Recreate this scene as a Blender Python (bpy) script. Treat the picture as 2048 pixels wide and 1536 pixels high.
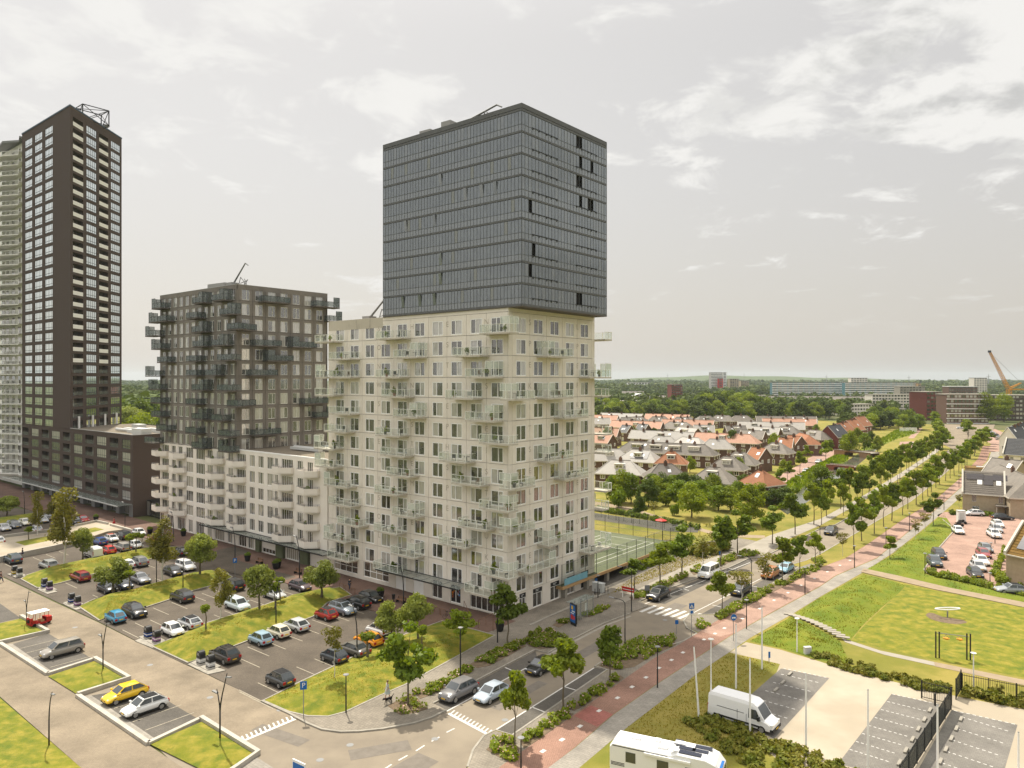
import bpy, bmesh, math, random
import numpy as np
from mathutils import Vector, Matrix
from mathutils.geometry import tessellate_polygon, delaunay_2d_cdt
R = math.radians
random.seed(7)
SC = bpy.context.scene
for o in list(bpy.data.objects): bpy.data.objects.remove(o)
COL = SC.collection
# ------------------------------------------------------------ camera
F, HOR, CAMH = 1467.0, 757.0, 32.0          # focal length and horizon row in photo pixels (2048 wide), eye height in m
cd = bpy.data.cameras.new('camera'); cam = bpy.data.objects.new('camera', cd); COL.objects.link(cam)
cd.sensor_width = 36; cd.lens = 36 * F / 2048; cd.shift_y = -(768 - HOR) / 2048
cd.clip_start = 0.5; cd.clip_end = 20000
cam.location = (0, 0, CAMH); cam.rotation_euler = (R(90), 0, 0); SC.camera = cam
# ------------------------------------------------------------ light
SUN_EL, SUN_AZ = 59.0, -23.0                  # azimuth measured from +Y towards +X
SUN_W = 2.6
VEIL = 3.35                                   # brightness of the bright overcast veil, times the background strength
EXPO = 1.12
w = bpy.data.worlds.new('World'); SC.world = w; w.use_nodes = True
nt = w.node_tree; nt.nodes.clear()
def N(t, **k):
    n = nt.nodes.new(t)
    for a, b in k.items(): setattr(n, a, b)
    return n
L = lambda a, b: nt.links.new(a, b)
def wmath(op, a, b=None, c=None):
    n = N('ShaderNodeMath', operation=op)
    for i, v in enumerate((a, b, c)):
        if v is None: continue
        if isinstance(v, (int, float)): n.inputs[i].default_value = v
        else: L(v, n.inputs[i])
    return n.outputs[0]
def wramp(x, a, b):
    n = N('ShaderNodeMapRange', interpolation_type='SMOOTHSTEP'); L(x, n.inputs[0])
    n.inputs[1].default_value = a; n.inputs[2].default_value = b
    return n.outputs[0]
def wmix(f, a, b):
    n = N('ShaderNodeMix', data_type='RGBA')
    for i, v in ((0, f), (6, a), (7, b)):
        if isinstance(v, (int, float, tuple)): n.inputs[i].default_value = v
        else: L(v, n.inputs[i])
    return n.outputs[2]
sky = N('ShaderNodeTexSky', sky_type='NISHITA', sun_disc=False)
sky.sun_elevation = R(SUN_EL); sky.sun_rotation = R(SUN_AZ)
sky.air_density = 1.4; sky.dust_density = 3.0
tc = N('ShaderNodeTexCoord'); sep = N('ShaderNodeSeparateXYZ'); L(tc.outputs['Generated'], sep.inputs[0])
zz = wmath('MAXIMUM', sep.outputs[2], 0.03)
dx, dy = wmath('DIVIDE', sep.outputs[0], wmath('ADD', zz, 0.18)), wmath('DIVIDE', sep.outputs[1], wmath('ADD', zz, 0.18))
cmb = N('ShaderNodeCombineXYZ'); L(dx, cmb.inputs[0]); L(dy, cmb.inputs[1]); cmb.inputs[2].default_value = 3.7
def noise(vec, scale, det, rough=0.55, dist=0.0, off=None):
    if off:
        m = N('ShaderNodeVectorMath', operation='ADD'); L(vec, m.inputs[0]); m.inputs[1].default_value = off; vec = m.outputs[0]
    n = N('ShaderNodeTexNoise'); L(vec, n.inputs['Vector'])
    n.inputs['Scale'].default_value = scale; n.inputs['Detail'].default_value = det
    n.inputs['Roughness'].default_value = rough; n.inputs['Distortion'].default_value = dist
    return n.outputs['Fac']
v = cmb.outputs[0]
big = noise(v, 0.75, 3, off=(5.3, 2.1, 0))
fine = noise(v, 4.3, 10, 0.62, 0.35, off=(1.7, 4.4, 0))
bias = wmath('MULTIPLY', wramp(sep.outputs[0], 0.05, 0.55), wramp(sep.outputs[2], 0.06, 0.36))      # a cloud field drifts in from the right
small = wmath('MULTIPLY', wramp(big, 0.47, 0.66), 0.19)
cl = wmath('ADD', wmath('ADD', fine, wmath('MULTIPLY', bias, 0.195)), wmath('ADD', small, -0.10))
cloud = wmath('MULTIPLY', wramp(cl, 0.50, 0.66), wramp(sep.outputs[2], 0.04, 0.16))
dark = wmath('MULTIPLY', wramp(noise(v, 4.6, 8, 0.6, 0.2, off=(9.1, 3.3, 0)), 0.47, 0.66), wmath('MULTIPLY', cloud, wmath('ADD', wmath('MULTIPLY', bias, 0.9), 0.08)))
hz = wramp(sep.outputs[2], 0.0, 0.30)
sd = wmath('MULTIPLY', wmath('ADD', wmath('MULTIPLY', sep.outputs[0], -0.17), 0.99), wmath('ADD', wmath('MULTIPLY', wramp(sep.outputs[2], 0.40, 1.0), 1.8), 1.0))
V = VEIL
veil = wmix(hz, (V*0.955, V*0.895, V*0.82, 1), (V*1.0, V*0.962, V*0.92, 1))
sc_ = N('ShaderNodeVectorMath', operation='SCALE'); L(veil, sc_.inputs[0]); L(sd, sc_.inputs['Scale'])
base = wmix(0.93, sky.outputs[0], sc_.outputs[0])
c1 = wmix(cloud, base, (V*1.24, V*1.22, V*1.18, 1))
c2 = wmix(wmath('MULTIPLY', dark, 0.85), c1, (V*0.70, V*0.70, V*0.69, 1))
bg = N('ShaderNodeBackground'); L(c2, bg.inputs[0]); bg.inputs[1].default_value = 0.10
wo = N('ShaderNodeOutputWorld'); L(bg.outputs[0], wo.inputs[0])
ld = bpy.data.lights.new('sun', 'SUN'); sun = bpy.data.objects.new('sun', ld); COL.objects.link(sun)
ld.energy = SUN_W; ld.angle = R(1.2); ld.color = (1.0, 0.93, 0.80)
sdir = Vector((math.sin(R(SUN_AZ)) * math.cos(R(SUN_EL)), math.cos(R(SUN_AZ)) * math.cos(R(SUN_EL)), math.sin(R(SUN_EL))))
sun.rotation_euler = sdir.to_track_quat('Z', 'Y').to_euler(); sun.location = sdir * 300
vs = SC.view_settings; vs.view_transform = 'Standard'; vs.look = 'None'; vs.exposure = EXPO; vs.gamma = 1; vs.use_curve_mapping = False
cy = SC.cycles; cy.max_bounces = 6; cy.diffuse_bounces = 3; cy.glossy_bounces = 3; cy.transmission_bounces = 4; cy.transparent_max_bounces = 10
cy.volume_bounces = 1; cy.use_denoising = True; cy.caustics_reflective = False; cy.caustics_refractive = False; cy.sample_clamp_indirect = 4
# ------------------------------------------------------------ materials
MATS = {}
def mat(name, col, rough=0.8, col2=None, scale=1.0, det=5, bump=0.0, bscale=None, metal=0.0, spec=0.3, objcol=False, rnd=0.0, alpha=1.0, lo=0.35, hi=0.65, col3=None, scale3=0.2, stretch=None, coat=0.0, transl=0.0, coords='Object', emit=None):
    m = bpy.data.materials.new(name); m.use_nodes = True; t = m.node_tree; t.nodes.clear()
    out = t.nodes.new('ShaderNodeOutputMaterial'); b = t.nodes.new('ShaderNodeBsdfPrincipled')
    l = t.links.new
    b.inputs['Roughness'].default_value = rough; b.inputs['Metallic'].default_value = metal
    b.inputs['Specular IOR Level'].default_value = spec; b.inputs['Alpha'].default_value = alpha
    b.inputs['Coat Weight'].default_value = coat; b.inputs['Coat Roughness'].default_value = 0.05
    c4 = lambda c: (c[0], c[1], c[2], 1)
    cur = None
    oi = t.nodes.new('ShaderNodeObjectInfo')
    if objcol: cur = oi.outputs['Color']
    tcn = t.nodes.new('ShaderNodeTexCoord'); vec = tcn.outputs[coords]
    if stretch:
        mp = t.nodes.new('ShaderNodeMapping'); mp.inputs['Scale'].default_value = stretch; l(vec, mp.inputs[0]); vec = mp.outputs[0]
    def nz(s, d, lo_, hi_):
        n = t.nodes.new('ShaderNodeTexNoise'); n.inputs['Scale'].default_value = s; n.inputs['Detail'].default_value = d; n.inputs['Roughness'].default_value = 0.6
        l(vec, n.inputs['Vector'])
        r = t.nodes.new('ShaderNodeMapRange'); r.inputs[1].default_value = lo_; r.inputs[2].default_value = hi_; l(n.outputs['Fac'], r.inputs[0])
        return r.outputs[0], n.outputs['Fac']
    def mx(f, a, b_, mode='MIX'):
        n = t.nodes.new('ShaderNodeMix'); n.data_type = 'RGBA'; n.blend_type = mode
        for i, vv in ((0, f), (6, a), (7, b_)):
            if isinstance(vv, (int, float, tuple)): n.inputs[i].default_value = vv
            else: l(vv, n.inputs[i])
        return n.outputs[2]
    if col2 is not None:
        f, _ = nz(scale, det, lo, hi)
        cur = mx(f, cur if cur is not None else c4(col), c4(col2), 'MULTIPLY' if objcol else 'MIX')
    if col3 is not None:
        f, _ = nz(scale3, 4, 0.45, 0.68)
        cur = mx(f, cur if cur is not None else c4(col), c4(col3), 'MULTIPLY' if objcol else 'MIX')
    if rnd > 0:
        mr = t.nodes.new('ShaderNodeMapRange'); l(oi.outputs['Random'], mr.inputs[0]); mr.inputs[3].default_value = 1 - rnd; mr.inputs[4].default_value = 1 + rnd
        hs = t.nodes.new('ShaderNodeHueSaturation'); l(mr.outputs[0], hs.inputs['Value'])
        if cur is None: hs.inputs['Color'].default_value = c4(col)
        else: l(cur, hs.inputs['Color'])
        cur = hs.outputs[0]
    if cur is None: b.inputs['Base Color'].default_value = c4(col)
    else: l(cur, b.inputs['Base Color'])
    if bump:
        _, f = nz(bscale or scale * 4, 6, 0, 1)
        bp = t.nodes.new('ShaderNodeBump'); bp.inputs['Strength'].default_value = min(1, bump); bp.inputs['Distance'].default_value = 0.05 if bump <= 1 else 0.05 * bump
        l(f, bp.inputs['Height']); l(bp.outputs[0], b.inputs['Normal'])
    if emit:
        b.inputs['Emission Color'].default_value = c4(emit[0]); b.inputs['Emission Strength'].default_value = emit[1]
    sh = b.outputs[0]
    if transl:
        tr = t.nodes.new('ShaderNodeBsdfTranslucent'); ms = t.nodes.new('ShaderNodeMixShader'); ms.inputs[0].default_value = transl
        if cur is None: tr.inputs[0].default_value = c4(col)
        else:
            hs2 = t.nodes.new('ShaderNodeHueSaturation'); hs2.inputs['Value'].default_value = 1.35; hs2.inputs['Saturation'].default_value = 1.08; hs2.inputs['Hue'].default_value = 0.485; l(cur, hs2.inputs['Color']); l(hs2.outputs[0], tr.inputs[0])
        l(sh, ms.inputs[1]); l(tr.outputs[0], ms.inputs[2]); sh = ms.outputs[0]
    l(sh, out.inputs[0])
    MATS[name] = m
    return m
def glassmat(name, dark, light, frac, refl=0.25, rough=0.06, tint=(1, 1, 1), var=1.0):
    """window pane: some show a dark room, some a pale curtain (per-object random), all reflect"""
    m = bpy.data.materials.new(name); m.use_nodes = True; t = m.node_tree; t.nodes.clear(); l = t.links.new
    out = t.nodes.new('ShaderNodeOutputMaterial'); oi = t.nodes.new('ShaderNodeObjectInfo')
    gt = t.nodes.new('ShaderNodeMath'); gt.operation = 'GREATER_THAN'; gt.inputs[1].default_value = 1 - frac; l(oi.outputs['Random'], gt.inputs[0])
    tcn = t.nodes.new('ShaderNodeTexCoord')
    nn = t.nodes.new('ShaderNodeTexNoise'); nn.inputs['Scale'].default_value = 1.6; nn.inputs['Detail'].default_value = 3
    mp = t.nodes.new('ShaderNodeMapping'); mp.inputs['Scale'].default_value = (2.2, 2.2, 0.5)
    ad = t.nodes.new('ShaderNodeVectorMath'); ad.operation = 'ADD'; l(tcn.outputs['Object'], ad.inputs[0]); l(oi.outputs['Location'], ad.inputs[1])
    l(ad.outputs[0], mp.inputs[0]); l(mp.outputs[0], nn.inputs[0])
    mr = t.nodes.new('ShaderNodeMapRange'); mr.inputs[1].default_value = 0.3; mr.inputs[2].default_value = 0.7; l(nn.outputs[0], mr.inputs[0])
    def mx(f, a, b_):
        n = t.nodes.new('ShaderNodeMix'); n.data_type = 'RGBA'
        for i, vv in ((0, f), (6, a), (7, b_)):
            if isinstance(vv, tuple): n.inputs[i].default_value = (*vv, 1)
            else: l(vv, n.inputs[i])
        return n.outputs[2]
    d = mx(mr.outputs[0], tuple(c * (1 - .55 * var) for c in dark), tuple(c * (1 + .7 * var) for c in dark))
    li = mx(mr.outputs[0], tuple(c * 0.72 for c in light), light)
    b = t.nodes.new('ShaderNodeBsdfPrincipled'); l(mx(gt.outputs[0], d, li), b.inputs['Base Color']); b.inputs['Roughness'].default_value = 0.5; b.inputs['Specular IOR Level'].default_value = 0.0
    g = t.nodes.new('ShaderNodeBsdfGlossy'); g.inputs[0].default_value = (*tint, 1); g.inputs['Roughness'].default_value = rough
    fr = t.nodes.new('ShaderNodeFresnel'); fr.inputs[0].default_value = 1.5
    am = t.nodes.new('ShaderNodeMath'); am.operation = 'MULTIPLY_ADD'; l(fr.outputs[0], am.inputs[0]); am.inputs[1].default_value = 0.9; am.inputs[2].default_value = refl; am.use_clamp = True
    ms = t.nodes.new('ShaderNodeMixShader'); l(am.outputs[0], ms.inputs[0]); l(b.outputs[0], ms.inputs[1]); l(g.outputs[0], ms.inputs[2]); l(ms.outputs[0], out.inputs[0])
    MATS[name] = m
    return m
def seeglass(name, col, alpha, rough=0.08):
    m = bpy.data.materials.new(name); m.use_nodes = True; t = m.node_tree; t.nodes.clear(); l = t.links.new
    out = t.nodes.new('ShaderNodeOutputMaterial'); tr = t.nodes.new('ShaderNodeBsdfTransparent'); tr.inputs[0].default_value = (0.965, 0.98, 0.965, 1)
    b = t.nodes.new('ShaderNodeBsdfPrincipled'); b.inputs['Base Color'].default_value = (*col, 1); b.inputs['Roughness'].default_value = rough; b.inputs['Specular IOR Level'].default_value = 0.6
    ms = t.nodes.new('ShaderNodeMixShader'); ms.inputs[0].default_value = alpha; l(tr.outputs[0], ms.inputs[1]); l(b.outputs[0], ms.inputs[2]); l(ms.outputs[0], out.inputs[0])
    MATS[name] = m
    return m
def paver(name, ca, cb, cm, sx, sy, rot=-39.4, bump=0.4, big=None):
    """small clinkers and tiles, too small to pick apart at this distance"""
    m = bpy.data.materials.new(name); m.use_nodes = True; t = m.node_tree; t.nodes.clear(); l = t.links.new
    out = t.nodes.new('ShaderNodeOutputMaterial'); b = t.nodes.new('ShaderNodeBsdfPrincipled'); b.inputs['Roughness'].default_value = 0.85; b.inputs['Specular IOR Level'].default_value = 0.25
    tcn = t.nodes.new('ShaderNodeTexCoord'); mp = t.nodes.new('ShaderNodeMapping'); mp.inputs['Rotation'].default_value = (0, 0, R(-rot)); l(tcn.outputs['Object'], mp.inputs[0])
    br = t.nodes.new('ShaderNodeTexBrick'); l(mp.outputs[0], br.inputs[0]); br.inputs['Scale'].default_value = 1.0
    br.inputs['Color1'].default_value = (*ca, 1); br.inputs['Color2'].default_value = (*cb, 1); br.inputs['Mortar'].default_value = (*cm, 1)
    br.inputs['Mortar Size'].default_value = 0.012; br.inputs['Brick Width'].default_value = sx; br.inputs['Row Height'].default_value = sy
    nn = t.nodes.new('ShaderNodeTexNoise'); nn.inputs['Scale'].default_value = 0.22; nn.inputs['Detail'].default_value = 7; nn.inputs['Roughness'].default_value = 0.65; l(tcn.outputs['Object'], nn.inputs[0])
    mr = t.nodes.new('ShaderNodeMapRange'); mr.inputs[1].default_value = 0.3; mr.inputs[2].default_value = 0.72; mr.inputs[3].default_value = 0.66; mr.inputs[4].default_value = 1.18; l(nn.outputs[0], mr.inputs[0])
    n2 = t.nodes.new('ShaderNodeTexNoise'); n2.inputs['Scale'].default_value = 5.0; n2.inputs['Detail'].default_value = 4; l(tcn.outputs['Object'], n2.inputs[0])
    mr2 = t.nodes.new('ShaderNodeMapRange'); mr2.inputs[1].default_value = 0.3; mr2.inputs[2].default_value = 0.7; mr2.inputs[3].default_value = 0.92; mr2.inputs[4].default_value = 1.07; l(n2.outputs[0], mr2.inputs[0])
    mm = t.nodes.new('ShaderNodeMath'); mm.operation = 'MULTIPLY'; l(mr.outputs[0], mm.inputs[0]); l(mr2.outputs[0], mm.inputs[1])
    hs = t.nodes.new('ShaderNodeHueSaturation'); l(br.outputs['Color'], hs.inputs['Color']); l(mm.outputs[0], hs.inputs['Value'])
    l(hs.outputs[0], b.inputs['Base Color']); l(b.outputs[0], out.inputs[0])
    MATS[name] = m
    return m
# ------------------------------------------------------------ geometry helpers
class MB:
    def __init__(s): s.v = []; s.f = []; s.m = []; s.sm = False
    def add(s, vs, fs, mi=0, M=None):
        o = len(s.v)
        if M is not None: vs = [M @ Vector(p) for p in vs]
        s.v.extend([tuple(p) for p in vs]); s.f.extend([tuple(i + o for i in f) for f in fs]); s.m.extend([mi] * len(fs)); return s
    def box(s, x0, x1, y0, y1, z0, z1, mi=0, M=None):
        return s.add([(x0,y0,z0),(x1,y0,z0),(x1,y1,z0),(x0,y1,z0),(x0,y0,z1),(x1,y0,z1),(x1,y1,z1),(x0,y1,z1)],
                     [(0,3,2,1),(4,5,6,7),(0,1,5,4),(1,2,6,5),(2,3,7,6),(3,0,4,7)], mi, M)
    def quad(s, a, b, c, d, mi=0, M=None): return s.add([a, b, c, d], [(0, 1, 2, 3)], mi, M)
    def tube(s, p, q, r0, r1=None, n=6, mi=0, caps=True):
        p, q = Vector(p), Vector(q); r1 = r0 if r1 is None else r1
        d = (q - p).normalized(); a = d.orthogonal().normalized(); b = d.cross(a)
        vs = []
        for c, r in ((p, r0), (q, r1)):
            for i in range(n):
                t = 2 * math.pi * i / n; vs.append(c + a * (r * math.cos(t)) + b * (r * math.sin(t)))
        fs = [(i, (i + 1) % n, n + (i + 1) % n, n + i) for i in range(n)]
        if caps: fs += [tuple(range(n))[::-1], tuple(range(n, 2 * n))]
        return s.add(vs, fs, mi)
    def path(s, pts, rs, n=6, mi=0):
        for i in range(len(pts) - 1):
            s.tube(pts[i], pts[i + 1], rs[i] if isinstance(rs, (list, tuple)) else rs, rs[i + 1] if isinstance(rs, (list, tuple)) else rs, n, mi)
        return s
    def prism(s, poly, z0, z1, mi=0, M=None, top=None):
        n = len(poly)
        a = sum(poly[i][0] * poly[(i + 1) % n][1] - poly[(i + 1) % n][0] * poly[i][1] for i in range(n))
        if a < 0: poly = poly[::-1]
        tris = tessellate_polygon([[Vector((p[0], p[1], 0)) for p in poly]])
        vs = [(p[0], p[1], z0) for p in poly] + [(p[0], p[1], z1) for p in poly]
        def up(t):
            A, B, C = (poly[i] for i in t)
            return t if (B[0]-A[0])*(C[1]-A[1]) - (C[0]-A[0])*(B[1]-A[1]) > 0 else t[::-1]
        fs = [tuple(i + n for i in up(t)) for t in tris]
        fs2 = [(i, (i + 1) % n, n + (i + 1) % n, n + i) for i in range(n)]
        s.add(vs, fs + fs2, mi, M); return s
    def lathe(s, prof, n=12, mi=0, c=(0, 0, 0)):
        vs = []; fs = []
        for r, z in prof:
            for i in range(n): t = 2 * math.pi * i / n; vs.append((c[0] + r * math.cos(t), c[1] + r * math.sin(t), c[2] + z))
        for k in range(len(prof) - 1):
            for i in range(n): j = (i + 1) % n; fs.append((k*n+i, k*n+j, (k+1)*n+j, (k+1)*n+i))
        fs.append(tuple(range(n))[::-1]); fs.append(tuple(range((len(prof)-1)*n, len(prof)*n)))
        return s.add(vs, fs, mi)
    def mesh(s, name, mats, smooth=False):
        me = bpy.data.meshes.new(name); me.from_pydata(s.v, [], s.f)
        if not isinstance(mats, (list, tuple)): mats = [mats]
        for m in mats: me.materials.append(MATS[m] if isinstance(m, str) else m)
        if len(mats) > 1: me.polygons.foreach_set('material_index', s.m)
        if smooth: me.polygons.foreach_set('use_smooth', [True] * len(s.f))
        me.update(); return me
def inst(name, me, parent=None, loc=(0, 0, 0), rz=0.0, scale=None, color=None, rot=None):
    o = bpy.data.objects.new(name, me); COL.objects.link(o)
    o.location = loc; o.rotation_euler = rot if rot else (0, 0, rz)
    if scale is not None: o.scale = (scale, scale, scale) if isinstance(scale, (int, float)) else scale
    if parent is not None: o.parent = parent
    if color is not None: o.color = (color[0], color[1], color[2], 1)
    return o
def tag(o, label=None, cat=None, group=None, kind=None):
    if label: o['label'] = label
    if cat: o['category'] = cat
    if group: o['group'] = group
    if kind: o['kind'] = kind
    return o
def thing(name, label, cat, loc=(0, 0, 0), rz=0.0, group=None, scale=None):
    return tag(inst(name, None, None, loc, rz, scale), label, cat, group)
def part(name, mb, mats, parent=None, loc=(0, 0, 0), rz=0.0, smooth=False, color=None):
    return inst(name, mb.mesh(name, mats, smooth), parent, loc, rz, color=color)
def copy_tree(o, parent=None):
    c = o.copy(); COL.objects.link(c); c.parent = parent
    for ch in KIDS.get(o.name, ()): copy_tree(ch, c)
    return c
KIDS = {}
def G(px, py, z=0.0):
    """a photo pixel seen on a level surface at height z"""
    Y = F * (CAMH - z) / (py - HOR); return ((px - 1024) / F * Y, Y)
def G3(px, py, z=0.0): x, y = G(px, py, z); return (x, y, z)
def PT(px, Y): return (px - 1024) / F * Y
A0 = R(-39.4)                                  # the street grid: local x runs along the long facades, local y away from the camera
U = (math.sin(R(39.4)), math.cos(R(39.4))); VV = (-U[1], U[0])
C0 = (-0.47, 97.6)
def ST(s, t): return (C0[0] + s * VV[0] + t * U[0], C0[1] + s * VV[1] + t * U[1])
def s_of(px, d=0.0):                           # position along the long facade line (d = metres in front of it)
    k = (px - 1024) / F; x, y = C0[0] - d * U[0], C0[1] - d * U[1]
    return (x - k * y) / (-VV[0] + k * VV[1])
def t_of(px, s=0.0):                           # position along a side facade that starts at s on the facade line
    k = (px - 1024) / F; x, y = ST(s, 0); return (k * y - x) / (U[0] - k * U[1])
def sheet(name, pts, z, m, parent=None, kind='structure', label=None, thick=0.0, px=True):
    w_ = [G(*p) for p in pts] if px else pts
    mb = MB()
    if thick: mb.prism(w_, z - thick, z)
    else:
        n = len(w_); tr = tessellate_polygon([[Vector((p[0], p[1], 0)) for p in w_]])
        fs = []
        for t in tr:
            A, B, Cc = (w_[i] for i in t)
            fs.append(t if (B[0]-A[0])*(Cc[1]-A[1]) - (Cc[0]-A[0])*(B[1]-A[1]) > 0 else t[::-1])
        mb.add([(p[0], p[1], z) for p in w_], fs)
    o = part(name, mb, m, parent)
    if parent is None or kind == 'stuff': tag(o, label, None, None, kind)
    return o
def inside(p, poly):
    c = False; j = len(poly) - 1
    for i in range(len(poly)):
        a, b = poly[i], poly[j]
        if (a[1] > p[1]) != (b[1] > p[1]) and p[0] < (b[0]-a[0]) * (p[1]-a[1]) / (b[1]-a[1]) + a[0]: c = not c
        j = i
    return c
def edge_dist(p, poly):
    d = 1e9
    for i in range(len(poly)):
        a, b = poly[i], poly[(i + 1) % len(poly)]
        vx, vy = b[0]-a[0], b[1]-a[1]; L2 = vx*vx + vy*vy or 1e-9
        t = max(0, min(1, ((p[0]-a[0])*vx + (p[1]-a[1])*vy) / L2))
        d = min(d, math.hypot(p[0]-a[0]-t*vx, p[1]-a[1]-t*vy))
    return d
def dense(poly, step):
    out = []
    for i in range(len(poly)):
        a, b = poly[i], poly[(i + 1) % len(poly)]; n = max(1, int(math.hypot(b[0]-a[0], b[1]-a[1]) / step))
        out += [(a[0] + (b[0]-a[0]) * k / n, a[1] + (b[1]-a[1]) * k / n) for k in range(n)]
    return out
def mound_h(p, poly, h, wid): 
    d = edge_dist(p, poly); t = min(1, d / wid); return h * t * t * (3 - 2 * t)
def mound(name, pts, h, wid, m, z=0.02, step=1.2, rough=0.05, px=True, label=None, kind='structure', parent=None):
    poly = [G(*p) for p in pts] if px else pts
    poly = dense(poly, step); n = len(poly)
    xs = [p[0] for p in poly]; ys = [p[1] for p in poly]; P = [Vector(p) for p in poly]
    x = min(xs) + step / 2
    rg = random.Random(len(pts) * 7 + int(h * 100))
    while x < max(xs):
        y = min(ys) + step / 2
        while y < max(ys):
            q = (x + rg.uniform(-.3, .3) * step, y + rg.uniform(-.3, .3) * step)
            if inside(q, poly) and edge_dist(q, poly) > step * 0.45: P.append(Vector(q))
            y += step
        x += step
    r = delaunay_2d_cdt(P, [(i, (i + 1) % n) for i in range(n)], [], 1, 1e-4)
    vs = []
    for i, q in enumerate(r[0]):
        d = edge_dist(q, poly)
        t = min(1, d / wid); vs.append((q[0], q[1], z + h * t * t * (3 - 2 * t) + (rg.uniform(-rough, rough) * min(1, t * 2) if d > 0.05 else 0)))
    fs = []
    for t in r[2]:
        A, B, Cc = (vs[i] for i in t[:3]); fs.append(tuple(t) if (B[0]-A[0])*(Cc[1]-A[1]) - (Cc[0]-A[0])*(B[1]-A[1]) > 0 else tuple(t)[::-1])
    mb = MB(); mb.add(vs, fs); o = part(name, mb, m, parent, smooth=True)
    if parent is None or kind == 'stuff': tag(o, label, None, None, kind)
    return o
def strip(pts, wdt, z0, z1, mb, mi=0, px=True, closed=False):
    """a kerb, wall or path of constant width along a polyline"""
    w_ = [Vector(G(*p)) for p in pts] if px else [Vector(p) for p in pts]
    n = len(w_); l = []; r = []
    for i in range(n):
        if closed: a, b = w_[i-1], w_[(i+1) % n]
        else: a, b = w_[max(0, i-1)], w_[min(n-1, i+1)]
        d = (b - a); d = d.normalized() if d.length > 1e-6 else Vector((1, 0)); nn = Vector((-d.y, d.x)) * (wdt / 2)
        l.append(w_[i] + nn); r.append(w_[i] - nn)
    m = n if closed else n - 1
    for i in range(m):
        j = (i + 1) % n
        q = [(r[i].x, r[i].y), (r[j].x, r[j].y), (l[j].x, l[j].y), (l[i].x, l[i].y)]
        if z1 - z0 > 1e-5:
            mb.add([(*p, z0) for p in q] + [(*p, z1) for p in q], [(4,5,6,7),(0,1,5,4),(2,3,7,6)] + ([(1,2,6,5)] if i == m-1 and not closed else []) + ([(3,0,4,7)] if i == 0 and not closed else []), mi)
        else: mb.add([(*p, z1) for p in q], [(0,1,2,3)], mi)
    return mb
def facade(mb, W, z0, z1, ops, depth, M, mi=0, mr=0):
    """a wall in the local xz plane facing -y with recessed openings (x0, x1, z0, z1)"""
    xs = sorted({0.0, W} | {round(v, 4) for o in ops for v in o[:2]}); zs = sorted({z0, z1} | {round(v, 4) for o in ops for v in o[2:4]})
    xi = {x: i for i, x in enumerate(xs)}; zi = {z: i for i, z in enumerate(zs)}
    hole = set()
    for o in ops:
        for i in range(xi[round(o[0], 4)], xi[round(o[1], 4)]):
            for k in range(zi[round(o[2], 4)], zi[round(o[3], 4)]): hole.add((i, k))
    for k in range(len(zs) - 1):
        i = 0
        while i < len(xs) - 1:
            if (i, k) in hole: i += 1; continue
            j = i
            while j + 1 < len(xs) - 1 and (j + 1, k) not in hole: j += 1
            mb.quad((xs[i],0,zs[k]), (xs[j+1],0,zs[k]), (xs[j+1],0,zs[k+1]), (xs[i],0,zs[k+1]), mi, M); i = j + 1
    for a, b, c, d in [o[:4] for o in ops]:
        D = depth
        mb.quad((a,0,c),(a,0,d),(a,D,d),(a,D,c), mr, M); mb.quad((b,0,c),(b,D,c),(b,D,d),(b,0,d), mr, M)
        mb.quad((a,0,d),(b,0,d),(b,D,d),(a,D,d), mr, M); mb.quad((a,0,c),(a,D,c),(b,D,c),(b,0,c), mr, M)
    return mb
def TR(x=0, y=0, z=0, rz=0): return Matrix.Translation((x, y, z)) @ Matrix.Rotation(rz, 4, 'Z')
def rframe(mb, x0, x1, z0, z1, t, y0, y1, mi=0):
    mb.box(x0, x1, y0, y1, z0, z0 + t, mi); mb.box(x0, x1, y0, y1, z1 - t, z1, mi)
    mb.box(x0, x0 + t, y0, y1, z0 + t, z1 - t, mi); mb.box(x1 - t, x1, y0, y1, z0 + t, z1 - t, mi); return mb
def text_mesh(txt, size, mname, depth=0.01):
    c = bpy.data.curves.new('lettering', 'FONT'); c.body = txt; c.size = size; c.extrude = depth; c.align_x = 'CENTER'; c.align_y = 'CENTER'
    o = bpy.data.objects.new('lettering', c); COL.objects.link(o); bpy.context.view_layer.update()
    me = bpy.data.meshes.new_from_object(o.evaluated_get(bpy.context.evaluated_depsgraph_get())); bpy.data.objects.remove(o); bpy.data.curves.remove(c)
    me.materials.clear(); me.materials.append(MATS[mname]); return me
ORD = ['first', 'second', 'third', 'fourth', 'fifth', 'sixth', 'seventh', 'eighth', 'ninth', 'tenth', 'eleventh', 'twelfth', 'thirteenth', 'fourteenth', 'fifteenth', 'sixteenth', 'seventeenth', 'eighteenth', 'nineteenth', 'twentieth', 'twenty-first', 'twenty-second', 'twenty-third', 'twenty-fourth', 'twenty-fifth', 'twenty-sixth', 'twenty-seventh', 'twenty-eighth', 'twenty-ninth', 'thirtieth']
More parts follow.
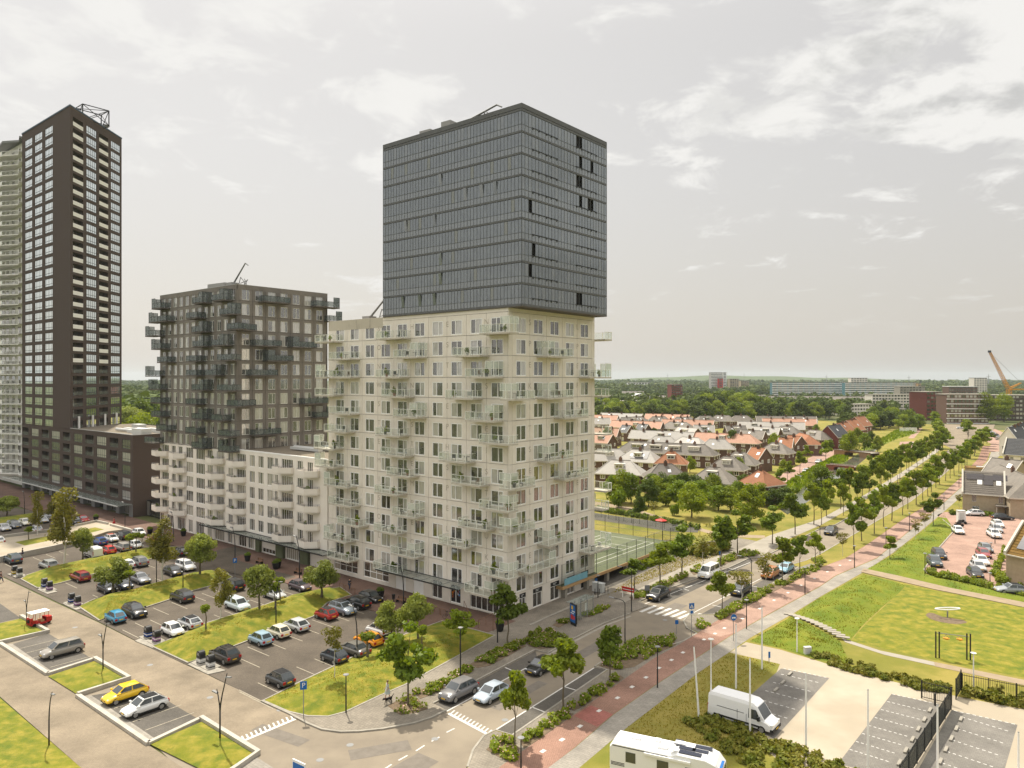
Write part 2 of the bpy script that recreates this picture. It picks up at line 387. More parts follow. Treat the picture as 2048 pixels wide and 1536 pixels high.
# palette
mat('asphalt', (0.25, 0.21, 0.155), 0.9, (0.205, 0.172, 0.13), 0.35, 7, col3=(0.285, 0.24, 0.178), scale3=0.07, bump=0.25, bscale=30)
paver('clinker', (0.285, 0.232, 0.162), (0.26, 0.21, 0.148), (0.215, 0.175, 0.125), 0.22, 0.11)
paver('dark_clinker', (0.135, 0.11, 0.082), (0.112, 0.092, 0.07), (0.085, 0.07, 0.055), 0.22, 0.11)
paver('bay_clinker', (0.145, 0.13, 0.11), (0.12, 0.108, 0.092), (0.09, 0.082, 0.07), 0.22, 0.11)
paver('pavement_tile', (0.28, 0.245, 0.195), (0.24, 0.21, 0.168), (0.16, 0.14, 0.11), 0.30, 0.30)
paver('pale_tile', (0.33, 0.30, 0.255), (0.29, 0.265, 0.225), (0.20, 0.18, 0.15), 0.60, 0.30)
paver('plaza_brick', (0.20, 0.115, 0.085), (0.165, 0.10, 0.075), (0.11, 0.08, 0.06), 0.22, 0.11)
paver('red_brick_paving', (0.37, 0.22, 0.162), (0.34, 0.20, 0.148), (0.16, 0.085, 0.06), 0.22, 0.11)
paver('pink_paving', (0.42, 0.27, 0.205), (0.38, 0.24, 0.185), (0.28, 0.19, 0.15), 0.22, 0.11)
paver('red_tile', (0.40, 0.15, 0.125), (0.36, 0.14, 0.11), (0.25, 0.10, 0.08), 0.5, 0.3)
mat('sand_paving', (0.36, 0.305, 0.225), 0.9, (0.345, 0.295, 0.22), 0.5, 7, col3=(0.44, 0.38, 0.29), scale3=0.1)
mat('concrete_path', (0.35, 0.315, 0.26), 0.9, (0.30, 0.27, 0.22), 0.6, 6)
mat('dirt_path', (0.33, 0.255, 0.17), 0.95, (0.27, 0.21, 0.14), 0.7, 6)
mat('kerb', (0.36, 0.33, 0.275), 0.85, (0.27, 0.25, 0.21), 1.5, 5)
mat('white_kerb', (0.46, 0.43, 0.37), 0.8, (0.34, 0.315, 0.265), 0.9, 6, lo=0.45, hi=0.75)
mat('line_paint', (0.62, 0.60, 0.56), 0.8, (0.45, 0.43, 0.39), 3, 5, lo=0.5, hi=0.75)
mat('faded_line', (0.42, 0.375, 0.28), 0.85, (0.26, 0.23, 0.18), 4, 5)
mat('grass', (0.165, 0.172, 0.012), 0.95, (0.285, 0.235, 0.034), 0.8, 9, bump=1.0, bscale=9, col3=(0.10, 0.135, 0.010), scale3=0.75, lo=0.42, hi=0.66)
mat('dry_grass', (0.275, 0.225, 0.05), 0.95, (0.19, 0.175, 0.025), 0.3, 9, bump=1.0, bscale=9, col3=(0.14, 0.15, 0.018), scale3=0.09, lo=0.42, hi=0.66)
mat('meadow', (0.12, 0.168, 0.010), 0.95, (0.21, 0.21, 0.018), 0.6, 9, bump=2.0, bscale=5, col3=(0.085, 0.135, 0.010), scale3=0.3)
mat('terrain', (0.06, 0.085, 0.02), 0.95, (0.11, 0.105, 0.04), 0.02, 8)
mat('soil', (0.20, 0.145, 0.095), 0.95, (0.13, 0.095, 0.06), 2, 6, bump=0.6, bscale=10)
mat('water', (0.10, 0.10, 0.075), 0.10, spec=0.6)
mat('leaf', (0.098, 0.155, 0.011), 0.6, (0.175, 0.23, 0.02), 0.7, 3, rnd=0.25, transl=0.35, spec=0.3)
mat('leaf_bright', (0.16, 0.222, 0.014), 0.6, (0.25, 0.295, 0.028), 0.8, 3, rnd=0.18, transl=0.40, spec=0.3)
mat('leaf_willow', (0.17, 0.215, 0.03), 0.6, (0.28, 0.315, 0.068), 1.1, 3, rnd=0.15, transl=0.35, spec=0.3)
mat('leaf_birch', (0.155, 0.16, 0.02), 0.6, (0.235, 0.21, 0.03), 0.9, 3, rnd=0.15, transl=0.35, spec=0.3)
mat('leaf_dark', (0.06, 0.10, 0.012), 0.6, (0.11, 0.155, 0.016), 0.6, 3, rnd=0.2, transl=0.25, spec=0.3)
mat('leaf_purple', (0.07, 0.022, 0.028), 0.6, (0.10, 0.035, 0.035), 0.8, 3, transl=0.25)
mat('leaf_far', (0.055, 0.085, 0.014), 0.8, (0.10, 0.125, 0.018), 0.03, 3, col3=(0.075, 0.115, 0.016), scale3=0.006, transl=0.2)
mat('hedge_leaf', (0.13, 0.165, 0.015), 0.7, (0.225, 0.205, 0.028), 1.0, 4, rnd=0.1, transl=0.3)
mat('bark', (0.17, 0.14, 0.09), 0.9, (0.10, 0.085, 0.06), 5, 5, stretch=(1, 1, 0.3))
mat('birch_bark', (0.60, 0.57, 0.51), 0.8, (0.10, 0.09, 0.08), 4, 3, stretch=(1, 1, 2.2), lo=0.58, hi=0.66)
mat('flower', (0.55, 0.42, 0.36), 0.7, (0.62, 0.30, 0.27), 3, 2)
mat('beige_panel', (0.815, 0.755, 0.67), 0.85, (0.75, 0.69, 0.605), 0.7, 7, bump=0.15, bscale=25, rnd=0.035)
mat('beige_wall', (0.80, 0.74, 0.655), 0.85, (0.73, 0.67, 0.585), 0.4, 7)
mat('stained_concrete', (0.54, 0.49, 0.40), 0.9, (0.19, 0.165, 0.13), 0.55, 8, lo=0.5, hi=0.78, stretch=(1, 1, 0.35))
mat('joint', (0.20, 0.18, 0.15), 0.9)
mat('letter_groove', (0.44, 0.395, 0.32), 0.9)
mat('white_frame', (0.90, 0.89, 0.86), 0.5)
mat('grey_frame', (0.36, 0.35, 0.33), 0.5)
mat('dark_frame', (0.05, 0.055, 0.055), 0.5)
mat('balcony_slab', (0.54, 0.50, 0.42), 0.85, (0.36, 0.325, 0.27), 0.8, 6, lo=0.5, hi=0.72)
mat('green_frame', (0.78, 0.79, 0.72), 0.5)
seeglass('rail_glass', (0.62, 0.66, 0.58), 0.08)
seeglass('frost_glass', (0.68, 0.73, 0.64), 0.36, 0.3)
seeglass('smoke_glass', (0.12, 0.145, 0.14), 0.5, 0.12)
seeglass('canopy_glass', (0.28, 0.31, 0.28), 0.55, 0.1)
seeglass('mesh_fence', (0.09, 0.11, 0.075), 0.16, 0.9)
glassmat('pane', (0.06, 0.056, 0.05), (0.50, 0.48, 0.44), 0.40, 0.16)
glassmat('pane_pale', (0.10, 0.095, 0.088), (0.58, 0.56, 0.51), 0.42, 0.22)
glassmat('pane_dark', (0.05, 0.047, 0.042), (0.26, 0.24, 0.21), 0.25, 0.10)
glassmat('pane_bright', (0.22, 0.23, 0.23), (0.5, 0.5, 0.48), 0.3, 0.66, 0.04, (0.94, 1, 1))
glassmat('pane_curtain', (0.065, 0.055, 0.04), (0.42, 0.38, 0.30), 0.28, 0.12)
glassmat('box_pane', (0.122, 0.132, 0.14), (0.19, 0.197, 0.20), 0.28, 0.16, 0.08, (0.68, 0.73, 0.78), .5)
mat('open_dark', (0.012, 0.011, 0.009), 0.9)  # near-black colour standing for the shade inside open windows and recesses
mat('box_band', (0.128, 0.13, 0.132), 0.6, (0.112, 0.114, 0.116), 1, 4)
mat('box_blind', (0.27, 0.28, 0.28), 0.5)
mat('box_mullion', (0.11, 0.117, 0.122), 0.5)
mat('brown_brick', (0.105, 0.075, 0.06), 0.9, (0.066, 0.051, 0.044), 9, 3, bump=0.3, bscale=14, rnd=0.03)
mat('roof_trim', (0.06, 0.10, 0.14), 0.5)
mat('grey_panel', (0.235, 0.212, 0.185), 0.85, (0.19, 0.17, 0.148), 0.5, 7, rnd=0.07)
mat('grey_core', (0.12, 0.105, 0.09), 0.9)
mat('stucco', (0.85, 0.795, 0.72), 0.85, (0.80, 0.74, 0.66), 0.25, 7)
mat('pale_tower', (0.86, 0.845, 0.80), 0.8, (0.79, 0.77, 0.72), 0.4, 5)
mat('gravel_roof', (0.22, 0.185, 0.135), 0.95, (0.16, 0.135, 0.10), 2.5, 6)
mat('metal', (0.42, 0.42, 0.40), 0.45, metal=0.7)
mat('pale_metal', (0.60, 0.61, 0.59), 0.5, metal=0.2)
mat('black_metal', (0.022, 0.022, 0.022), 0.5)
mat('pole_white', (0.84, 0.83, 0.80), 0.5)
mat('steel', (0.24, 0.24, 0.235), 0.6)
mat('lamp_glass', (0.75, 0.73, 0.68), 0.4)
mat('wood', (0.22, 0.115, 0.06), 0.7, (0.15, 0.08, 0.045), 4, 4, stretch=(1, 8, 8))
mat('car_paint', (0.5, 0.5, 0.5), 0.28, objcol=True, coat=0.6, spec=0.5)
mat('obj_color', (0.5, 0.5, 0.5), 0.8, (0.82, 0.82, 0.82), 1.2, 5, objcol=True)
mat('car_glass', (0.04, 0.048, 0.052), 0.05, spec=0.9, coat=0.5)
mat('tyre', (0.016, 0.016, 0.016), 0.85)
mat('rim', (0.38, 0.38, 0.38), 0.35, metal=0.6)
mat('car_trim', (0.02, 0.02, 0.02), 0.6)
mat('headlight', (0.65, 0.66, 0.66), 0.2, spec=0.7)
mat('taillight', (0.35, 0.012, 0.012), 0.3)
mat('plate_yellow', (0.75, 0.47, 0.02), 0.5)
mat('skin', (0.45, 0.26, 0.18), 0.6)
mat('sign_blue', (0.012, 0.12, 0.38), 0.45)
mat('sign_white', (0.75, 0.75, 0.73), 0.5)
mat('sign_red', (0.52, 0.03, 0.02), 0.5)
mat('roof_orange', (0.33, 0.145, 0.075), 0.85, (0.27, 0.12, 0.062), 0.8, 6, rnd=0.14)
mat('roof_pink', (0.47, 0.265, 0.18), 0.7, (0.41, 0.225, 0.15), 0.8, 6, rnd=0.08)
mat('teal_wall', (0.07, 0.17, 0.20), 0.6)
mat('roof_grey', (0.20, 0.175, 0.145), 0.7, (0.15, 0.133, 0.112), 0.8, 6, rnd=0.16)
mat('roof_pale', (0.37, 0.345, 0.305), 0.6, (0.31, 0.29, 0.26), 0.8, 6, rnd=0.14)
mat('roof_slate', (0.042, 0.043, 0.047), 0.5, (0.06, 0.06, 0.062), 0.8, 6)
mat('house_brick', (0.155, 0.090, 0.062), 0.9, (0.115, 0.07, 0.05), 1.5, 6, rnd=0.15)
mat('red_house_brick', (0.20, 0.06, 0.042), 0.9, (0.15, 0.05, 0.036), 1.5, 6)
mat('sand_brick', (0.43, 0.35, 0.245), 0.9, (0.37, 0.30, 0.205), 1.5, 6)
mat('house_trim', (0.58, 0.54, 0.46), 0.7)
mat('moss_roof', (0.22, 0.125, 0.03), 0.95, (0.14, 0.09, 0.025), 1.2, 6)
mat('solar', (0.018, 0.022, 0.04), 0.2, spec=0.6)
mat('solar_brown', (0.045, 0.037, 0.036), 0.25, spec=0.6)
mat('skylight', (0.75, 0.75, 0.73), 0.2, spec=0.8)
mat('court_green', (0.135, 0.15, 0.085), 0.9, (0.11, 0.125, 0.07), 0.6, 5)
mat('fascia_tan', (0.45, 0.29, 0.14), 0.8, (0.40, 0.25, 0.12), 0.6, 5)
mat('crane_yellow', (0.60, 0.27, 0.015), 0.5)
mat('van_white', (0.80, 0.80, 0.79), 0.35, coat=0.4)
mat('repair', (0.20, 0.175, 0.145), 0.95, (0.16, 0.14, 0.115), 1.2, 6)
paver('field_grey', (0.21, 0.195, 0.17), (0.19, 0.175, 0.155), (0.15, 0.14, 0.12), 0.3, 0.3)
mat('bridge_red', (0.36, 0.12, 0.08), 0.9, (0.28, 0.10, 0.07), 1.5, 6)
mat('bridge_brown', (0.36, 0.22, 0.13), 0.9, (0.28, 0.17, 0.10), 1.5, 6)
mat('reed', (0.11, 0.185, 0.012), 0.9, (0.17, 0.22, 0.02), 0.35, 6, transl=0.5)
# ============================================================ the ground
mb = MB(); n = 48
ring = [0, 300, 900, 2500, 6000, 9000]
mb.add([(0, 0, -0.05)] + [(r * math.cos(2*math.pi*i/n), 1500 + r * math.sin(2*math.pi*i/n), -0.05) for r in ring[1:] for i in range(n)],
       [(0, 1 + i, 1 + (i + 1) % n) for i in range(n)] + [(1 + (k-1)*n + i, 1 + k*n + i, 1 + k*n + (i+1) % n, 1 + (k-1)*n + (i+1) % n) for k in range(1, 5) for i in range(n)])
mb.v[0] = (0, 1500, -0.05)
tag(part('terrain', mb, 'terrain'), 'flat green and brown land reaching to the horizon', None, None, 'structure')
road = sheet('road', [(-250,1040),(-150,1085),(0,1152),(302,1297),(530,1404),(620,1442),(760,1405),(1130,1250),(1300,1180),(1500,1098),(1642,1050),(1671,1046),(1776,988),(1860,932),(1903,893),(1888,858),(1935,856),(1943,893),(1920,926),(1874,968),(1824,1006),(1772,1036),(1714,1070),(1640,1115),(1520,1200),(1420,1290),(1300,1330),(1060,1500),(960,1680),(500,1680),(300,1480),(-250,1160)], 0.0, 'asphalt')
sheet('side_road', [(-250,1043),(-150,1087),(0,1154),(199,1246),(302,1298),(416,1350),(523,1404),(600,1440),(480,1481),(401,1442),(289,1375),(256,1359),(189,1321),(96,1267),(41,1237),(0,1208),(-250,1090)], 0.006, 'clinker', label='beige clinker road between the parking lots and the walled bays')
sheet('parking_lot', [(-250,1038),(-150,1082),(0,1150),(199,1244),(302,1297),(416,1349),(523,1402),(595,1367),(732,1302),(884,1241),(800,1209),(612,1150),(420,1092),(300,1066),(150,1030),(-250,985)], 0.012, 'dark_clinker', label='dark clinker parking lot between grass mounds')
PAVE = [(523,1403),(576,1427),(589,1437),(615,1447),(644,1459),(681,1464),(717,1463),(766,1458),(827,1447),(864,1435),(891,1421),(866,1408),(1069,1301),(1094,1306),(1136,1283),(1207,1247),(1262,1226),(1296,1213),(1279,1203),(1337,1178),(1398,1156),(1454,1138),(1499,1117),(1530,1118),(1560,1092),(1470,1075),(1250,1110),(1030,1200),(884,1241),(732,1302),(595,1367)]
sheet('pavement', PAVE, 0.10, 'pavement_tile', thick=0.14, label='grey-brown tiled pavement around the foot of the beige tower')
# plaza of brown brick along the facades, in the street grid
sheet('plaza', [ST(-1.5, -0.2), ST(-1.5, -9.5), ST(40, -9), ST(60, -7.5), ST(100, -8.5), ST(125, -12), ST(215, -11), ST(215, -0.2)], 0.106, 'plaza_brick', thick=0.14, px=False, label='brown brick plaza strip along the long facades')
sheet('driveway', [(440,1100),(468,1094),(503,1106),(480,1112),(462,1118),(593,1155),(548,1168),(440,1141),(425,1129),(420,1106)], 0.114, 'dark_clinker', label='dark driveway ramp to the white block')
# promenade at the lower left
sheet('promenade', [(-250,1140),(0,1287),(95,1350),(155,1392),(297,1490),(372,1540),(560,1680),(330,1680),(165,1538),(0,1393),(-250,1215)], 0.004, 'clinker', label='beige promenade path below the walled parking bays')
mound('lawn', [(-250,1216),(0,1396),(165,1538),(330,1680),(-250,1680)], 0.25, 2.5, 'grass', z=0.0, step=1.5, label='lawn in the lower left corner')
# the walled bays
BAYW = MB()
def wall(pts, h=0.42, wd=0.45, z=0.0): strip(pts, wd, z, z + h, BAYW)
for nm, bay in (('near', [(183,1391),(289,1374),(401,1441),(300,1483),(160,1393)]), ('far', [(25,1288),(96,1267),(189,1320),(100,1348),(4,1289)]), ('farthest', [(-110,1195),(0,1207),(41,1236),(-20,1250)])):
    sheet('parking_bay', bay, 0.010, 'bay_clinker', label='dark parking bay between white walls, the %s one along the promenade' % nm)
sheet('bay_walkway', [(156,1393),(183,1391),(308,1476),(297,1489)], 0.016, 'pale_tile', label='pale tiled strip beside the yellow car')
sheet('bay_walkway', [(2,1290),(25,1288),(107,1345),(95,1350)], 0.016, 'pale_tile', label='pale tiled strip beside the lone brown-grey car')
for isl in ([(96,1354),(191,1323),(252,1359),(157,1392)], [(299,1490),(404,1445),(505,1508),(440,1560)], [(-60,1262),(43,1238),(90,1265),(0,1288)]):
    mound('grass_island', isl, 0.28, 1.2, 'grass', z=0.10, step=0.9, label='square grass island with a low white wall, ' + {96: 'behind the yellow car', 299: 'at the junction corner', -60: 'beside the red three-wheeler'}[isl[0][0]])
for i, w_ in enumerate(([(189,1320),(258,1360),(155,1393)], [(402,1440),(516,1510),(430,1570)], [(42,1235),(96,1266),(-10,1290)], [(155,1393),(297,1490)], [(0,1289),(95,1350)], [(95,1350),(189,1320)], [(297,1490),(402,1440)])):
    b2 = MB(); strip(w_, 0.42, 0.0, 0.42 if i < 3 else 0.30, b2)
    o = part('low_wall', b2, 'white_kerb'); tag(o, ['low white wall round the grass island behind the yellow car', 'low white wall round the corner grass island', 'low white wall round the island by the red three-wheeler', 'long low wall between promenade and yellow car bay', 'long low wall between promenade and the lone brown-grey car', 'short white wall on the camera side of the lone brown-grey car', 'short white wall on the camera side of the white hatchback'][i], 'wall')
sheet('corner_paving', [(470,1536),(508,1512),(560,1545),(640,1640),(520,1680),(420,1600)], 0.05, 'pale_tile', thick=0.08)
# grass mounds in the parking lot
M1 = [(526,1403),(560,1386),(595,1368),(644,1345),(698,1319),(732,1303),(800,1274),(884,1243),(990,1272),(904,1320),(811,1371),(762,1392),(690,1426),(656,1435),(615,1434),(576,1425)]
M2 = [(304,1294),(376,1327),(430,1308),(492,1284),(565,1257),(627,1234),(655,1206),(703,1191),(680,1175),(608,1188),(567,1197),(530,1211),(485,1225),(401,1251),(350,1276)]
M3 = [(157,1214),(199,1242),(247,1223),(284,1218),(339,1200),(387,1182),(440,1168),(465,1155),(440,1141),(380,1151),(301,1171),(247,1187),(190,1199)]
M4 = [(42,1159),(75,1177),(120,1167),(187,1149),(240,1134),(301,1119),(350,1102),(364,1093),(301,1098),(226,1113),(159,1125),(86,1141),(54,1151)]
M5 = [(-90,1050),(0,1057),(60,1043),(110,1030),(70,1026),(0,1036)]
MPOLY = []
for k, (pl, h, wd) in enumerate(((M1, 0.7, 4), (M2, 1.1, 3.2), (M3, 1.1, 3.2), (M4, 1.0, 3.0), (M5, 0.5, 3))):
    mound('grass_mound', pl, h, wd, 'grass', z=0.10, step=0.9 if k < 3 else 1.3, label=['broad lawn with trees at the street corner', 'grass mound between the two nearest parking rows', 'grass mound with willows in the middle of the parking lot', 'grass mound behind the white panel van', 'lawn strip at the far left edge'][k])
    poly = [G(*p) for p in pl]; MPOLY.append((poly, h, wd))
    kb = MB(); strip(poly + [], 0.20, 0.0, 0.14, kb, px=False, closed=True); tag(part('kerb', kb, 'kerb'), None, None, None, 'structure')
def ground_z(x, y):
    for poly, h, wd in MPOLY:
        if inside((x, y), poly): return 0.10 + mound_h((x, y), poly, h, wd)
    return 0.0
kb = MB()
strip([(523,1403),(576,1427),(615,1448),(644,1460),(681,1465),(717,1464),(766,1459),(827,1448),(864,1436),(892,1422)], 0.22, 0.0, 0.135, kb)
strip([(866,1408),(1069,1301),(1096,1307),(1136,1284),(1207,1248),(1262,1227)], 0.18, 0.0, 0.13, kb)
strip([(1279,1203),(1337,1178),(1398,1156),(1454,1138),(1499,1117)], 0.18, 0.0, 0.13, kb)
tag(part('kerb', kb, 'kerb'), None, None, None, 'structure')
# lay-bys with their parking lines
sheet('lay_by', [(870,1409),(893,1421),(1076,1322),(1071,1302)], 0.006, 'bay_clinker', label='dark clinker lay-by beside the grey off-roader')
sheet('lay_by', [(991,1462),(1024,1471),(1213,1341),(1190,1335)], 0.006, 'bay_clinker', label='dark clinker lay-by under the trees along the red cycle path')
sheet('lay_by', [(1290,1203),(1330,1208),(1508,1123),(1500,1118)], 0.006, 'bay_clinker', label='dark clinker lay-by behind the zebra crossing')
sheet('lay_by', [(1394,1233),(1426,1230),(1596,1136),(1575,1133)], 0.006, 'bay_clinker', label='dark clinker lay-by with the orange crossover')
# the ground right of the street
RG = [(870,1690),(935,1536),(946,1502),(967,1474),(991,1462),(1025,1472),(1090,1427),(1175,1368),(1214,1341),(1190,1334),(1212,1319),(1250,1297),(1272,1286),(1340,1292),(1368,1283),(1394,1268),(1374,1257),(1367,1243),(1378,1231),(1427,1230),(1512,1190),(1597,1135),(1580,1131),(1612,1122),(1642,1108),(1712,1067),(1770,1033),(1822,1003),(1870,965),(1915,925),(1937,893),(1930,862),(2600,850),(2900,1000),(2900,1690)]
sheet('verge', RG, 0.10, 'dry_grass', thick=0.14, label='dry grass ground right of the street')
kb = MB(); strip(RG[1:31], 0.20, 0.0, 0.135, kb); tag(part('kerb', kb, 'kerb'), None, None, None, 'structure')
sheet('footway', [(936,1536),(947,1503),(968,1475),(991,1464),(1025,1474),(1176,1369),(1216,1342),(1193,1334),(1213,1320),(1272,1287),(1368,1284),(1372,1290),(1257,1358),(1110,1460),(1000,1540),(985,1690),(880,1690)], 0.106, 'pavement_tile', label='tiled footway with flower beds between street and cycle path')
sheet('footway', [(1369,1243),(1378,1232),(1427,1231),(1512,1191),(1596,1137),(1620,1128),(1646,1132),(1494,1211),(1432,1246),(1396,1266),(1375,1256)], 0.106, 'pavement_tile', label='tiled footway with flower beds along the far lay-by')
sheet('cycle_path', [(880,1690),(1000,1536),(1114,1456),(1175,1412),(1260,1352),(1308,1318),(1358,1291),(1432,1244),(1494,1209),(1584,1167),(1646,1134),(1690,1118),(1740,1086),(1808,1038),(1866,1004),(1918,959),(1956,918),(1966,892),(1984,892),(1974,922),(1930,968),(1876,1016),(1812,1068),(1754,1117),(1672,1152),(1640,1174),(1530,1234),(1461,1273),(1430,1293),(1376,1329),(1315,1369),(1228,1430),(1150,1497),(1097,1538),(960,1690)], 0.112, 'red_brick_paving', label='red brick cycle path along the avenue')
sheet('cycle_path', [(1450,1243),(1494,1211),(1584,1168),(1646,1135),(1690,1119),(1740,1087),(1808,1039),(1866,1005),(1917,960),(1929,968),(1875,1016),(1811,1068),(1753,1117),(1671,1152),(1640,1173),(1530,1233),(1475,1266),(1440,1275),(1400,1264)], 0.118, 'pink_paving', label='paler pink stretch of the cycle path, coloured as sunlit')  # paler paving, with the sunlight beyond the tower shadow put into its colour
for q in ([(1147,1424),(1180,1405),(1213,1436),(1183,1457)],): sheet('red_panel', [(1148,1434),(1182,1413),(1226,1431),(1194,1456)], 0.118, 'red_tile', label='bright red tile panel in the cycle path')
sheet('footpath', [(960,1690),(1098,1537),(1150,1498),(1228,1431),(1315,1370),(1376,1330),(1430,1294),(1461,1274),(1530,1235),(1640,1175),(1672,1153),(1754,1118),(1812,1069),(1876,1017),(1930,969),(1976,922),(1985,896),(2004,908),(1985,925),(1952,960),(1925,992),(1886,1026),(1843,1062),(1786,1107),(1726,1146),(1640,1195),(1584,1230),(1501,1277),(1459,1306),(1400,1345),(1252,1459),(1160,1537),(1040,1690)], 0.112, 'pale_tile', label='pale tiled footpath beside the red cycle path')
# path dashes in the cycle path
for i, p in enumerate([(1198,1424),(1160,1455),(1124,1482),(1086,1505),(1235,1398),(1264,1376),(1292,1357),(1318,1338),(1343,1322),(1366,1307),(1408,1281),(1430,1269),(1449,1258),(1485,1239),(1519,1219),(1548,1202),(1576,1187),(1602,1172),(1629,1158),(1655,1145),(1680,1132),(1700,1122)]):
    x, y = G(*p); inst('path_mark', MB().quad((-.28,-.19,0),(.28,-.19,0),(.28,.19,0),(-.28,.19,0)).mesh('path_mark', 'line_paint') if i == 0 else bpy.data.meshes['path_mark'], bpy.data.objects['cycle_path'], (x, y, 0.1245), R(50.6))
# sand-coloured parking at the lower right
sheet('sand_lot', [(1459,1307),(1492,1286),(1560,1301),(1640,1325),(1700,1345),(1850,1380),(1920,1396),(2048,1421),(2300,1475),(2300,1690),(1560,1690),(1600,1560),(1500,1475),(1560,1330)], 0.106, 'sand_paving', label='sand-coloured parking area at the lower right')
for i, q in enumerate(([(1562,1339),(1659,1358),(1548,1480),(1455,1432)], [(1783,1390),(1880,1411),(1790,1560),(1676,1530)], [(1904,1422),(2035,1452),(2004,1560),(1826,1560)])):
    sheet('parking_field', q, 0.112, 'field_grey', label=['grey parking field under the white van', 'grey parking field left of the black fence', 'grey parking field right of the black fence'][i])
sheet('lawn', [(1459,1307),(1556,1329),(1500,1386),(1440,1440),(1520,1480),(1480,1690),(1040,1690),(1160,1537),(1252,1460),(1400,1346)], 0.118, 'dry_grass', label='worn lawn with flagpoles behind the motorhome')
# lawns, paths and red lot at the right
mound('meadow', [(1585,1232),(1640,1197),(1727,1150),(1790,1165),(1812,1172),(1795,1190),(1765,1215),(1737,1240),(1722,1256),(1700,1283),(1684,1278),(1640,1252)], 0.75, 5, 'meadow', z=0.11, step=1.0, rough=0.16, label='tall green meadow hump right of the footpath')
mound('meadow', [(1500,1284),(1584,1234),(1604,1242),(1630,1256),(1680,1284),(1700,1330),(1640,1322),(1560,1298)], 0.45, 3.5, 'meadow', z=0.11, step=1.0, rough=0.12, label='rough meadow between footpath and concrete steps')
mound('lawn', [(1727,1150),(1790,1165),(1870,1182),(2048,1215),(2300,1258),(2300,1400),(2048,1357),(1870,1322),(1702,1284),(1724,1257),(1767,1216),(1812,1174)], 0.10, 3, 'grass', z=0.106, step=2.2, rough=0.04, label='wide mown lawn with play equipment')
mound('meadow', [(1733,1140),(1790,1108),(1845,1063),(1888,1027),(1907,1059),(1876,1095),(1847,1140),(1852,1150),(1990,1180),(2048,1193),(2300,1250),(2300,1260),(2048,1206),(1870,1173)], 0.55, 3.5, 'meadow', z=0.11, step=1.3, rough=0.12, label='meadow slope between footpath and the red parking lot')
sheet('dirt_path', [(1727,1139),(1790,1152),(1900,1178),(2048,1207),(2300,1256),(2300,1270),(2048,1217),(1870,1181),(1780,1160),(1722,1146)], 0.20, 'dirt_path', thick=0.1, label='sandy path across the right lawn')
sheet('concrete_path', [(1684,1278),(1760,1303),(1868,1326),(1870,1334),(1770,1312),(1690,1286)], 0.125, 'concrete_path', label='pale concrete path below the mown lawn')
sheet('dirt_path', [(1868,1326),(2048,1362),(2300,1412),(2300,1424),(2048,1373),(1870,1335)], 0.13, 'dirt_path', label='brown path along the railing')
st = thing('stepping_path', 'row of pale concrete steps climbing beside the meadow hump', 'steps', (*G(1632,1258), 0))
x0, y0 = G(1632, 1258)
for i in range(13):
    f = i / 12; px, py = 1580 + 106 * f, 1231 + 50 * f - 5 * math.sin(f * math.pi); x, y = G(px, py)
    inst('step', MB().box(-.75,.75,-.28,.28,0,.10).mesh('step', 'concrete_path') if i == 0 else bpy.data.meshes['step'], st, (x - x0, y - y0, 0.14 + 0.02 * i), R(-25 + 0 * i))
sheet('red_lot', [(1848,1142),(1878,1097),(1910,1061),(1874,1031),(1888,1025),(1960,1022),(2060,1040),(2300,1050),(2300,1240),(2048,1190),(1990,1178),(1857,1149)], 0.112, 'pink_paving', label='pink brick parking lot in front of the sand-brick houses')
kb = MB(); strip([(1857,1149),(1848,1141),(1878,1097),(1910,1061),(1885,1040)], 0.2, 0.08, 0.22, kb); tag(part('kerb', kb, 'kerb'), None, None, None, 'structure')
# ground of the far side of the avenue
TG = [(1178,1190),(1262,1188),(1296,1172),(1385,1127),(1475,1104),(1530,1113),(1642,1056),(1671,1049),(1776,990),(1860,934),(1904,893),(1889,850),(800,812),(800,1100),(1000,1160)]
sheet('park', TG, 0.093, 'dry_grass', thick=0.14, label='dry parkland with trees behind the tower')
kb = MB(); strip([(1475,1105),(1530,1113),(1642,1057),(1671,1050),(1776,991),(1860,935)], 0.2, 0.0, 0.135, kb); tag(part('kerb', kb, 'kerb'), None, None, None, 'structure')
sheet('footpath', [(1225,1206),(1262,1187),(1382,1126),(1472,1102),(1539,1072),(1640,1039),(1720,996),(1797,949),(1860,908),(1880,890),(1884,896),(1866,912),(1803,955),(1726,1003),(1642,1051),(1545,1093),(1530,1112),(1475,1108),(1400,1138),(1290,1186),(1250,1206)], 0.112, 'concrete_path', label='pale footpath along the left side of the avenue')
sheet('footpath', [(1185,1003),(1260,1015),(1340,1040),(1440,1068),(1530,1072),(1530,1078),(1440,1074),(1340,1047),(1260,1022),(1185,1010)], 0.113, 'dirt_path', label='winding sandy path through the park')
sheet('back_road', [(1185,1026),(1240,1034),(1345,1048),(1400,1056),(1395,1066),(1340,1064),(1240,1048),(1185,1040)], 0.116, 'bay_clinker', label='grey service road behind the tennis court')
sheet('house_street', [(1540,985),(1553,955),(1599,930),(1634,905),(1690,878),(1730,852),(1742,852),(1705,882),(1671,908),(1611,942),(1562,974)], 0.114, 'pink_paving', label='pinkish residential street beside the canal')
sheet('canal', [(1560,1020),(1590,990),(1616,967),(1660,938),(1690,925),(1720,906),(1745,893),(1775,872),(1785,872),(1757,897),(1738,912),(1714,932),(1684,953),(1640,987),(1604,1012),(1575,1030)], 0.112, 'water', label='canal beside the houses')
mound('reed_bank', [(1540,996),(1562,973),(1611,943),(1664,916),(1698,913),(1694,923),(1662,937),(1618,966),(1590,988),(1560,1018)], 0.9, 2.5, 'meadow', z=0.11, step=1.6, rough=0.25, label='green reed bank on the house side of the canal')
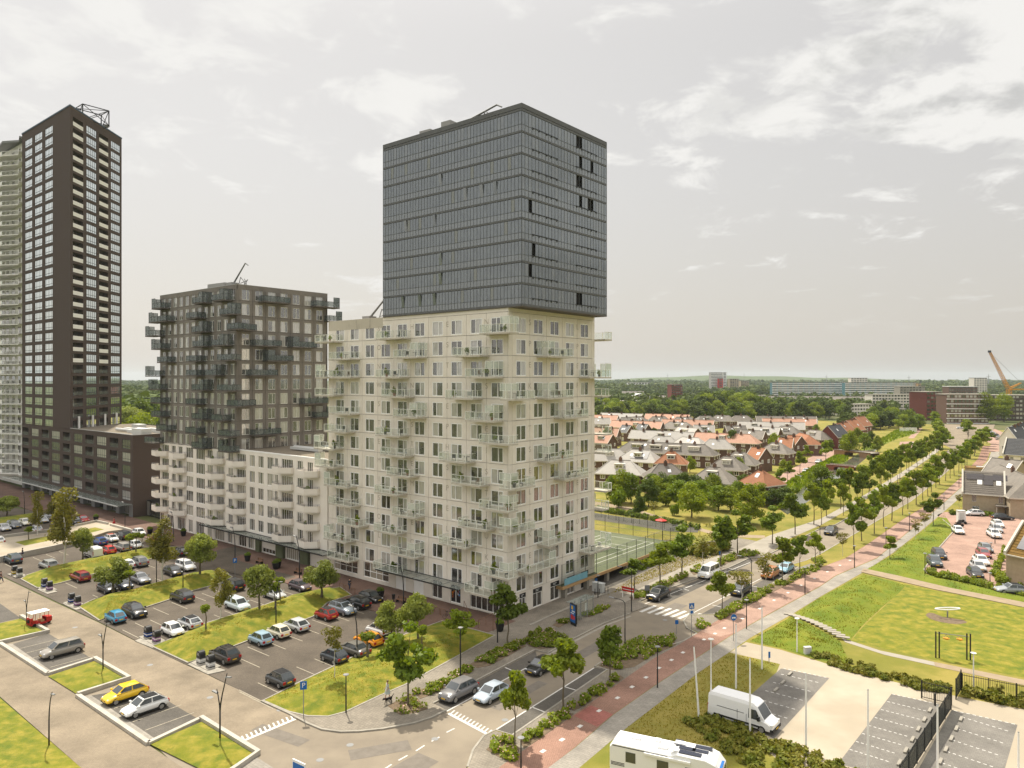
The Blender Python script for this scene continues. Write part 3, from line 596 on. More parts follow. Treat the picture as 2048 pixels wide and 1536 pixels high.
mound('reed_bank', [(1645,988),(1686,955),(1716,934),(1750,910),(1800,890),(1812,893),(1760,918),(1722,943),(1690,965),(1655,995)], 0.6, 2, 'dry_grass', z=0.11, step=1.6, rough=0.2, label='yellow reed bank on the avenue side of the canal')
mound('reed_bank', [(1712,905),(1745,888),(1790,862),(1830,856),(1835,866),(1790,880),(1755,896)], 0.8, 3, 'meadow', z=0.11, step=2.5, rough=0.3, label='dark green reed field at the head of the canal')
sheet('turning_place', [(1800,884),(1868,882),(1862,890),(1835,902),(1803,906),(1796,900)], 0.116, 'pink_paving', label='pink paved turning place by the far bridge')
sheet('footpath', [(1738,912),(1790,912),(1803,906),(1835,903),(1860,892),(1866,897),(1838,908),(1800,914),(1738,917)], 0.120, 'concrete_path', label='pale path from the far bridge to the avenue')
sheet('footpath', [(1816,877),(1834,857),(1845,857),(1828,877)], 0.118, 'pink_paving', label='short pink path at the head of the canal')
sheet('far_crossing', [(1868,880),(1868,849),(1990,849),(1984,868),(1962,880),(1948,897),(1902,897)], 0.125, 'clinker', label='pale road junction at the far end of the avenue')
sheet('far_street', [(1975,905),(1982,888),(1950,870),(1990,858),(2048,884),(2048,900)], 0.122, 'pink_paving', label='pink street with parked cars at the far right')
# walled terrace at the far left
def wallthing(label, pts, h, wd, m='white_kerb', z=0.0): b2 = MB(); strip(pts, wd, z, z + h, b2); return tag(part('terrace_wall', b2, m), label, 'wall')
sheet('terrace', [(-60,1130),(0,1124),(45,1114),(108,1101),(150,1090),(215,1068),(262,1062),(215,1049),(193,1047),(97,1070),(0,1082),(-60,1090)], 0.55, 'sand_paving', thick=0.55, label='raised sandy terrace with lawns left of the parking lot')
wallthing('stained white retaining wall with a seated person above', [(-60,1131),(0,1125),(45,1115),(108,1102),(150,1091)], 1.05, 0.35)
wallthing('white wall behind the terrace with the pale small car', [(-60,1089),(0,1081),(97,1068)], 1.0, 0.35)
wallthing('white wall corner beside the red car near the brick wing', [(150,1058),(193,1049),(216,1054)], 1.0, 0.35)
wallthing('short white wall beside the plaza lamp', [(221,1056),(264,1068)], 0.95, 0.35)
mound('lawn', [(30,1090),(103,1076),(113,1084),(50,1097)], 0.12, 1.0, 'grass', z=0.56, step=1.2, label='small lawn on the raised terrace')
mound('lawn', [(150,1068),(190,1060),(208,1064),(170,1074)], 0.12, 1.0, 'grass', z=0.56, step=1.2, label='small lawn patch beside the plaza wall')
# ------------------------------------------------------------ painted markings (parts of the road)
LOT = bpy.data.objects['parking_lot']; SRD = bpy.data.objects['side_road']
def line(parent, a, b, wd, z, m='line_paint', name='painted_line', px=True):
    b2 = MB(); strip([a, b], wd, z, z, b2, px=px); return part(name, b2, m, parent)
for k in range(7):
    f = k / 6; a = (1281 + (1372 - 1281) * f, 1224 + (1240 - 1224) * f); line(road, a, (a[0] + 30, a[1] - 12.5), 0.5, 0.012, name='zebra_stripe')
for (a, b) in (((897,1427),(978,1470)), ((484,1483),(591,1438))):
    line(road, a, b, 0.32, 0.012, name='threshold_line')
    for k in range(12):
        f = (k + 0.5) / 12; p = (a[0] + (b[0]-a[0]) * f, a[1] + (b[1]-a[1]) * f)
        q = (p[0] + (9 if a[0] > 700 else -5), p[1] - (8 if a[0] > 700 else 9)); line(road, p, q, 0.16, 0.013, name='threshold_tooth')
for a, b in (((893,1465),(909,1457)), ((863,1483),(879,1474)), ((832,1502),(849,1491)), ((797,1521),(815,1511)), ((765,1541),(783,1529))): line(road, a, b, 0.15, 0.012, name='centre_dash')
line(road, (893,1423), (1076,1323), 0.15, 0.014, name='bay_edge_line'); line(road, (990,1461), (1188,1336), 0.15, 0.014, name='bay_edge_line')
line(road, (1280,1212), (1500,1125), 0.14, 0.014, name='bay_edge_line'); line(road, (1380,1229), (1580,1128), 0.14, 0.014, name='bay_edge_line')
for a, b in (((1063,1414),(1089,1424)), ((1127,1373),(1153,1381)), ((948,1372),(966,1381)), ((1010,1335),(1031,1344)), ((1357,1176),(1378,1181)), ((1415,1150),(1432,1154)), ((1458,1137),(1473,1140)), ((1424,1210),(1442,1214)), ((1497,1171),(1514,1174))): line(road, a, b, 0.14, 0.014, name='bay_line')
b2 = MB(); strip([(1075,1320),(1140,1287),(1210,1251),(1262,1232)], 0.35, 0.006, 0.006, b2); part('gutter_line', b2, 'kerb', road)
# lot lines run along the facade direction
def lotline(px, py, ln=4.6, m='faded_line'):
    x, y = G(px, py); line(LOT, (x, y), (x - VV[0] * ln, y - VV[1] * ln), 0.11, 0.022, m, px=False)
for p in [(478,1380),(516,1366),(593,1334),(629,1318),(660,1304),(475,1315),(495,1294),(528,1281),(562,1266),(595,1252),(624,1240),(656,1228),(685,1214),(715,1204),(300,1240),(306,1216),(343,1205),(380,1190),(404,1187),(424,1178),(428,1230),(449,1222),(500,1200),(566,1183),(131,1166),(190,1155),(260,1136),(285,1127),(185,1190),(310,1157),(66,1115),(92,1109),(118,1103),(10,1128),(330,1146),(245,1260),(270,1246)]: lotline(*p)
for p in [(41,1297),(53,1306),(66,1316),(100,1335),(228,1417),(265,1444),(290,1461)]:
    x, y = G(*p); line(SRD, (x, y), (x + U[0] * 4.6, y + U[1] * 4.6), 0.11, 0.020, 'faded_line', px=False)
for a, b in (((479,1384),(546,1418)),): line(SRD, a, b, 0.12, 0.024, 'faded_line')
SL = bpy.data.objects['sand_lot']
def dashes(a, b, n, parent=SL, wd=0.10, z=0.122):
    A, B = Vector(G(*a)), Vector(G(*b))
    for k in range(n): line(parent, A.lerp(B, (k + .15) / n), A.lerp(B, (k + .70) / n), wd, z, name='dash', px=False)
dashes((1783,1390), (1878,1411), 9)
for k in range(7): f = k / 6; a = (1773 - 75 * f, 1405 + 96 * f); dashes(a, (a[0] + 82, a[1] + 20 + 6 * f), 8)
dashes((1906,1423), (2034,1452), 10)
for k in range(5): f = k / 4; a = (1922 - 40 * f, 1436 + 92 * f); dashes(a, (a[0] + 98, a[1] + 30 + 4 * f), 8)
dashes((1565,1338), (1656,1358), 9)
for k in range(5): f = k / 4; a = (1560 - 62 * f, 1350 + 66 * f); dashes(a, (a[0] + 80 , a[1] + 18 + 6 * f), 7)
# kerb stones at the heads of the bays
for i, p in enumerate([(1860,1424),(1849,1443),(1837,1462),(1825,1483),(1812,1505),(1799,1530),(1922,1442),(1913,1461),(1903,1481),(1892,1503),(1881,1527),(1580,1351),(1566,1368),(1552,1383)]):
    x, y = G(*p); tag(inst('wheel_stop', MB().box(-.12,.12,-.55,.55,0,.16).mesh('wheel_stop', 'kerb') if i == 0 else bpy.data.meshes['wheel_stop'], None, (x, y, .11), R(-39)), '%s stone wheel stop from the far end, %s' % (ORD[i - (0 if i < 6 else 6 if i < 11 else 11)], 'left of the black fence' if i < 6 else 'right of the black fence' if i < 11 else 'behind the white van'), 'wheel stop', 'wheel stops in the sand lot')
# manhole covers and asphalt repairs
for i, p in enumerate([(700,1490),(640,1520),(870,1478),(1010,1440),(1120,1330),(1240,1270),(1330,1240),(420,1395),(300,1330),(150,1255),(1450,1150),(560,1420)]):
    x, y = G(*p); inst('manhole_cover', MB().lathe([(.32, 0), (.31, .004)], 14).mesh('manhole_cover', 'steel') if i == 0 else bpy.data.meshes['manhole_cover'], road, (x, y, .013))
for p, (a, b), rz in (((760,1500),(2.6,.9),20),((1180,1300),(3.2,.8),52),((1350,1215),(2.0,1.0),52),((560,1470),(3.0,.7),-30),((830,1530),(1.6,1.2),52),((1040,1390),(4.0,.6),52)):
    x, y = G(*p); part('asphalt_repair', MB().quad((-a,-b,0),(a,-b,0),(a,b,0),(-a,b,0)), 'repair', road, (x, y, .009), R(rz))
# ============================================================ the large buildings on the facade line
def winset(key, w_, h, mulls, trans, frame, pane, t=0.135, y0=0.015, y1=0.11, merge=False):
    """shared meshes of a window: a frame with mullions at the given fractions and its panes"""
    mb = MB(); rframe(mb, -w_/2, w_/2, 0, h, t, y0, y1)
    xs = [-w_/2 + t/2] + [-w_/2 + w_ * f for f in mulls] + [w_/2 - t/2]
    for x in xs[1:-1]: mb.box(x - t/2, x + t/2, y0, y1, t, h - t)
    if trans: mb.box(-w_/2 + t, w_/2 - t, y0 + .004, y1 - .004, h * trans - t/2, h * trans + t/2)
    fm = mb.mesh(key + '_frame', frame); panes = []
    if merge:
        panes.append((MB().quad((-w_/2 + t*.5, y1 - .03, t*.5), (w_/2 - t*.5, y1 - .03, t*.5), (w_/2 - t*.5, y1 - .03, h - t*.5), (-w_/2 + t*.5, y1 - .03, h - t*.5)).mesh(key + '_pane', pane), 0, 0))
    else:
        for a, b in zip(xs[:-1], xs[1:]):
            hw = (b - a) / 2 - .005
            panes.append((MB().quad((-hw, y1 - .03, t*.5), (hw, y1 - .03, t*.5), (hw, y1 - .03, h - t*.5), (-hw, y1 - .03, h - t*.5)).mesh(key + '_pane', pane), (a + b) / 2, 0))
    return fm, panes
def window(parent, loc, rz, ws, name='window'):
    o = inst(name, ws[0], parent, loc, rz)
    for me, x, z in ws[1]: inst('pane', me, o, (x, 0, z))
    return o
BALC = {}
def balcony(parent, loc, rz, w_, style, screen=0, d=2.0):
    """slab with a framed glass balustrade; screen: -1 left, 1 right, 0 none"""
    w_ = round(w_ * 5) / 5; key = (w_, style, screen, d)
    slab, fr, gl = {'pale': ('balcony_slab', 'green_frame', 'rail_glass'), 'smoke': ('grey_core', 'dark_frame', 'smoke_glass'), 'far': ('balcony_slab', 'white_frame', 'rail_glass')}[style]
    if key not in BALC:
        h = 1.08; sb = MB().box(-w_/2, w_/2, -d, -.01, -.22, 0).mesh('balcony_slab', slab)
        r = MB(); T = .075
        nn = max(3, round(w_ / 1.7)); xs = [-w_/2 + T/2 + (w_ - T) * i / nn for i in range(nn + 1)]
        for x in xs: r.box(x - T/2, x + T/2, -d + .02, -d + .02 + T, 0, h)
        r.box(-w_/2, w_/2, -d + .01, -d + .08, h, h + .05); r.box(-w_/2, w_/2, -d + .025, -d + .065, .06, .10)
        for sx in (-1, 1):
            x = sx * (w_/2 - T/2); r.box(x - T/2, x + T/2, -d + .08, 0, h, h + .05); r.box(x - T/2, x + T/2, -d * .5 - T/2, -d * .5 + T/2, 0, h); r.box(x - .02, x + .02, -d + .08, 0, .06, .10)
        if screen:
            x = screen * (w_/2 - T/2)
            for yy in (-d + .05, -d * .5, -.04): r.box(x - T/2, x + T/2, yy - T/2, yy + T/2, h + .05, 2.05)
            r.box(x - T/2, x + T/2, -d + .02, 0, 2.05, 2.1)
            x2 = x - screen * 1.5; r.box(x2 - T/2, x2 + T/2, -d + .02, -d + .07, h + .05, 2.05); r.box(min(x, x2), max(x, x2), -d + .02, -d + .07, 2.05, 2.1)
        rm = r.mesh('balcony_rail', fr)
        pm = [(MB().box(xs[i] + .03, xs[i+1] - .03, -d + .035, -d + .055, .12, h - .01).mesh('balcony_pane', gl), 'glass_panel') for i in range(nn)]
        pm += [(MB().box(sx * (w_/2 - T/2) - .01, sx * (w_/2 - T/2) + .01, -d + .1, -.03, .12, h - .01).mesh('balcony_side', gl), 'side_panel') for sx in (-1, 1)]
        if screen:
            x = screen * (w_/2 - T/2); g2 = 'frost_glass' if style == 'pale' else gl
            pm.append((MB().box(x - .012, x + .012, -d + .1, -.06, h + .06, 2.04).mesh('screen_pane', g2), 'screen'))
            x2 = x - screen * 1.5; pm.append((MB().box(min(x, x2) + .04, max(x, x2) - .04, -d + .036, -d + .056, h + .06, 2.04).mesh('screen_pane', g2), 'screen'))
        BALC[key] = (sb, rm, pm)
    sb, rm, pm = BALC[key]
    o = inst('balcony', sb, parent, loc, rz); inst('railing', rm, o)
    for me, nm in pm: inst(nm, me, o)
    return o
FURN = []            # balcony furniture to be placed later: (world position, facing)
def to_world(org, x, y): c, s = math.cos(A0), math.sin(A0); return (org[0] + c * x - s * y, org[1] + s * x + c * y)
# ------------------------------------------------------------ beige tower with the dark glass box
BT = thing('apartment_tower', 'tall beige apartment tower carrying a dark glass box on top', 'building', (*C0, 0), A0)
core = MB().box(-38.9, -.24, .24, 20.75, 0, 41.0)
part('core', core, 'joint', BT)
FH = 2.92; zb = [38.0 - FH * j for j in range(13)]
def panel_mesh(name, W, Hh, ow, oh, oz, m, dp=.20):
    mb = MB(); g = .028
    facade(mb, W - 2*g, g, Hh - g, [(W/2 - g - ow/2, W/2 - g + ow/2, oz, oz + oh)], dp, TR(-W/2 + g, 0, 0))
    x0, x1, z0, z1 = -W/2 + g, W/2 - g, g, Hh - g
    mb.quad((x0,0,z0),(x0,0,z1),(x0,.12,z1),(x0,.12,z0)); mb.quad((x1,0,z0),(x1,.12,z0),(x1,.12,z1),(x1,0,z1)); mb.quad((x0,0,z1),(x1,0,z1),(x1,.12,z1),(x0,.12,z1)); mb.quad((x0,0,z0),(x0,.12,z0),(x1,.12,z0),(x1,0,z0))
    return mb.mesh(name, m)
pF = panel_mesh('front_panel', 3.77, FH, 2.2, 2.1, .18, 'beige_panel'); pR = panel_mesh('side_panel', 3.85, FH, 2.2, 2.1, .18, 'beige_panel')
wsA = [winset('beige_win_%d' % i, 2.2, 2.1, [f], tr, 'white_frame', 'pane') for i, (f, tr) in enumerate(((.55, 0), (.45, 0), (.40, 0), (.60, 0)))]
wsR = [winset('beige_side_%d' % i, 2.2, 2.1, [f], 0, 'white_frame', 'pane') for i, f in enumerate((.55, .48))]
rg = random.Random(3)
for j, z in enumerate(zb):
    for k in range(10):
        x = -(2.0 + 3.77 * k); inst('wall_panel', pF, BT, (x, 0, z)); window(BT, (x, 0, z + .18), 0, wsA[rg.randrange(4)])
    for k in range(5):
        y = 2.7 + 3.85 * k; inst('wall_panel', pR, BT, (0, y, z), R(90)); window(BT, (0, y, z + .18), R(90), wsR[rg.randrange(2)])
mb = MB()
for z in zb:
    g = .02
    for bb in ((-.115 + g, 0, 0, .775 - g), (-39, -37.8 - g, 0, .3), (-.3, 0, 20.02 + g, 20.9)): part('corner_pier', MB().box(*bb, z + g, z + FH - g), 'beige_panel', BT)
mb = MB().box(-39, 0, 0, .35, 40.94, 41.5).box(-.35, 0, .35, 20.9, 40.94, 41.5).box(-39, -38.65, .35, 20.9, 0, 41.5).box(-38.65, -.35, 20.55, 20.9, 0, 41.5)
part('parapet', mb, 'beige_wall', BT)
part('roof', MB().box(-38.65, -.35, .35, 20.55, 41.0, 41.1), 'gravel_roof', BT)
part('stained_band', MB().box(-38.98, -25.3, -.006, .34, 39.9, 41.46).box(-38.98, -25.3, -.0055, .0, 40.9, 41.45), 'stained_concrete', BT)
# letters cast into the panels, one column of letters beside some window columns
def letters(cols, face):
    for off, word in cols:
        for j, ch in enumerate(word):
            if ch == ' ': continue
            key = 'cast_' + ch
            me = bpy.data.meshes.get(key)
            if me is None: me = text_mesh(ch, 1.1, 'letter_groove', .004); me.name = key
            if face == 'F': inst('cast_letter', me, BT, (-off, -.004, zb[j] + 1.7), rot=(R(90), 0, 0))
            else: inst('cast_letter', me, BT, (.004, off, zb[j] + 1.7), rot=(R(90), 0, R(90)))
letters(((3.9, 'NIKSKEISTIUK '), (11.35, 'ESTIEPHSPELI '), (18.7, 'HE NISTEMPEC '), (26.2, 'SONWSTEMISOL ')), 'F')
letters(((4.62, 'SPEKITSELIKEN'), (16.2, 'LPEFKIKSETUSS')), 'R')
# ground floor
mb = MB(); opsF = []; fl = lambda a, b: (-s_of(a) + 39.0, -s_of(b) + 39.0)
GF = [(668,715,'white',.45,2.4), (727,777,'white',.45,2.4), (791,812,'door',.0,2.3), (827,847,'door',.0,2.3), (864,884,'dark',.1,2.55), (900,921,'poster',.1,2.55), (940,1008,'shop',.1,2.75)]
for a, b, kd, z0, h in GF:
    x0, x1 = fl(a, b); opsF.append((x0, x1, .12 + z0, .12 + z0 + h))
facade(mb, 39.0, 0, 2.97, opsF, .3, TR(-39.0, 0, 0))
opsR = []; GR = [(1039,1052), (1066,1084.5), (1101,1119), (1134,1149.5), (1162,1177)]
for a, b in GR: opsR.append((t_of(a), t_of(b), .15, 2.75))
facade(mb, 20.9, 0, 2.97, opsR, .3, TR(0, 0, 0, R(90)))
part('ground_floor_wall', mb, 'beige_wall', BT)
for (a, b, kd, z0, h), op in zip(GF, opsF):
    W = op[1] - op[0]; xc = (op[0] + op[1]) / 2 - 39.0
    if kd == 'door': part('metal_door', MB().box(-W/2, W/2, .1, .16, 0, h).box(-.02, .02, .085, .1, .05, h - .05).box(W*.3, W*.38, .07, .1, h*.45, h*.5), 'white_frame', BT, (xc, 0, op[2])); continue
    nm = {'white': 4, 'dark': 2, 'poster': 2, 'shop': 6}[kd]
    ws = winset('shop_%s_%d' % (kd, a), W, h, [i / nm for i in range(1, nm)], {'white': .42, 'shop': .86, 'dark': 0, 'poster': 0}[kd], 'white_frame', {'white': 'frost_pane', 'dark': 'pane_dark', 'poster': 'poster', 'shop': 'pane_dark'}[kd] if False else ('pane_curtain' if kd == 'white' else 'pane_dark'), t=.09, y0=.12, y1=.22)
    window(BT, (xc, 0, op[2]), 0, ws, 'shop_window')
    if kd == 'poster':
        for sx, cols in ((-1, ((.55, .16, .01), (.6, .35, .02), (.25, .05, .02), (.1, .03, .02))), (1, ((.10, .25, .5), (.5, .45, .42), (.35, .08, .05), (.05, .04, .05)))):
            po = part('window_poster', MB().box(-W/4 + .12, W/4 - .12, .168, .176, .15, h - .15), 'obj_color', BT, (xc + sx * W/4, 0, op[2]), color=(.03, .025, .025))
            rr = random.Random(5 + sx)
            for q in range(9):
                r_ = rr.uniform(.08, .2); bx, bz = rr.uniform(-W/4 + .34, W/4 - .34), rr.uniform(.4, h - .6)
                part('printed_shape', MB().lathe([(r_, 0), (r_ * .8, .004)], 8), 'obj_color', po, (bx, .166, bz), color=cols[q % 4]).rotation_euler = (R(90), 0, 0)
for i, op in enumerate(opsR):
    W = op[1] - op[0]; yc = (op[0] + op[1]) / 2
    ws = winset('shop_side_%d' % i, W, 1.95, [.5], 0, 'white_frame', 'pane_dark', t=.08, y0=.12, y1=.22); window(BT, (0, yc, .15), R(90), ws, 'shop_window')
    sg = part('shop_sign', MB().box(-W/2, W/2, .06, .26, 0, .62), 'black_metal', BT, (0, yc, 2.12), R(90))
    for q in range(2): part('sign_lettering', MB().box(-W*.18, W*.2 - q*.2, .05, .058, .36 - q*.17, .42 - q*.17), 'sign_white', sg)
    if i == 2: part('orange_border', MB().box(-W/2 - .14, -W/2, .03, .26, 0, .62).box(-W/2 - .14, W/2, .03, .26, .62, .7), 'fascia_tan', sg)
part('shop_sign', MB().box(-2.3, 2.3, .05, .25, 0, .42), 'black_metal', BT, ((opsF[-1][0] + opsF[-1][1]) / 2 - 39.0, 0, 2.5))
cx0, cx1 = -s_of(762, 1.2), -s_of(928, 1.2)
cp = part('canopy', MB().box(cx0, cx1, -2.4, -2.28, 2.98, 3.14).box(cx0, cx1, -.1, 0, 3.2, 3.3), 'black_metal', BT)
for i in range(9):
    a = cx0 + (cx1 - cx0) * i / 9; b = cx0 + (cx1 - cx0) * (i + 1) / 9
    part('canopy_pane', MB().add([(a+.04,-2.28,3.06),(b-.04,-2.28,3.06),(b-.04,-.1,3.26),(a+.04,-.1,3.26)], [(0,1,2,3)]), 'canopy_glass', cp); part('canopy_bar', MB().box(a-.03, a+.03, -2.28, -.1, 3.0, 3.06), 'black_metal', cp)
# balconies of the beige tower: photo columns of the front edges, per floor from the top
q = lambda x: x / 3.303 + 620
FB = [[(1120,1315,1),(433,600,0),(30,150,0)], [(940,1120,0),(548,710,1),(120,265,0)], [(1022,1215,1),(433,590,0),(125,265,0),(35,112,-1)], [(893,1075,0),(470,625,0),(30,155,0)], [(1022,1215,1),(548,705,1),(125,262,0)], [(1115,1312,0),(430,590,0),(92,232,0)], [(850,1028,0),(463,622,0),(25,152,-1)], [(930,1125,0),(505,655,0),(30,152,-1)], [(1115,1312,1),(425,575,0),(90,243,-1)], [(975,1165,0),(540,692,1),(120,272,0)], [(850,1028,0),(420,572,0),(180,322,0)], [(1115,1312,1),(530,690,1),(90,235,-1)], [(1018,1208,1),(415,577,0),(112,255,0)]]
for j, row in enumerate(FB):
    for bi, (a, b, sc) in enumerate(row):
        s0, s1 = s_of(q(b), 2.0), s_of(q(a), 2.0); W = min(6.4, s1 - s0); x = -(s0 + s1) / 2
        balcony(BT, (x, 0, zb[j] + .06), 0, W, 'pale', sc); FURN.append((to_world(C0, x, -1.1), zb[j] + .06, W, 0, 'beige tower plaza side, %s balcony row from the top, %s' % (ORD[j], ['right', 'middle', 'left', 'far left'][bi])))
def t_front(px, d=2.0):                     # balcony front on the right face
    k = (px - 1024) / F; x, y = C0[0] - VV[0] * d, C0[1] - VV[1] * d
    return (k * y - x) / (U[0] - k * U[1])
RB = [(1,1548,1760,-1), (2,1840,2000,1), (3,1330,1488,-1), (3,1548,1765,-1), (4,1655,1868,0), (6,1548,1765,-1), (7,1655,1868,0), (7,1325,1490,-1), (9,1325,1490,-1), (10,1548,1765,-1), (11,1425,1650,1), (11,1840,2000,1)]
for j, a, b, sc in RB:
    t0, t1 = t_front(q(a)), t_front(q(b)); W = min(6.0, t1 - t0); y = (t0 + t1) / 2
    balcony(BT, (0, y, zb[j] + .06), R(90), W, 'pale', sc); FURN.append((to_world(C0, 1.1, y), zb[j] + .06, W, 1, 'beige tower street side, %s row from the top, %s' % (ORD[j], 'near corner' if a < 1430 else 'middle' if a < 1600 else 'far end')))
for j, W in ((0, 5), (2, 4), (3, 4), (5, 5), (6, 5), (8, 5), (9, 4)): balcony(BT, (-.6, 20.9, zb[j] + .06), R(180), W, 'pale', 1 if j != 3 else 0)
# the dark glass box
X0, X1, Y0, Y1, Z0, Z1 = -25.1, 2.39, -.16, 20.67, 41.55, 68.1
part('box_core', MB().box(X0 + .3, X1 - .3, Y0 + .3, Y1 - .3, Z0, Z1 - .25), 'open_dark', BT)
part('box_soffit', MB().box(X0, X1, Y0, Y1, Z0 - .12, Z0 - .002), 'grey_core', BT)
mb = MB(); FB_H = 2.84
mb.box(X0, X1, Y0, Y0 + .3, Z1 - .62, Z1); mb.box(X1 - .3, X1, Y0 + .3, Y1, Z1 - .62, Z1); mb.box(X0, X1 - .3, Y1 - .3, Y1, Z0, Z1); mb.box(X0, X0 + .3, Y0 + .3, Y1 - .3, Z0, Z1)
mb.box(X0 + .3, X1 - .3, Y0 + .3, Y1 - .3, Z1 - .5, Z1 - .3)
for k in range(10):
    z = Z0 + .05 + FB_H * k; z1 = z + .27 if k < 9 else z + .3
    if k < 9 or True: mb.box(X0, X1, Y0 + .01, Y0 + .3, z - .05, min(z1, Z1 - .62) - .05); mb.box(X1 - .3, X1 - .01, Y0 + .3, Y1, z - .05, min(z1, Z1 - .62) - .05)
part('spandrel', mb, 'box_band', BT)
mf = MB(); nF, nR = 45, 28
wF, wR = (X1 - X0) / nF, (Y1 - Y0) / nR
lowp = MB(); pU_F = MB().quad((.02,0,0),(wF-.02,0,0),(wF-.02,0,1.68),(.02,0,1.68)).mesh('upper_pane', 'box_pane'); pU_R = MB().quad((.02,0,0),(wR-.02,0,0),(wR-.02,0,1.68),(.02,0,1.68)).mesh('upper_pane', 'box_pane')
OPEN_R = {(8,6),(8,7),(7,8),(7,22),(6,17),(6,18),(5,18),(5,21),(5,22),(5,2),(3,3),(2,2),(0,17),(0,18),(8,18)}; OPEN_R = {(8,17),(8,18),(7,18),(7,22),(6,17),(6,18),(5,18),(5,21),(5,22),(4,2),(2,3),(1,2),(0,17),(0,18)}
TILT_F = {(5,37),(6,20),(5,28),(5,33),(4,18),(4,8),(2,20),(1,20),(0,7),(0,13),(0,18)}
opn = []; rail = []; joined = MB()
for k in range(9):
    z = Z0 + .27 + FB_H * k
    for i in range(nF):
        x = X0 + wF * i
        lowp.quad((x+.02,Y0+.05,z),(x+wF-.02,Y0+.05,z),(x+wF-.02,Y0+.05,z+.78),(x+.02,Y0+.05,z+.78))
        if (k, i) in TILT_F: inst('tilted_pane', pU_F, BT, (x, Y0 + .05, z + .84), rot=(R(7), 0, 0)); opn.append(MB().quad((x,Y0+.2,z+.84),(x+wF,Y0+.2,z+.84),(x+wF,Y0+.2,z+2.52),(x,Y0+.2,z+2.52)))
        elif k == 8: inst('pane', pU_F, BT, (x, Y0 + .05, z + .84))
        else: joined.quad((x+.02,Y0+.05,z+.84),(x+wF-.02,Y0+.05,z+.84),(x+wF-.02,Y0+.05,z+2.52),(x+.02,Y0+.05,z+2.52))
    for i in range(nR):
        y = Y0 + wR * i
        lowp.quad((X1-.05,y+.02,z),(X1-.05,y+wR-.02,z),(X1-.05,y+wR-.02,z+.78),(X1-.05,y+.02,z+.78))
        if (k, i) in OPEN_R: opn.append(MB().quad((X1-.28,y,z+.84),(X1-.28,y+wR,z+.84),(X1-.28,y+wR,z+2.52),(X1-.28,y,z+2.52)))
        else: inst('pane', pU_R, BT, (X1 - .05, y, z + .84), R(90))
    mf.box(X0, X1, Y0 + .02, Y0 + .07, z + .78, z + .84); mf.box(X1 - .07, X1 - .02, Y0 + .07, Y1, z + .78, z + .84)
    for y0_, y1_ in ((2.0, 7.9), (12.3, 17.9)):
        if k in (0, 1, 3) and y0_ > 10 and False: continue
        rb = MB().box(X1 + .02, X1 + .06, y0_, y1_, z + .86, z + .91)
        for yy in (y0_ + .3, y0_ + 1.6, (y0_ + y1_) / 2 + .4, y1_ - 1.5, y1_ - .2): rb.box(X1 - .02, X1 + .05, yy - .03, yy + .03, z + .62, z + .9)
        part('rail', rb, 'black_metal', BT)
for i in range(nF + 1): mf.box(X0 + wF*i - .022, X0 + wF*i + .022, Y0 + .02, Y0 + .06, Z0, Z1 - .62)
for i in range(nR + 1): mf.box(X1 - .06, X1 - .02, Y0 + wR*i - .022, Y0 + wR*i + .022, Z0, Z1 - .62)
part('mullion_grid', mf, 'box_mullion', BT); [part('open_window', q_, 'open_dark', BT) for q_ in opn]
tag(part('small_panes', lowp, 'box_pane', BT), None, None, None, 'stuff'); tag(part('glazing', joined, 'box_pane', BT), None, None, None, 'stuff')
cw = MB(); 
for (k, i) in [(7,3),(7,8),(7,16),(5,24),(5,28),(4,9),(4,13),(3,25),(2,10),(1,18),(6,30),(6,36),(3,40),(4,42),(6,41),(2,24),(1,31),(0,36),(1,5),(0,27)]:
    x = X0 + wF * i; z = Z0 + .27 + FB_H * k; cw.quad((x+.05,Y0+.045,z+.8),(x+wF-.05,Y0+.045,z+.8),(x+wF-.05,Y0+.045,z+2.48),(x+.05,Y0+.045,z+2.48))
part('pale_blind', cw, 'box_blind', BT)
# plant and cleaning cradles on the roofs
def cradle(parent, x, y, z, ln, el, rz, boxes):
    mb = MB()
    for b in boxes: mb.box(*b)
    part('plant_box', mb, 'grey_frame', parent, (x, y, z), rz)
    j = MB(); e = R(el); tip = (ln * math.cos(e), 0, 1.2 + ln * math.sin(e))
    j.tube((0, 0, 1.0), tip, .20, .13); j.tube((0, 0, 0), (0, 0, 1.2), .3, .25); j.tube(tip, (tip[0] + .9, 0, tip[2] - .5), .12, .1)
    part('cradle_jib', j, 'steel', parent, (x, y, z), rz)
    c = MB(); bx = tip[0] * .8
    for a, b in (((bx-.8,-.5,.2),(bx,-.5,2.2)), ((bx,-.5,2.2),(bx+1.2,-.5,1.2)), ((bx-.6,.5,.2),(bx+.9,.5,1.8)), ((bx+.9,.5,.2),(bx-.2,.5,2.0)), ((bx-.8,0,1.1),(bx+1.4,0,1.5)), ((bx+1.2,-.5,1.2),(bx+.4,.2,.2))): c.tube(a, b, .07)
    part('cradle_frame', c, 'steel', parent, (x, y, z), rz)
cradle(BT, -13.6, 3.2, 67.85, 8.6, 11, R(3), [(-1.2, .6, -1, 1, 0, 2.1), (-5.6, -3.4, -1, 1, 0, 1.6)])
cradle(BT, -33.2, 4.0, 41.1, 5.2, 38, R(4), [(-1.0, .7, -.8, .8, 0, 1.2)])
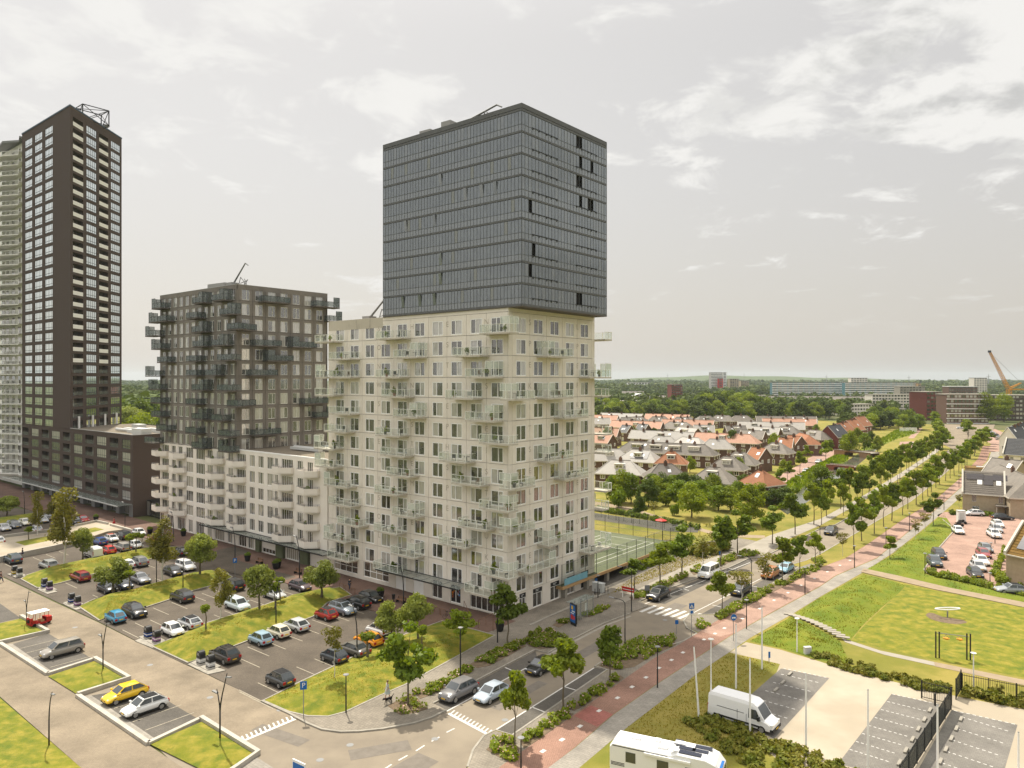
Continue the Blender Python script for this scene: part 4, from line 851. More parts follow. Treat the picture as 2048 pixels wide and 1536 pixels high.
# ------------------------------------------------------------ white six-storey block
S1 = 39.3; WB = thing('white_block', 'white six-storey apartment block with solid slanted balconies', 'building', (*ST(S1, 0), 0), A0)
WL = 99.0 - S1; wx = lambda px: WL - (s_of(px) - S1)
q4 = lambda x: x / 4.517 + 270
cols = [(245,305,3),(332,366,2),(392,428,2),(462,525,4),(553,630,5),(655,700,3),(738,806,5),(843,882,3),(920,1000,5),(1035,1080,3),(1112,1160,3),(1194,1250,4),(1262,1290,2),(1325,1425,5),(1465,1515,3),(1557,1606,3)]
ops = []; wl = []
for fl_ in range(5):
    z = 3.4 + 2.98 * fl_ + .2
    for a, b, nn in cols: x0, x1 = wx(q4(a)), wx(q4(b)); ops.append((x0, x1, z, z + 2.15)); wl.append((x0, x1, z, nn, 2.15))
q5 = lambda x: x / 5.12 + 300
for a, b, nn in ((105,140,2),(175,240,4),(283,362,5),(395,435,3),(470,552,5),(588,630,3),(665,760,5),(797,840,3),(910,985,3),(1005,1060,3),(1150,1310,5),(1395,1560,8)):
    x0, x1 = wx(q5(a)), wx(q5(b)); z0, h = (.15, 2.6) if a != 1150 else (.15, .8); ops.append((x0, x1, z0, z0 + h)); wl.append((x0, x1, z0, nn, h))
mb = MB(); facade(mb, WL, 0, 18.3, ops, .22, TR(-WL, 0, 0))
mb.quad((-WL,0,0),(-WL,0,18.3),(-WL,21,18.3),(-WL,21,0)); mb.quad((-WL,21,0),(-WL,21,18.3),(0,21,18.3),(0,21,0)); mb.quad((0,0,0),(0,21,0),(0,21,18.3),(0,0,18.3))
part('wall', mb, 'stucco', WB)
part('coping', MB().box(-WL, -60 + 1.0, -.03, .3, 18.3, 18.5).box(-28.3, 0, -.03, .3, 18.3, 18.5), 'white_frame', WB)
part('roof', MB().box(-WL, 0, .31, 21, 18.2, 18.31), 'gravel_roof', WB)
WSC = {}
for x0, x1, z, nn, h in wl:
    W = round(x1 - x0, 1); key = (W, nn, h)
    if key not in WSC: WSC[key] = winset('white_win_%s_%d_%s' % key, W, h, [i / nn for i in range(1, nn)], 0, 'white_frame', 'pane_curtain', t=.06, y0=.09, y1=.18, merge=nn > 3)
    window(WB, ((x0 + x1) / 2 - WL, 0, z), 0, WSC[key])
mb = MB()
for a, b in ((1105,1145),(1312,1385),(1562,1640)): part('entrance_screen', MB().box(wx(q5(a)) - WL, wx(q5(b)) - WL, -.55, .05, .1, 2.75), 'court_green', WB)
BW = {}
for ci, (a, b) in enumerate(((304,336),(338.6,372),(411.7,449),(453.8,491),(544.5,586.6),(594,640))):
    x0, x1 = -(s_of(a, 1.4) - S1), -(s_of(b, .5) - S1); x1 -= (x1 - x0) * .14; W = round(x1 - x0, 1)
    if W not in BW:
        pl = [(0, 0), (.1, -1.5), (W * .62, -1.9), (W, -.45), (W, 0)]
        par = MB(); strip([pl[0], pl[1], pl[2], pl[3], pl[4]], .14, 0, .95, par, px=False)
        rl = MB()
        for hz_ in (1.08, 1.24):
            for i in range(4): rl.tube((*pl[i], hz_), (*pl[i+1], hz_), .025, n=4)
        for p in pl[1:4]: rl.tube((*p, .9), (*p, 1.25), .025, n=4)
        BW[W] = (MB().prism(pl, -.18, -.002).mesh('white_balcony_floor', 'stucco'), par.mesh('white_parapet', 'stucco'), rl.mesh('white_rail', 'steel'))
    for fl_ in range(5):
        o = inst('balcony', BW[W][0], WB, (x0, -.01, 3.4 + 2.98 * fl_ + .12)); inst('parapet', BW[W][1], o, (0, 0, -.0)); inst('rail', BW[W][2], o)
        if fl_ % 2 == ci % 2: FURN.append((to_world(ST(S1, 0), x0 + W * .45, -1.0), 3.52 + 2.98 * fl_, 2.2, 0, 'white block, %s balcony stack from the left, floor %s' % (ORD[ci], ['one', 'two', 'three', 'four', 'five'][fl_])))
cx0, cx1 = -(s_of(409, 1.3) - S1), -(s_of(655, 1.3) - S1)
cp = part('canopy', MB().box(cx0, cx1, -2.5, -2.36, 3.05, 3.25).box(cx0, cx1, -.12, -.002, 3.1, 3.2), 'black_metal', WB)
for i in range(22):
    a, b = cx0 + (cx1 - cx0) * i / 22, cx0 + (cx1 - cx0) * (i + 1) / 22
    part('canopy_pane', MB().box(a + .04, b - .04, -2.36, -.12, 3.12, 3.14), 'canopy_glass', cp)
cb = MB()
for i in range(23): a = cx0 + (cx1 - cx0) * i / 22; cb.box(a - .04, a + .04, -2.36, -.12, 3.0, 3.1)
part('canopy_bars', cb, 'black_metal', cp)
du = MB()
for x, y, l, h in ((-16, 7, 9, .5), (-12, 10, 5, .8), (-5, 6, 4, .6), (-4, 10, 3, 1.0), (-8, 13, 6, .5)): du.box(x - l/2, x + l/2, y - .5, y + .5, 18.5, 18.5 + h)
du.tube((-22, 8.5, 18.8), (-3, 8.5, 18.8), .25).tube((-18, 11.8, 18.8), (-2, 11.8, 18.8), .2)
part('roof_duct', du, 'pale_metal', WB)
# ------------------------------------------------------------ grey-brown tower on top of the white block
S2 = 67.7; GT = thing('grey_tower', 'grey-brown apartment tower with dark glass balconies rising from the white block', 'building', (*ST(S2, 0), 18.3), A0)
GW, GD, GH = 31.3, 21.0, 31.8
part('core', MB().box(-GW + .2, -.2, .2, GD - .2, 0, GH - .3), 'grey_core', GT)
part('parapet', MB().box(-GW, 0, -.02, .3, GH - .9, GH).box(-.3, .02, .3, GD, GH - .9, GH).box(-GW, 0, GD - .3, GD, 0, GH).box(-GW, -GW + .3, .3, GD - .3, 0, GH), 'grey_panel', GT)
part('roof', MB().box(-GW + .3, -.3, .3, GD - .3, GH - .35, GH - .3), 'gravel_roof', GT)
part('roof_edge', MB().box(-GW - .02, .05, -.05, .25, GH, GH + .06).box(-.2, .05, .25, GD, GH, GH + .06), 'pale_metal', GT)
gz = [47.0 - 18.3 - 2.9 * j for j in range(11)]
gF = panel_mesh('grey_front_panel', 2.555, 2.9, 1.45, 2.15, .2, 'grey_panel', .18); gR = panel_mesh('grey_side_panel', 2.84, 2.9, 1.65, 2.15, .2, 'grey_panel', .18)
wg1 = [winset('grey_win_%d' % i, 1.45, 2.15, [f], 0, 'green_frame', 'pane_pale', t=.08, y0=.06, y1=.14) for i, f in enumerate((.5, .4))]
wg2 = [winset('grey_side_%d' % i, 1.65, 2.15, [f], 0, 'green_frame', 'pane_pale', t=.08, y0=.06, y1=.14) for i, f in enumerate((.5, .62))]
for j, z in enumerate(gz):
    for k in range(12):
        x = -(1.45 + 2.555 * k); inst('wall_panel', gF, GT, (x, 0, z)); window(GT, (x, 0, z + .2), 0, wg1[rg.randrange(2)])
    for k in range(7):
        y = 1.92 + 2.84 * k; inst('wall_panel', gR, GT, (0, y, z), R(90)); window(GT, (0, y, z + .2), R(90), wg2[rg.randrange(2)])
mb = MB()
for z in gz:
    for bb in ((-.16, 0, 0, .49), (-GW, -30.85, 0, .25), (-.25, 0, 20.39, GD)): part('corner_pier', MB().box(*bb, z + .02, z + 2.88), 'grey_panel', GT)
part('plinth', MB().box(-GW, 0, 0, .2, .02, gz[-1] + .02).box(-.2, 0, .2, GD, .02, gz[-1] + .02), 'grey_panel', GT)
q3 = lambda x: x / 4.042 + 270
GB = [[(133,208,-1),(462,545,1),(622,715,1)], [(110,178,-1),(178,250,0),(412,500,0),(680,780,1)], [(82,165,-1),(457,545,1),(755,820,0)], [(130,208,-1),(465,550,1),(618,715,1)], [(178,255,0),(412,495,0),(662,780,0)], [(82,165,-1),(412,495,0),(565,655,1)], [(108,190,-1),(457,550,1),(660,785,0)], [(125,205,0),(408,495,0),(757,815,0)], [(130,208,0),(457,545,1),(615,700,0)], [(170,255,0),(405,495,0),(672,770,0)], [(75,160,0),(455,545,1),(670,770,-1)]]
for j, row in enumerate(GB):
    for a, b, sc in row:
        s0, s1 = s_of(q3(b), 2.0), s_of(q3(a), 2.0); balcony(GT, (-(s0 + s1) / 2 + S2, 0, gz[j] + .12), 0, max(4.0, min(6, s1 - s0)), 'smoke', sc)
def t_front2(px, d=2.0):
    k = (px - 1024) / F; o = ST(S2, 0); x, y = o[0] - VV[0] * d, o[1] - VV[1] * d
    return (k * y - x) / (U[0] - k * U[1])
for j, a, b, sc in [(0,1045,1258,0),(0,1465,1655,1),(1,1575,1675,1),(3,975,1188,0),(3,1275,1472,-1),(4,1075,1285,-1),(5,940,1155,0),(7,1370,1568,0),(8,1470,1600,1),(9,970,1185,0),(2,825,985,0),(7,815,980,0)]:
    t0, t1 = t_front2(q3(a)), t_front2(q3(b)); balcony(GT, (0, (t0 + t1) / 2, gz[j] + .12), R(90), min(6, t1 - t0), 'smoke', sc)
cradle(GT, -6.6, 3.0, GH - .3, 5.6, 42, R(4), [(-7.4, -1.4, -.9, .9, .1, 1.5), (-1, .8, -.8, .8, .1, 1.4)])
# ------------------------------------------------------------ dark brick tower with its low wing
S3, S4, S5 = 112.4, 149.4, 185.6
KT = thing('brick_tower', 'very tall dark brown brick tower with a long low wing', 'building', (*ST(S3, 0), 0), A0)
BW_, H1, H2 = S5 - S3, 18.9, 103.6; FHT = 2.98
kx = lambda px: BW_ - (s_of(px) - S3)
q6 = lambda x: x / 7.68
wcols = [(335,440,'L'),(485,590,'W'),(640,750,'L'),(795,915,'W'),(965,1080,'L'),(1135,1260,'W'),(1310,1435,'L'),(1485,1630,'W'),(1685,1815,'L'),(1875,2000,'W')]
zr = lambda k: 3.4 + FHT * k + .25
o1 = []; o1L = []
for k in range(5):
    for a, b, ty in wcols: (o1 if ty == 'W' else o1L).append((max(.3, kx(q6(a))), kx(q6(b)), zr(k), zr(k) + 2.2))
wall1 = MB(); facade(wall1, BW_, 2.95, H1, o1 + o1L, .35, TR(-BW_, 0, 0))
o2 = [(max(.3, kx(a)), kx(b), zr(k), zr(k) + 2.2) for k in range(5, 33) for a, b in ((50,64),(69.5,84),(90,105))]
facade(wall1, S5 - S4, H1, H2, o2, .35, TR(-BW_, 0, 0))
# the side of the tower runs straight away from the camera
th = R(91.7) - A0; Msd = TR(-(S4 - S3), 0, 0, th)
scol = [(1.3,6.1,'L'),(7.8,12.95,'W'),(14.3,19.1,'L'),(20.75,25.96,'W')]
o3 = []; o3L = []
for k in range(5, 33):
    for a, b, ty in scol: (o3 if ty == 'W' else o3L).append((a, b, zr(k) , zr(k) + 2.2))
facade(wall1, 26.9, H1 + .0, H2, o3, .35, Msd) if False else facade(wall1, 26.9, H1, H2, o3 + o3L, .35, Msd)
e = Msd @ Vector((26.9, 0, 0))
wall1.quad((-BW_,0,2.95),(-BW_,0,H2),(-BW_,24,H2),(-BW_,24,2.95)); wall1.quad((-BW_,24,2.95),(-BW_,24,H2),(e.x,e.y,H2),(e.x,e.y,2.95))
wall1.quad((0,0,0),(0,21,0),(0,21,H1),(0,0,H1)); wall1.quad((0,21,0),(-40,21,0),(-40,21,H1),(0,21,H1))
part('wall', wall1, 'brown_brick', KT)
part('roof', MB().prism([(-BW_, .01), (-(S4 - S3), .01), (e.x, e.y), (-BW_, 24)], H2 - .4, H2 - .35), 'gravel_roof', KT)
tr_ = MB(); strip([(-BW_, 0.0), (-(S4 - S3), 0.0), (e.x, e.y)], .3, H2, H2 + .35, tr_, px=False); part('roof_trim', tr_, 'roof_trim', KT)
part('wing_roof', MB().box(-(S4 - S3) - 12, -.02, .02, 20.98, H1 - .3, H1 - .2), 'gravel_roof', KT)
part('roof_trim', MB().box(-(S4 - S3), .04, -.04, .3, H1, H1 + .12).box(-.3, .04, .3, 21, H1, H1 + .12), 'grey_frame', KT)
wt = {}
def kwin(W, key, pane): 
    W = round(W, 1)
    if (W, pane) not in wt: wt[(W, pane)] = winset('brick_win_%s_%s' % (W, pane), W, 2.2, [i / 5 for i in range(1, 5)], .3, 'dark_frame', pane, t=.11, y0=.05, y1=.11, merge=True)
    return wt[(W, pane)]
for a, b, z0, z1 in o2: window(KT, ((a + b) / 2 - BW_, 0, z0), 0, kwin(b - a, 't', 'pane_bright'))
for a, b, z0, z1 in o1: window(KT, ((a + b) / 2 - BW_, 0, z0), 0, kwin(b - a, 'w', 'pane_mid' if False else 'pane'))
for a, b, z0, z1 in o3:
    p = Msd @ Vector(((a + b) / 2, 0, z0)); window(KT, p, th, kwin(b - a, 's', 'pane_bright'))
def loggia(W, pale, i):
    key = ('log', round(W, 1), pale)
    if key not in wt:
        W = round(W, 1); bk = MB().box(-W/2, W/2, .36, 1.5, -.02, 0).quad((-W/2,1.5,0),(W/2,1.5,0),(W/2,1.5,2.2),(-W/2,1.5,2.2))
        bk.quad((-W/2,.36,0),(-W/2,.36,2.2),(-W/2,1.5,2.2),(-W/2,1.5,0)); bk.quad((W/2,.36,0),(W/2,1.5,0),(W/2,1.5,2.2),(W/2,.36,2.2)); bk.box(-W/2, W/2, .36, 1.5, 2.2, 2.22)
        pr = MB().box(-W/2, W/2, -.04, .06, -.1, .95) if pale else MB().box(-W/2, W/2, .02, .05, .05, 1.0)
        gl = MB().quad((-W*.4,1.46,.05),(W*.15,1.46,.05),(W*.15,1.46,2.1),(-W*.4,1.46,2.1))
        wt[key] = (bk.mesh('loggia_room', 'grey_core'), pr.mesh('loggia_parapet', 'pale_tower' if pale else 'rail_glass'), gl.mesh('loggia_glass', 'pane'))
    return wt[key]
def put_loggia(p, rz, W, pale):
    m = loggia(W, pale, 0); o = inst('loggia', m[0], KT, p, rz); inst('parapet', m[1], o); inst('pane', m[2], o)
for a, b, z0, z1 in o1L: put_loggia(((a + b) / 2 - BW_, 0, z0), 0, b - a, False)
for a, b, z0, z1 in o3L: put_loggia(Msd @ Vector(((a + b) / 2, 0, z0)), th, b - a, z0 > 36)
# ground floor of the wing
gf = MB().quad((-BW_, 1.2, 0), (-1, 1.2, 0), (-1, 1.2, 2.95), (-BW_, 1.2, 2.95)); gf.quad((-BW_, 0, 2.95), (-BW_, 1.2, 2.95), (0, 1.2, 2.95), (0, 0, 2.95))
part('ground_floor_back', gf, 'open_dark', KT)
for i in range(11):
    x = -1.0 - i * 7.1; part('pillar', MB().box(x - 1.1, x + .9, 0, 1.2, 0, 2.94), 'steel', KT)
for i in range(10):
    if i in (2,): continue
    W = 4.6; x = -1.0 - 7.1 * i - 3.65
    ws = wt.setdefault('gshop', winset('wing_shop', W, 2.6, [.2, .4, .6, .8], .78, 'grey_frame', 'pane_dark', t=.08, y0=.0, y1=.1, merge=True)); window(KT, (x, 1.0, .12), 0, ws, 'shop_window')
cpx = MB().box(-BW_ - 6, -.5, -3.3, -3.1, 2.75, 2.98)
cp = part('canopy', cpx, 'pale_metal', KT)
for i in range(26):
    a = -BW_ - 6 + 3.05 * i; part('canopy_bar', MB().box(a - .06, a + .06, -3.1, .0, 2.78, 2.9), 'steel', cp); part('canopy_pane', MB().box(a + .1, a + 2.95, -3.08, -.02, 2.92, 2.94), 'canopy_glass', cp)
du = MB()
for i, (x, y, l, w_, h) in enumerate(((-17, 7, 7, 1.0, .8), (-9, 5, 9, 1.2, .7), (-8, 9, 8, 1.0, 1.0), (-22, 11, 4, 2, 1.4), (-3.5, 3.5, 5, 2.4, 1.5))): du.box(x - l/2, x + l/2, y - w_/2, y + w_/2, H1 - .2, H1 - .2 + h)
du.tube((-21, 5, H1 + .3), (-5, 5, H1 + .3), .35, n=8).tube((-18, 9, H1 + .3), (-4, 9, H1 + .3), .35, n=8)
part('roof_duct', du, 'pale_metal', KT)
for r_ in (3.5, 10.3, 16.8, 23.2): p = Msd @ Vector((r_, -.35, 0)); part('white_column', MB().tube((p.x, p.y, H1 - .2), (p.x, p.y, H1 + 3.0), .3, n=8), 'white_frame', KT)
fr = MB(); cx, cyy = -47.1, 9.2
c8 = [Vector((cx + a * 2.6, cyy + b * 3.4, H2 - .3 + c * 4.2)) for c in (0, 1) for a, b in ((-1,-1),(1,-1),(1,1),(-1,1))]
for i in range(4):
    fr.tube(c8[i], c8[i+4], .16); fr.tube(c8[i+4], c8[4 + (i+1) % 4], .14); fr.tube(c8[i], c8[4 + (i+1) % 4], .1); fr.tube(c8[i+4], c8[(i+1) % 4], .1); fr.tube(c8[i], c8[(i+1) % 4], .1)
fr.tube(c8[4], c8[6], .1)
part('roof_cage', fr, 'black_metal', KT)
p = Msd @ Vector((21, 3, 0)); part('roof_gantry', MB().box(p.x - 1.5, p.x + 4.2, p.y - .7, p.y + .7, H2 + .8, H2 + 1.3).box(p.x - .5, p.x + .5, p.y - .5, p.y + .5, H2 - .4, H2 + .8), 'steel', KT)
# glass link between the wing and the white block
LK = thing('glass_link', 'low dark glass building in the gap between brick wing and white block', 'building', (*ST(S3, 0), 0), A0)
part('wall', MB().box(.1, S3 - 99.1, 3.2, 12, 0, 3.6), 'open_dark', LK)
for i in range(9): a = .2 + 1.45 * i; part('pane', MB().quad((a, 3.15, .15), (a + 1.35, 3.15, .15), (a + 1.35, 3.15, 3.4), (a, 3.15, 3.4)), 'pane_dark', LK); part('post', MB().box(a - .06, a + .0, 3.08, 3.18, 0, 3.6), 'dark_frame', LK)
# ------------------------------------------------------------ pale tower at the left edge
PTW = thing('pale_tower', 'pale cream tower with zigzag glass balconies at the left edge', 'building', (*ST(S5 + .3, 0), 0), A0)
part('wall', MB().box(-32, 0, 1.6, 22, 0, 102.6), 'pale_tower', PTW); part('roof_edge', MB().prism([(-32, 1.6), (-32, 1.0), (-14, -1.6), (-9.5, -2.2), (-4.5, .6), (-.1, -.6), (-.1, 1.6)], 102.6, 103.2), 'steel', PTW)
zp = [(-32, -1.5), (-20, -2.6), (-9.8, -2.2), (-4.6, .5), (-.1, -.7)]
fl_m = MB().prism(zp + [(-.1, 1.6), (-32, 1.6)], -.25, 0).mesh('zigzag_floor', 'pale_tower')
rl = MB(); 
for i in range(4):
    a, b = Vector((*zp[i], 0)), Vector((*zp[i+1], 0)); rl.tube(a + Vector((0,0,1.1)), b + Vector((0,0,1.1)), .06, n=4); n_ = 4
    for k in range(n_): pnt = a.lerp(b, k / n_); rl.tube(pnt, pnt + Vector((0, 0, 1.1)), .05, n=4)
rl_m = rl.mesh('zigzag_rail', 'white_frame')
gls = [MB().quad((*zp[i], .1), (*zp[i+1], .1), (*zp[i+1], 1.05), (*zp[i], 1.05)).mesh('zigzag_glass', 'rail_glass' if i > 1 else 'white_frame') for i in range(4)]
dk = MB()
for a in (-31, -27, -23, -19, -13.5, -8.5, -4): dk.quad((a, 1.57, .1), (a + 2.4, 1.57, .1), (a + 2.4, 1.57, 2.3), (a, 1.57, 2.3))
dk_m = dk.mesh('zigzag_windows', 'pane')
for k in range(33):
    o = inst('balcony', fl_m, PTW, (0, 0, 3.6 + 2.98 * k)); inst('railing', rl_m, o)
    for q_, g_ in enumerate(gls): inst('glass_panel' if q_ > 1 else 'white_parapet', g_, o)
    inst('window_row', dk_m, o)
# ============================================================ vegetation
def leaf_cloud(rg, blobs, n, size, flat=0.0):
    """n leaf quads spread over the shells of the given blobs (x, y, z, rx, rz)"""
    w_ = np.array([b[3] ** 2 for b in blobs]); w_ = w_ / w_.sum()
    r = np.random.RandomState(rg.randrange(1 << 30)); idx = r.choice(len(blobs), n, p=w_)
    B = np.array(blobs)[idx]
    d = r.normal(size=(n, 3)); d /= np.linalg.norm(d, axis=1)[:, None]
    rad = 1.08 - np.abs(r.normal(scale=0.30, size=n)) + r.exponential(.07, size=n); rad = np.clip(rad, .1, 1.45)
    P = B[:, :3] + d * rad[:, None] * np.stack([B[:, 3], B[:, 3], B[:, 4]], 1)
    nn = d + r.normal(scale=.75, size=(n, 3)); nn[:, 2] += flat; nn /= np.linalg.norm(nn, axis=1)[:, None]
    a = np.cross(nn, r.normal(size=(n, 3))); a /= np.linalg.norm(a, axis=1)[:, None]; b = np.cross(nn, a)
    s = size * r.uniform(.55, 1.35, size=n)[:, None]
    V_ = np.stack([P - a*s - b*s*.6, P + a*s - b*s*.6, P + a*s*.7 + b*s*.7, P - a*s*.7 + b*s*.7], 1).reshape(-1, 3)
    return V_
def np_mesh(name, V_, m):
    n = len(V_) // 4; me = bpy.data.meshes.new(name); me.vertices.add(len(V_)); me.vertices.foreach_set('co', np.ascontiguousarray(V_, dtype=np.float32).ravel())
    me.loops.add(4 * n); me.loops.foreach_set('vertex_index', np.arange(4 * n, dtype=np.int32)); me.polygons.add(n)
    me.polygons.foreach_set('loop_start', np.arange(0, 4 * n, 4, dtype=np.int32)); me.polygons.foreach_set('loop_total', np.full(n, 4, dtype=np.int32))
    me.materials.append(MATS[m]); me.update(); me.validate(); return me
def blobs_for(kind, rg):
    """crown of unit height 1 above z=0 (trunk base), as lumps"""
    out = []
    if kind == 'street':                       # young avenue tree: high crown, ragged, slightly conical
        for i in range(13):
            t = rg.uniform(0, 1); rr = .23 * (1 - .6 * t) * rg.uniform(.3, 1.15); a = rg.uniform(0, 6.28)
            out.append((rr * math.cos(a), rr * math.sin(a), .44 + .46 * t, rg.uniform(.055, .12) * (1.15 - .45 * t), rg.uniform(.045, .09)))
    elif kind == 'round':                      # pollarded willow: dense ball on a short trunk
        for i in range(20):
            a = rg.uniform(0, 6.28); e = rg.uniform(-.9, 1); rr = .30 * math.sqrt(1 - e * e) * rg.uniform(.6, 1)
            out.append((rr * math.cos(a), rr * math.sin(a), .60 + .26 * e, rg.uniform(.10, .17), rg.uniform(.10, .15)))
    elif kind == 'birch':
        for i in range(18):
            t = i / 17; rr = .16 * (1 - .6 * abs(t - .3)) * rg.uniform(.2, 1); a = rg.uniform(0, 6.28)
            out.append((rr * math.cos(a), rr * math.sin(a), .34 + .60 * t, rg.uniform(.05, .10) * (1.25 - .65 * t), rg.uniform(.07, .11)))
    elif kind == 'thin':                       # newly planted, see-through
        for i in range(9):
            t = rg.uniform(0, 1); rr = .14 * rg.uniform(.2, 1); a = rg.uniform(0, 6.28)
            out.append((rr * math.cos(a), rr * math.sin(a), .45 + .47 * t, rg.uniform(.06, .10), rg.uniform(.05, .09)))
    elif kind == 'pollard':
        for i in range(7):
            a = rg.uniform(0, 6.28); e = rg.uniform(-.8, 1); out.append((.09 * math.cos(a), .09 * math.sin(a), .83 + .10 * e, .10, .09))
    elif kind == 'big':                        # full park tree, foliage nearly to the ground
        for i in range(26):
            t = rg.uniform(0, 1); rr = .30 * math.sin(math.pi * min(.95, .18 + .8 * t)) * rg.uniform(.5, 1.05); a = rg.uniform(0, 6.28)
            out.append((rr * math.cos(a), rr * math.sin(a), .22 + .70 * t, rg.uniform(.09, .16), rg.uniform(.08, .13)))
    elif kind == 'conifer':
        for i in range(20):
            t = i / 19; rr = .20 * (1 - t) * rg.uniform(.5, 1); a = rg.uniform(0, 6.28)
            out.append((rr * math.cos(a), rr * math.sin(a), .10 + .84 * t, .11 * (1.1 - t * .85), .08))
    elif kind == 'shrub':
        for i in range(10):
            a = rg.uniform(0, 6.28); rr = rg.uniform(0, .35); out.append((rr * math.cos(a), rr * math.sin(a), rg.uniform(.3, .75), rg.uniform(.2, .3), rg.uniform(.18, .26)))
    return out
TREE = {}
def make_tree_meshes(kind, leaf, nvar, n, size, bark='bark'):
    for i in range(nvar):
        rg = random.Random(hash((kind, leaf, i)) % 100003 if False else sum(map(ord, kind + leaf)) * 31 + i * 977)
        bl = blobs_for(kind, rg)
        cm = np_mesh('%s_%s_crown' % (kind, leaf), leaf_cloud(rg, bl, n, size), leaf)
        t = MB(); th_ = {'street': .013, 'round': .032, 'birch': .011, 'thin': .008, 'pollard': .035, 'big': .022, 'conifer': .02, 'shrub': .02}[kind]
        top = {'street': .62, 'round': .5, 'birch': .85, 'thin': .7, 'pollard': .80, 'big': .6, 'conifer': .85, 'shrub': .3}[kind]
        pts = [(0, 0, -.02)]; k = 5
        for s in range(1, k + 1): pts.append((rg.uniform(-.012, .012), rg.uniform(-.012, .012), top * s / k))
        t.path(pts, [th_ * (1 - .7 * s / k) for s in range(k + 1)], 7)
        if kind != 'shrub':
            for b in rg.sample(bl, min(8, len(bl))):
                z = max(.15, min(top * .9, b[2] - rg.uniform(.1, .2))); t.tube((0, 0, z), (b[0], b[1], b[2]), th_ * .38, th_ * .12, 5)
        TREE.setdefault((kind, leaf), []).append((cm, t.mesh('%s_trunk' % kind, bark)))
make_tree_meshes('street', 'leaf', 7, 1700, .025)
make_tree_meshes('street', 'leaf_bright', 5, 1700, .025)
make_tree_meshes('round', 'leaf_willow', 4, 5200, .021)
make_tree_meshes('birch', 'leaf_birch', 4, 3000, .013, 'birch_bark')
make_tree_meshes('thin', 'leaf_birch', 3, 620, .017, 'birch_bark')
make_tree_meshes('pollard', 'leaf_bright', 3, 900, .026)
make_tree_meshes('big', 'leaf', 4, 4200, .019)
make_tree_meshes('big', 'leaf_dark', 3, 4200, .019)
make_tree_meshes('big', 'leaf_bright', 3, 4200, .019)
make_tree_meshes('conifer', 'leaf_dark', 2, 3000, .017)
make_tree_meshes('big', 'leaf_purple', 1, 2600, .020)
make_tree_meshes('shrub', 'leaf_bright', 3, 900, .07)
make_tree_meshes('shrub', 'leaf', 2, 900, .07)
trg = random.Random(21)
def tree(kind, leaf, x, y, h, label, name='tree', group=None, wf=1.0, z=0.1, cat='tree', var=None, rz=None, lean=0):
    vs_ = TREE[(kind, leaf)]; i = trg.randrange(len(vs_)) if var is None else var % len(vs_)
    o = thing(name, label, cat, (x, y, z), trg.uniform(0, 6.28) if rz is None else rz, group, (h * wf, h * wf, h))
    if lean: o.rotation_euler = (0, lean, o.rotation_euler[2])
    inst('crown', vs_[i][0], o); inst('trunk', vs_[i][1], o); return o
def ptree(kind, leaf, bx, by, ty, label, wpx=None, **k):
    """tree from the photo: foot pixel, top pixel row, crown width in pixels"""
    x, y = G(bx, by); z = ground_z(x, y); z = max(z, .1); h = (by - ty) * y / F
    nat = {'street': .50, 'round': .82, 'birch': .36, 'thin': .40, 'pollard': .38, 'big': .78, 'conifer': .5, 'shrub': 1.1}[kind]
    wf = 1.0 if wpx is None else max(.7, min(1.9, 1.06 * (wpx * y / F) / (nat * h)))
    return tree(kind, leaf, x, y, h, label, wf=wf, z=z - .02, **k)
S = 'street_tree'
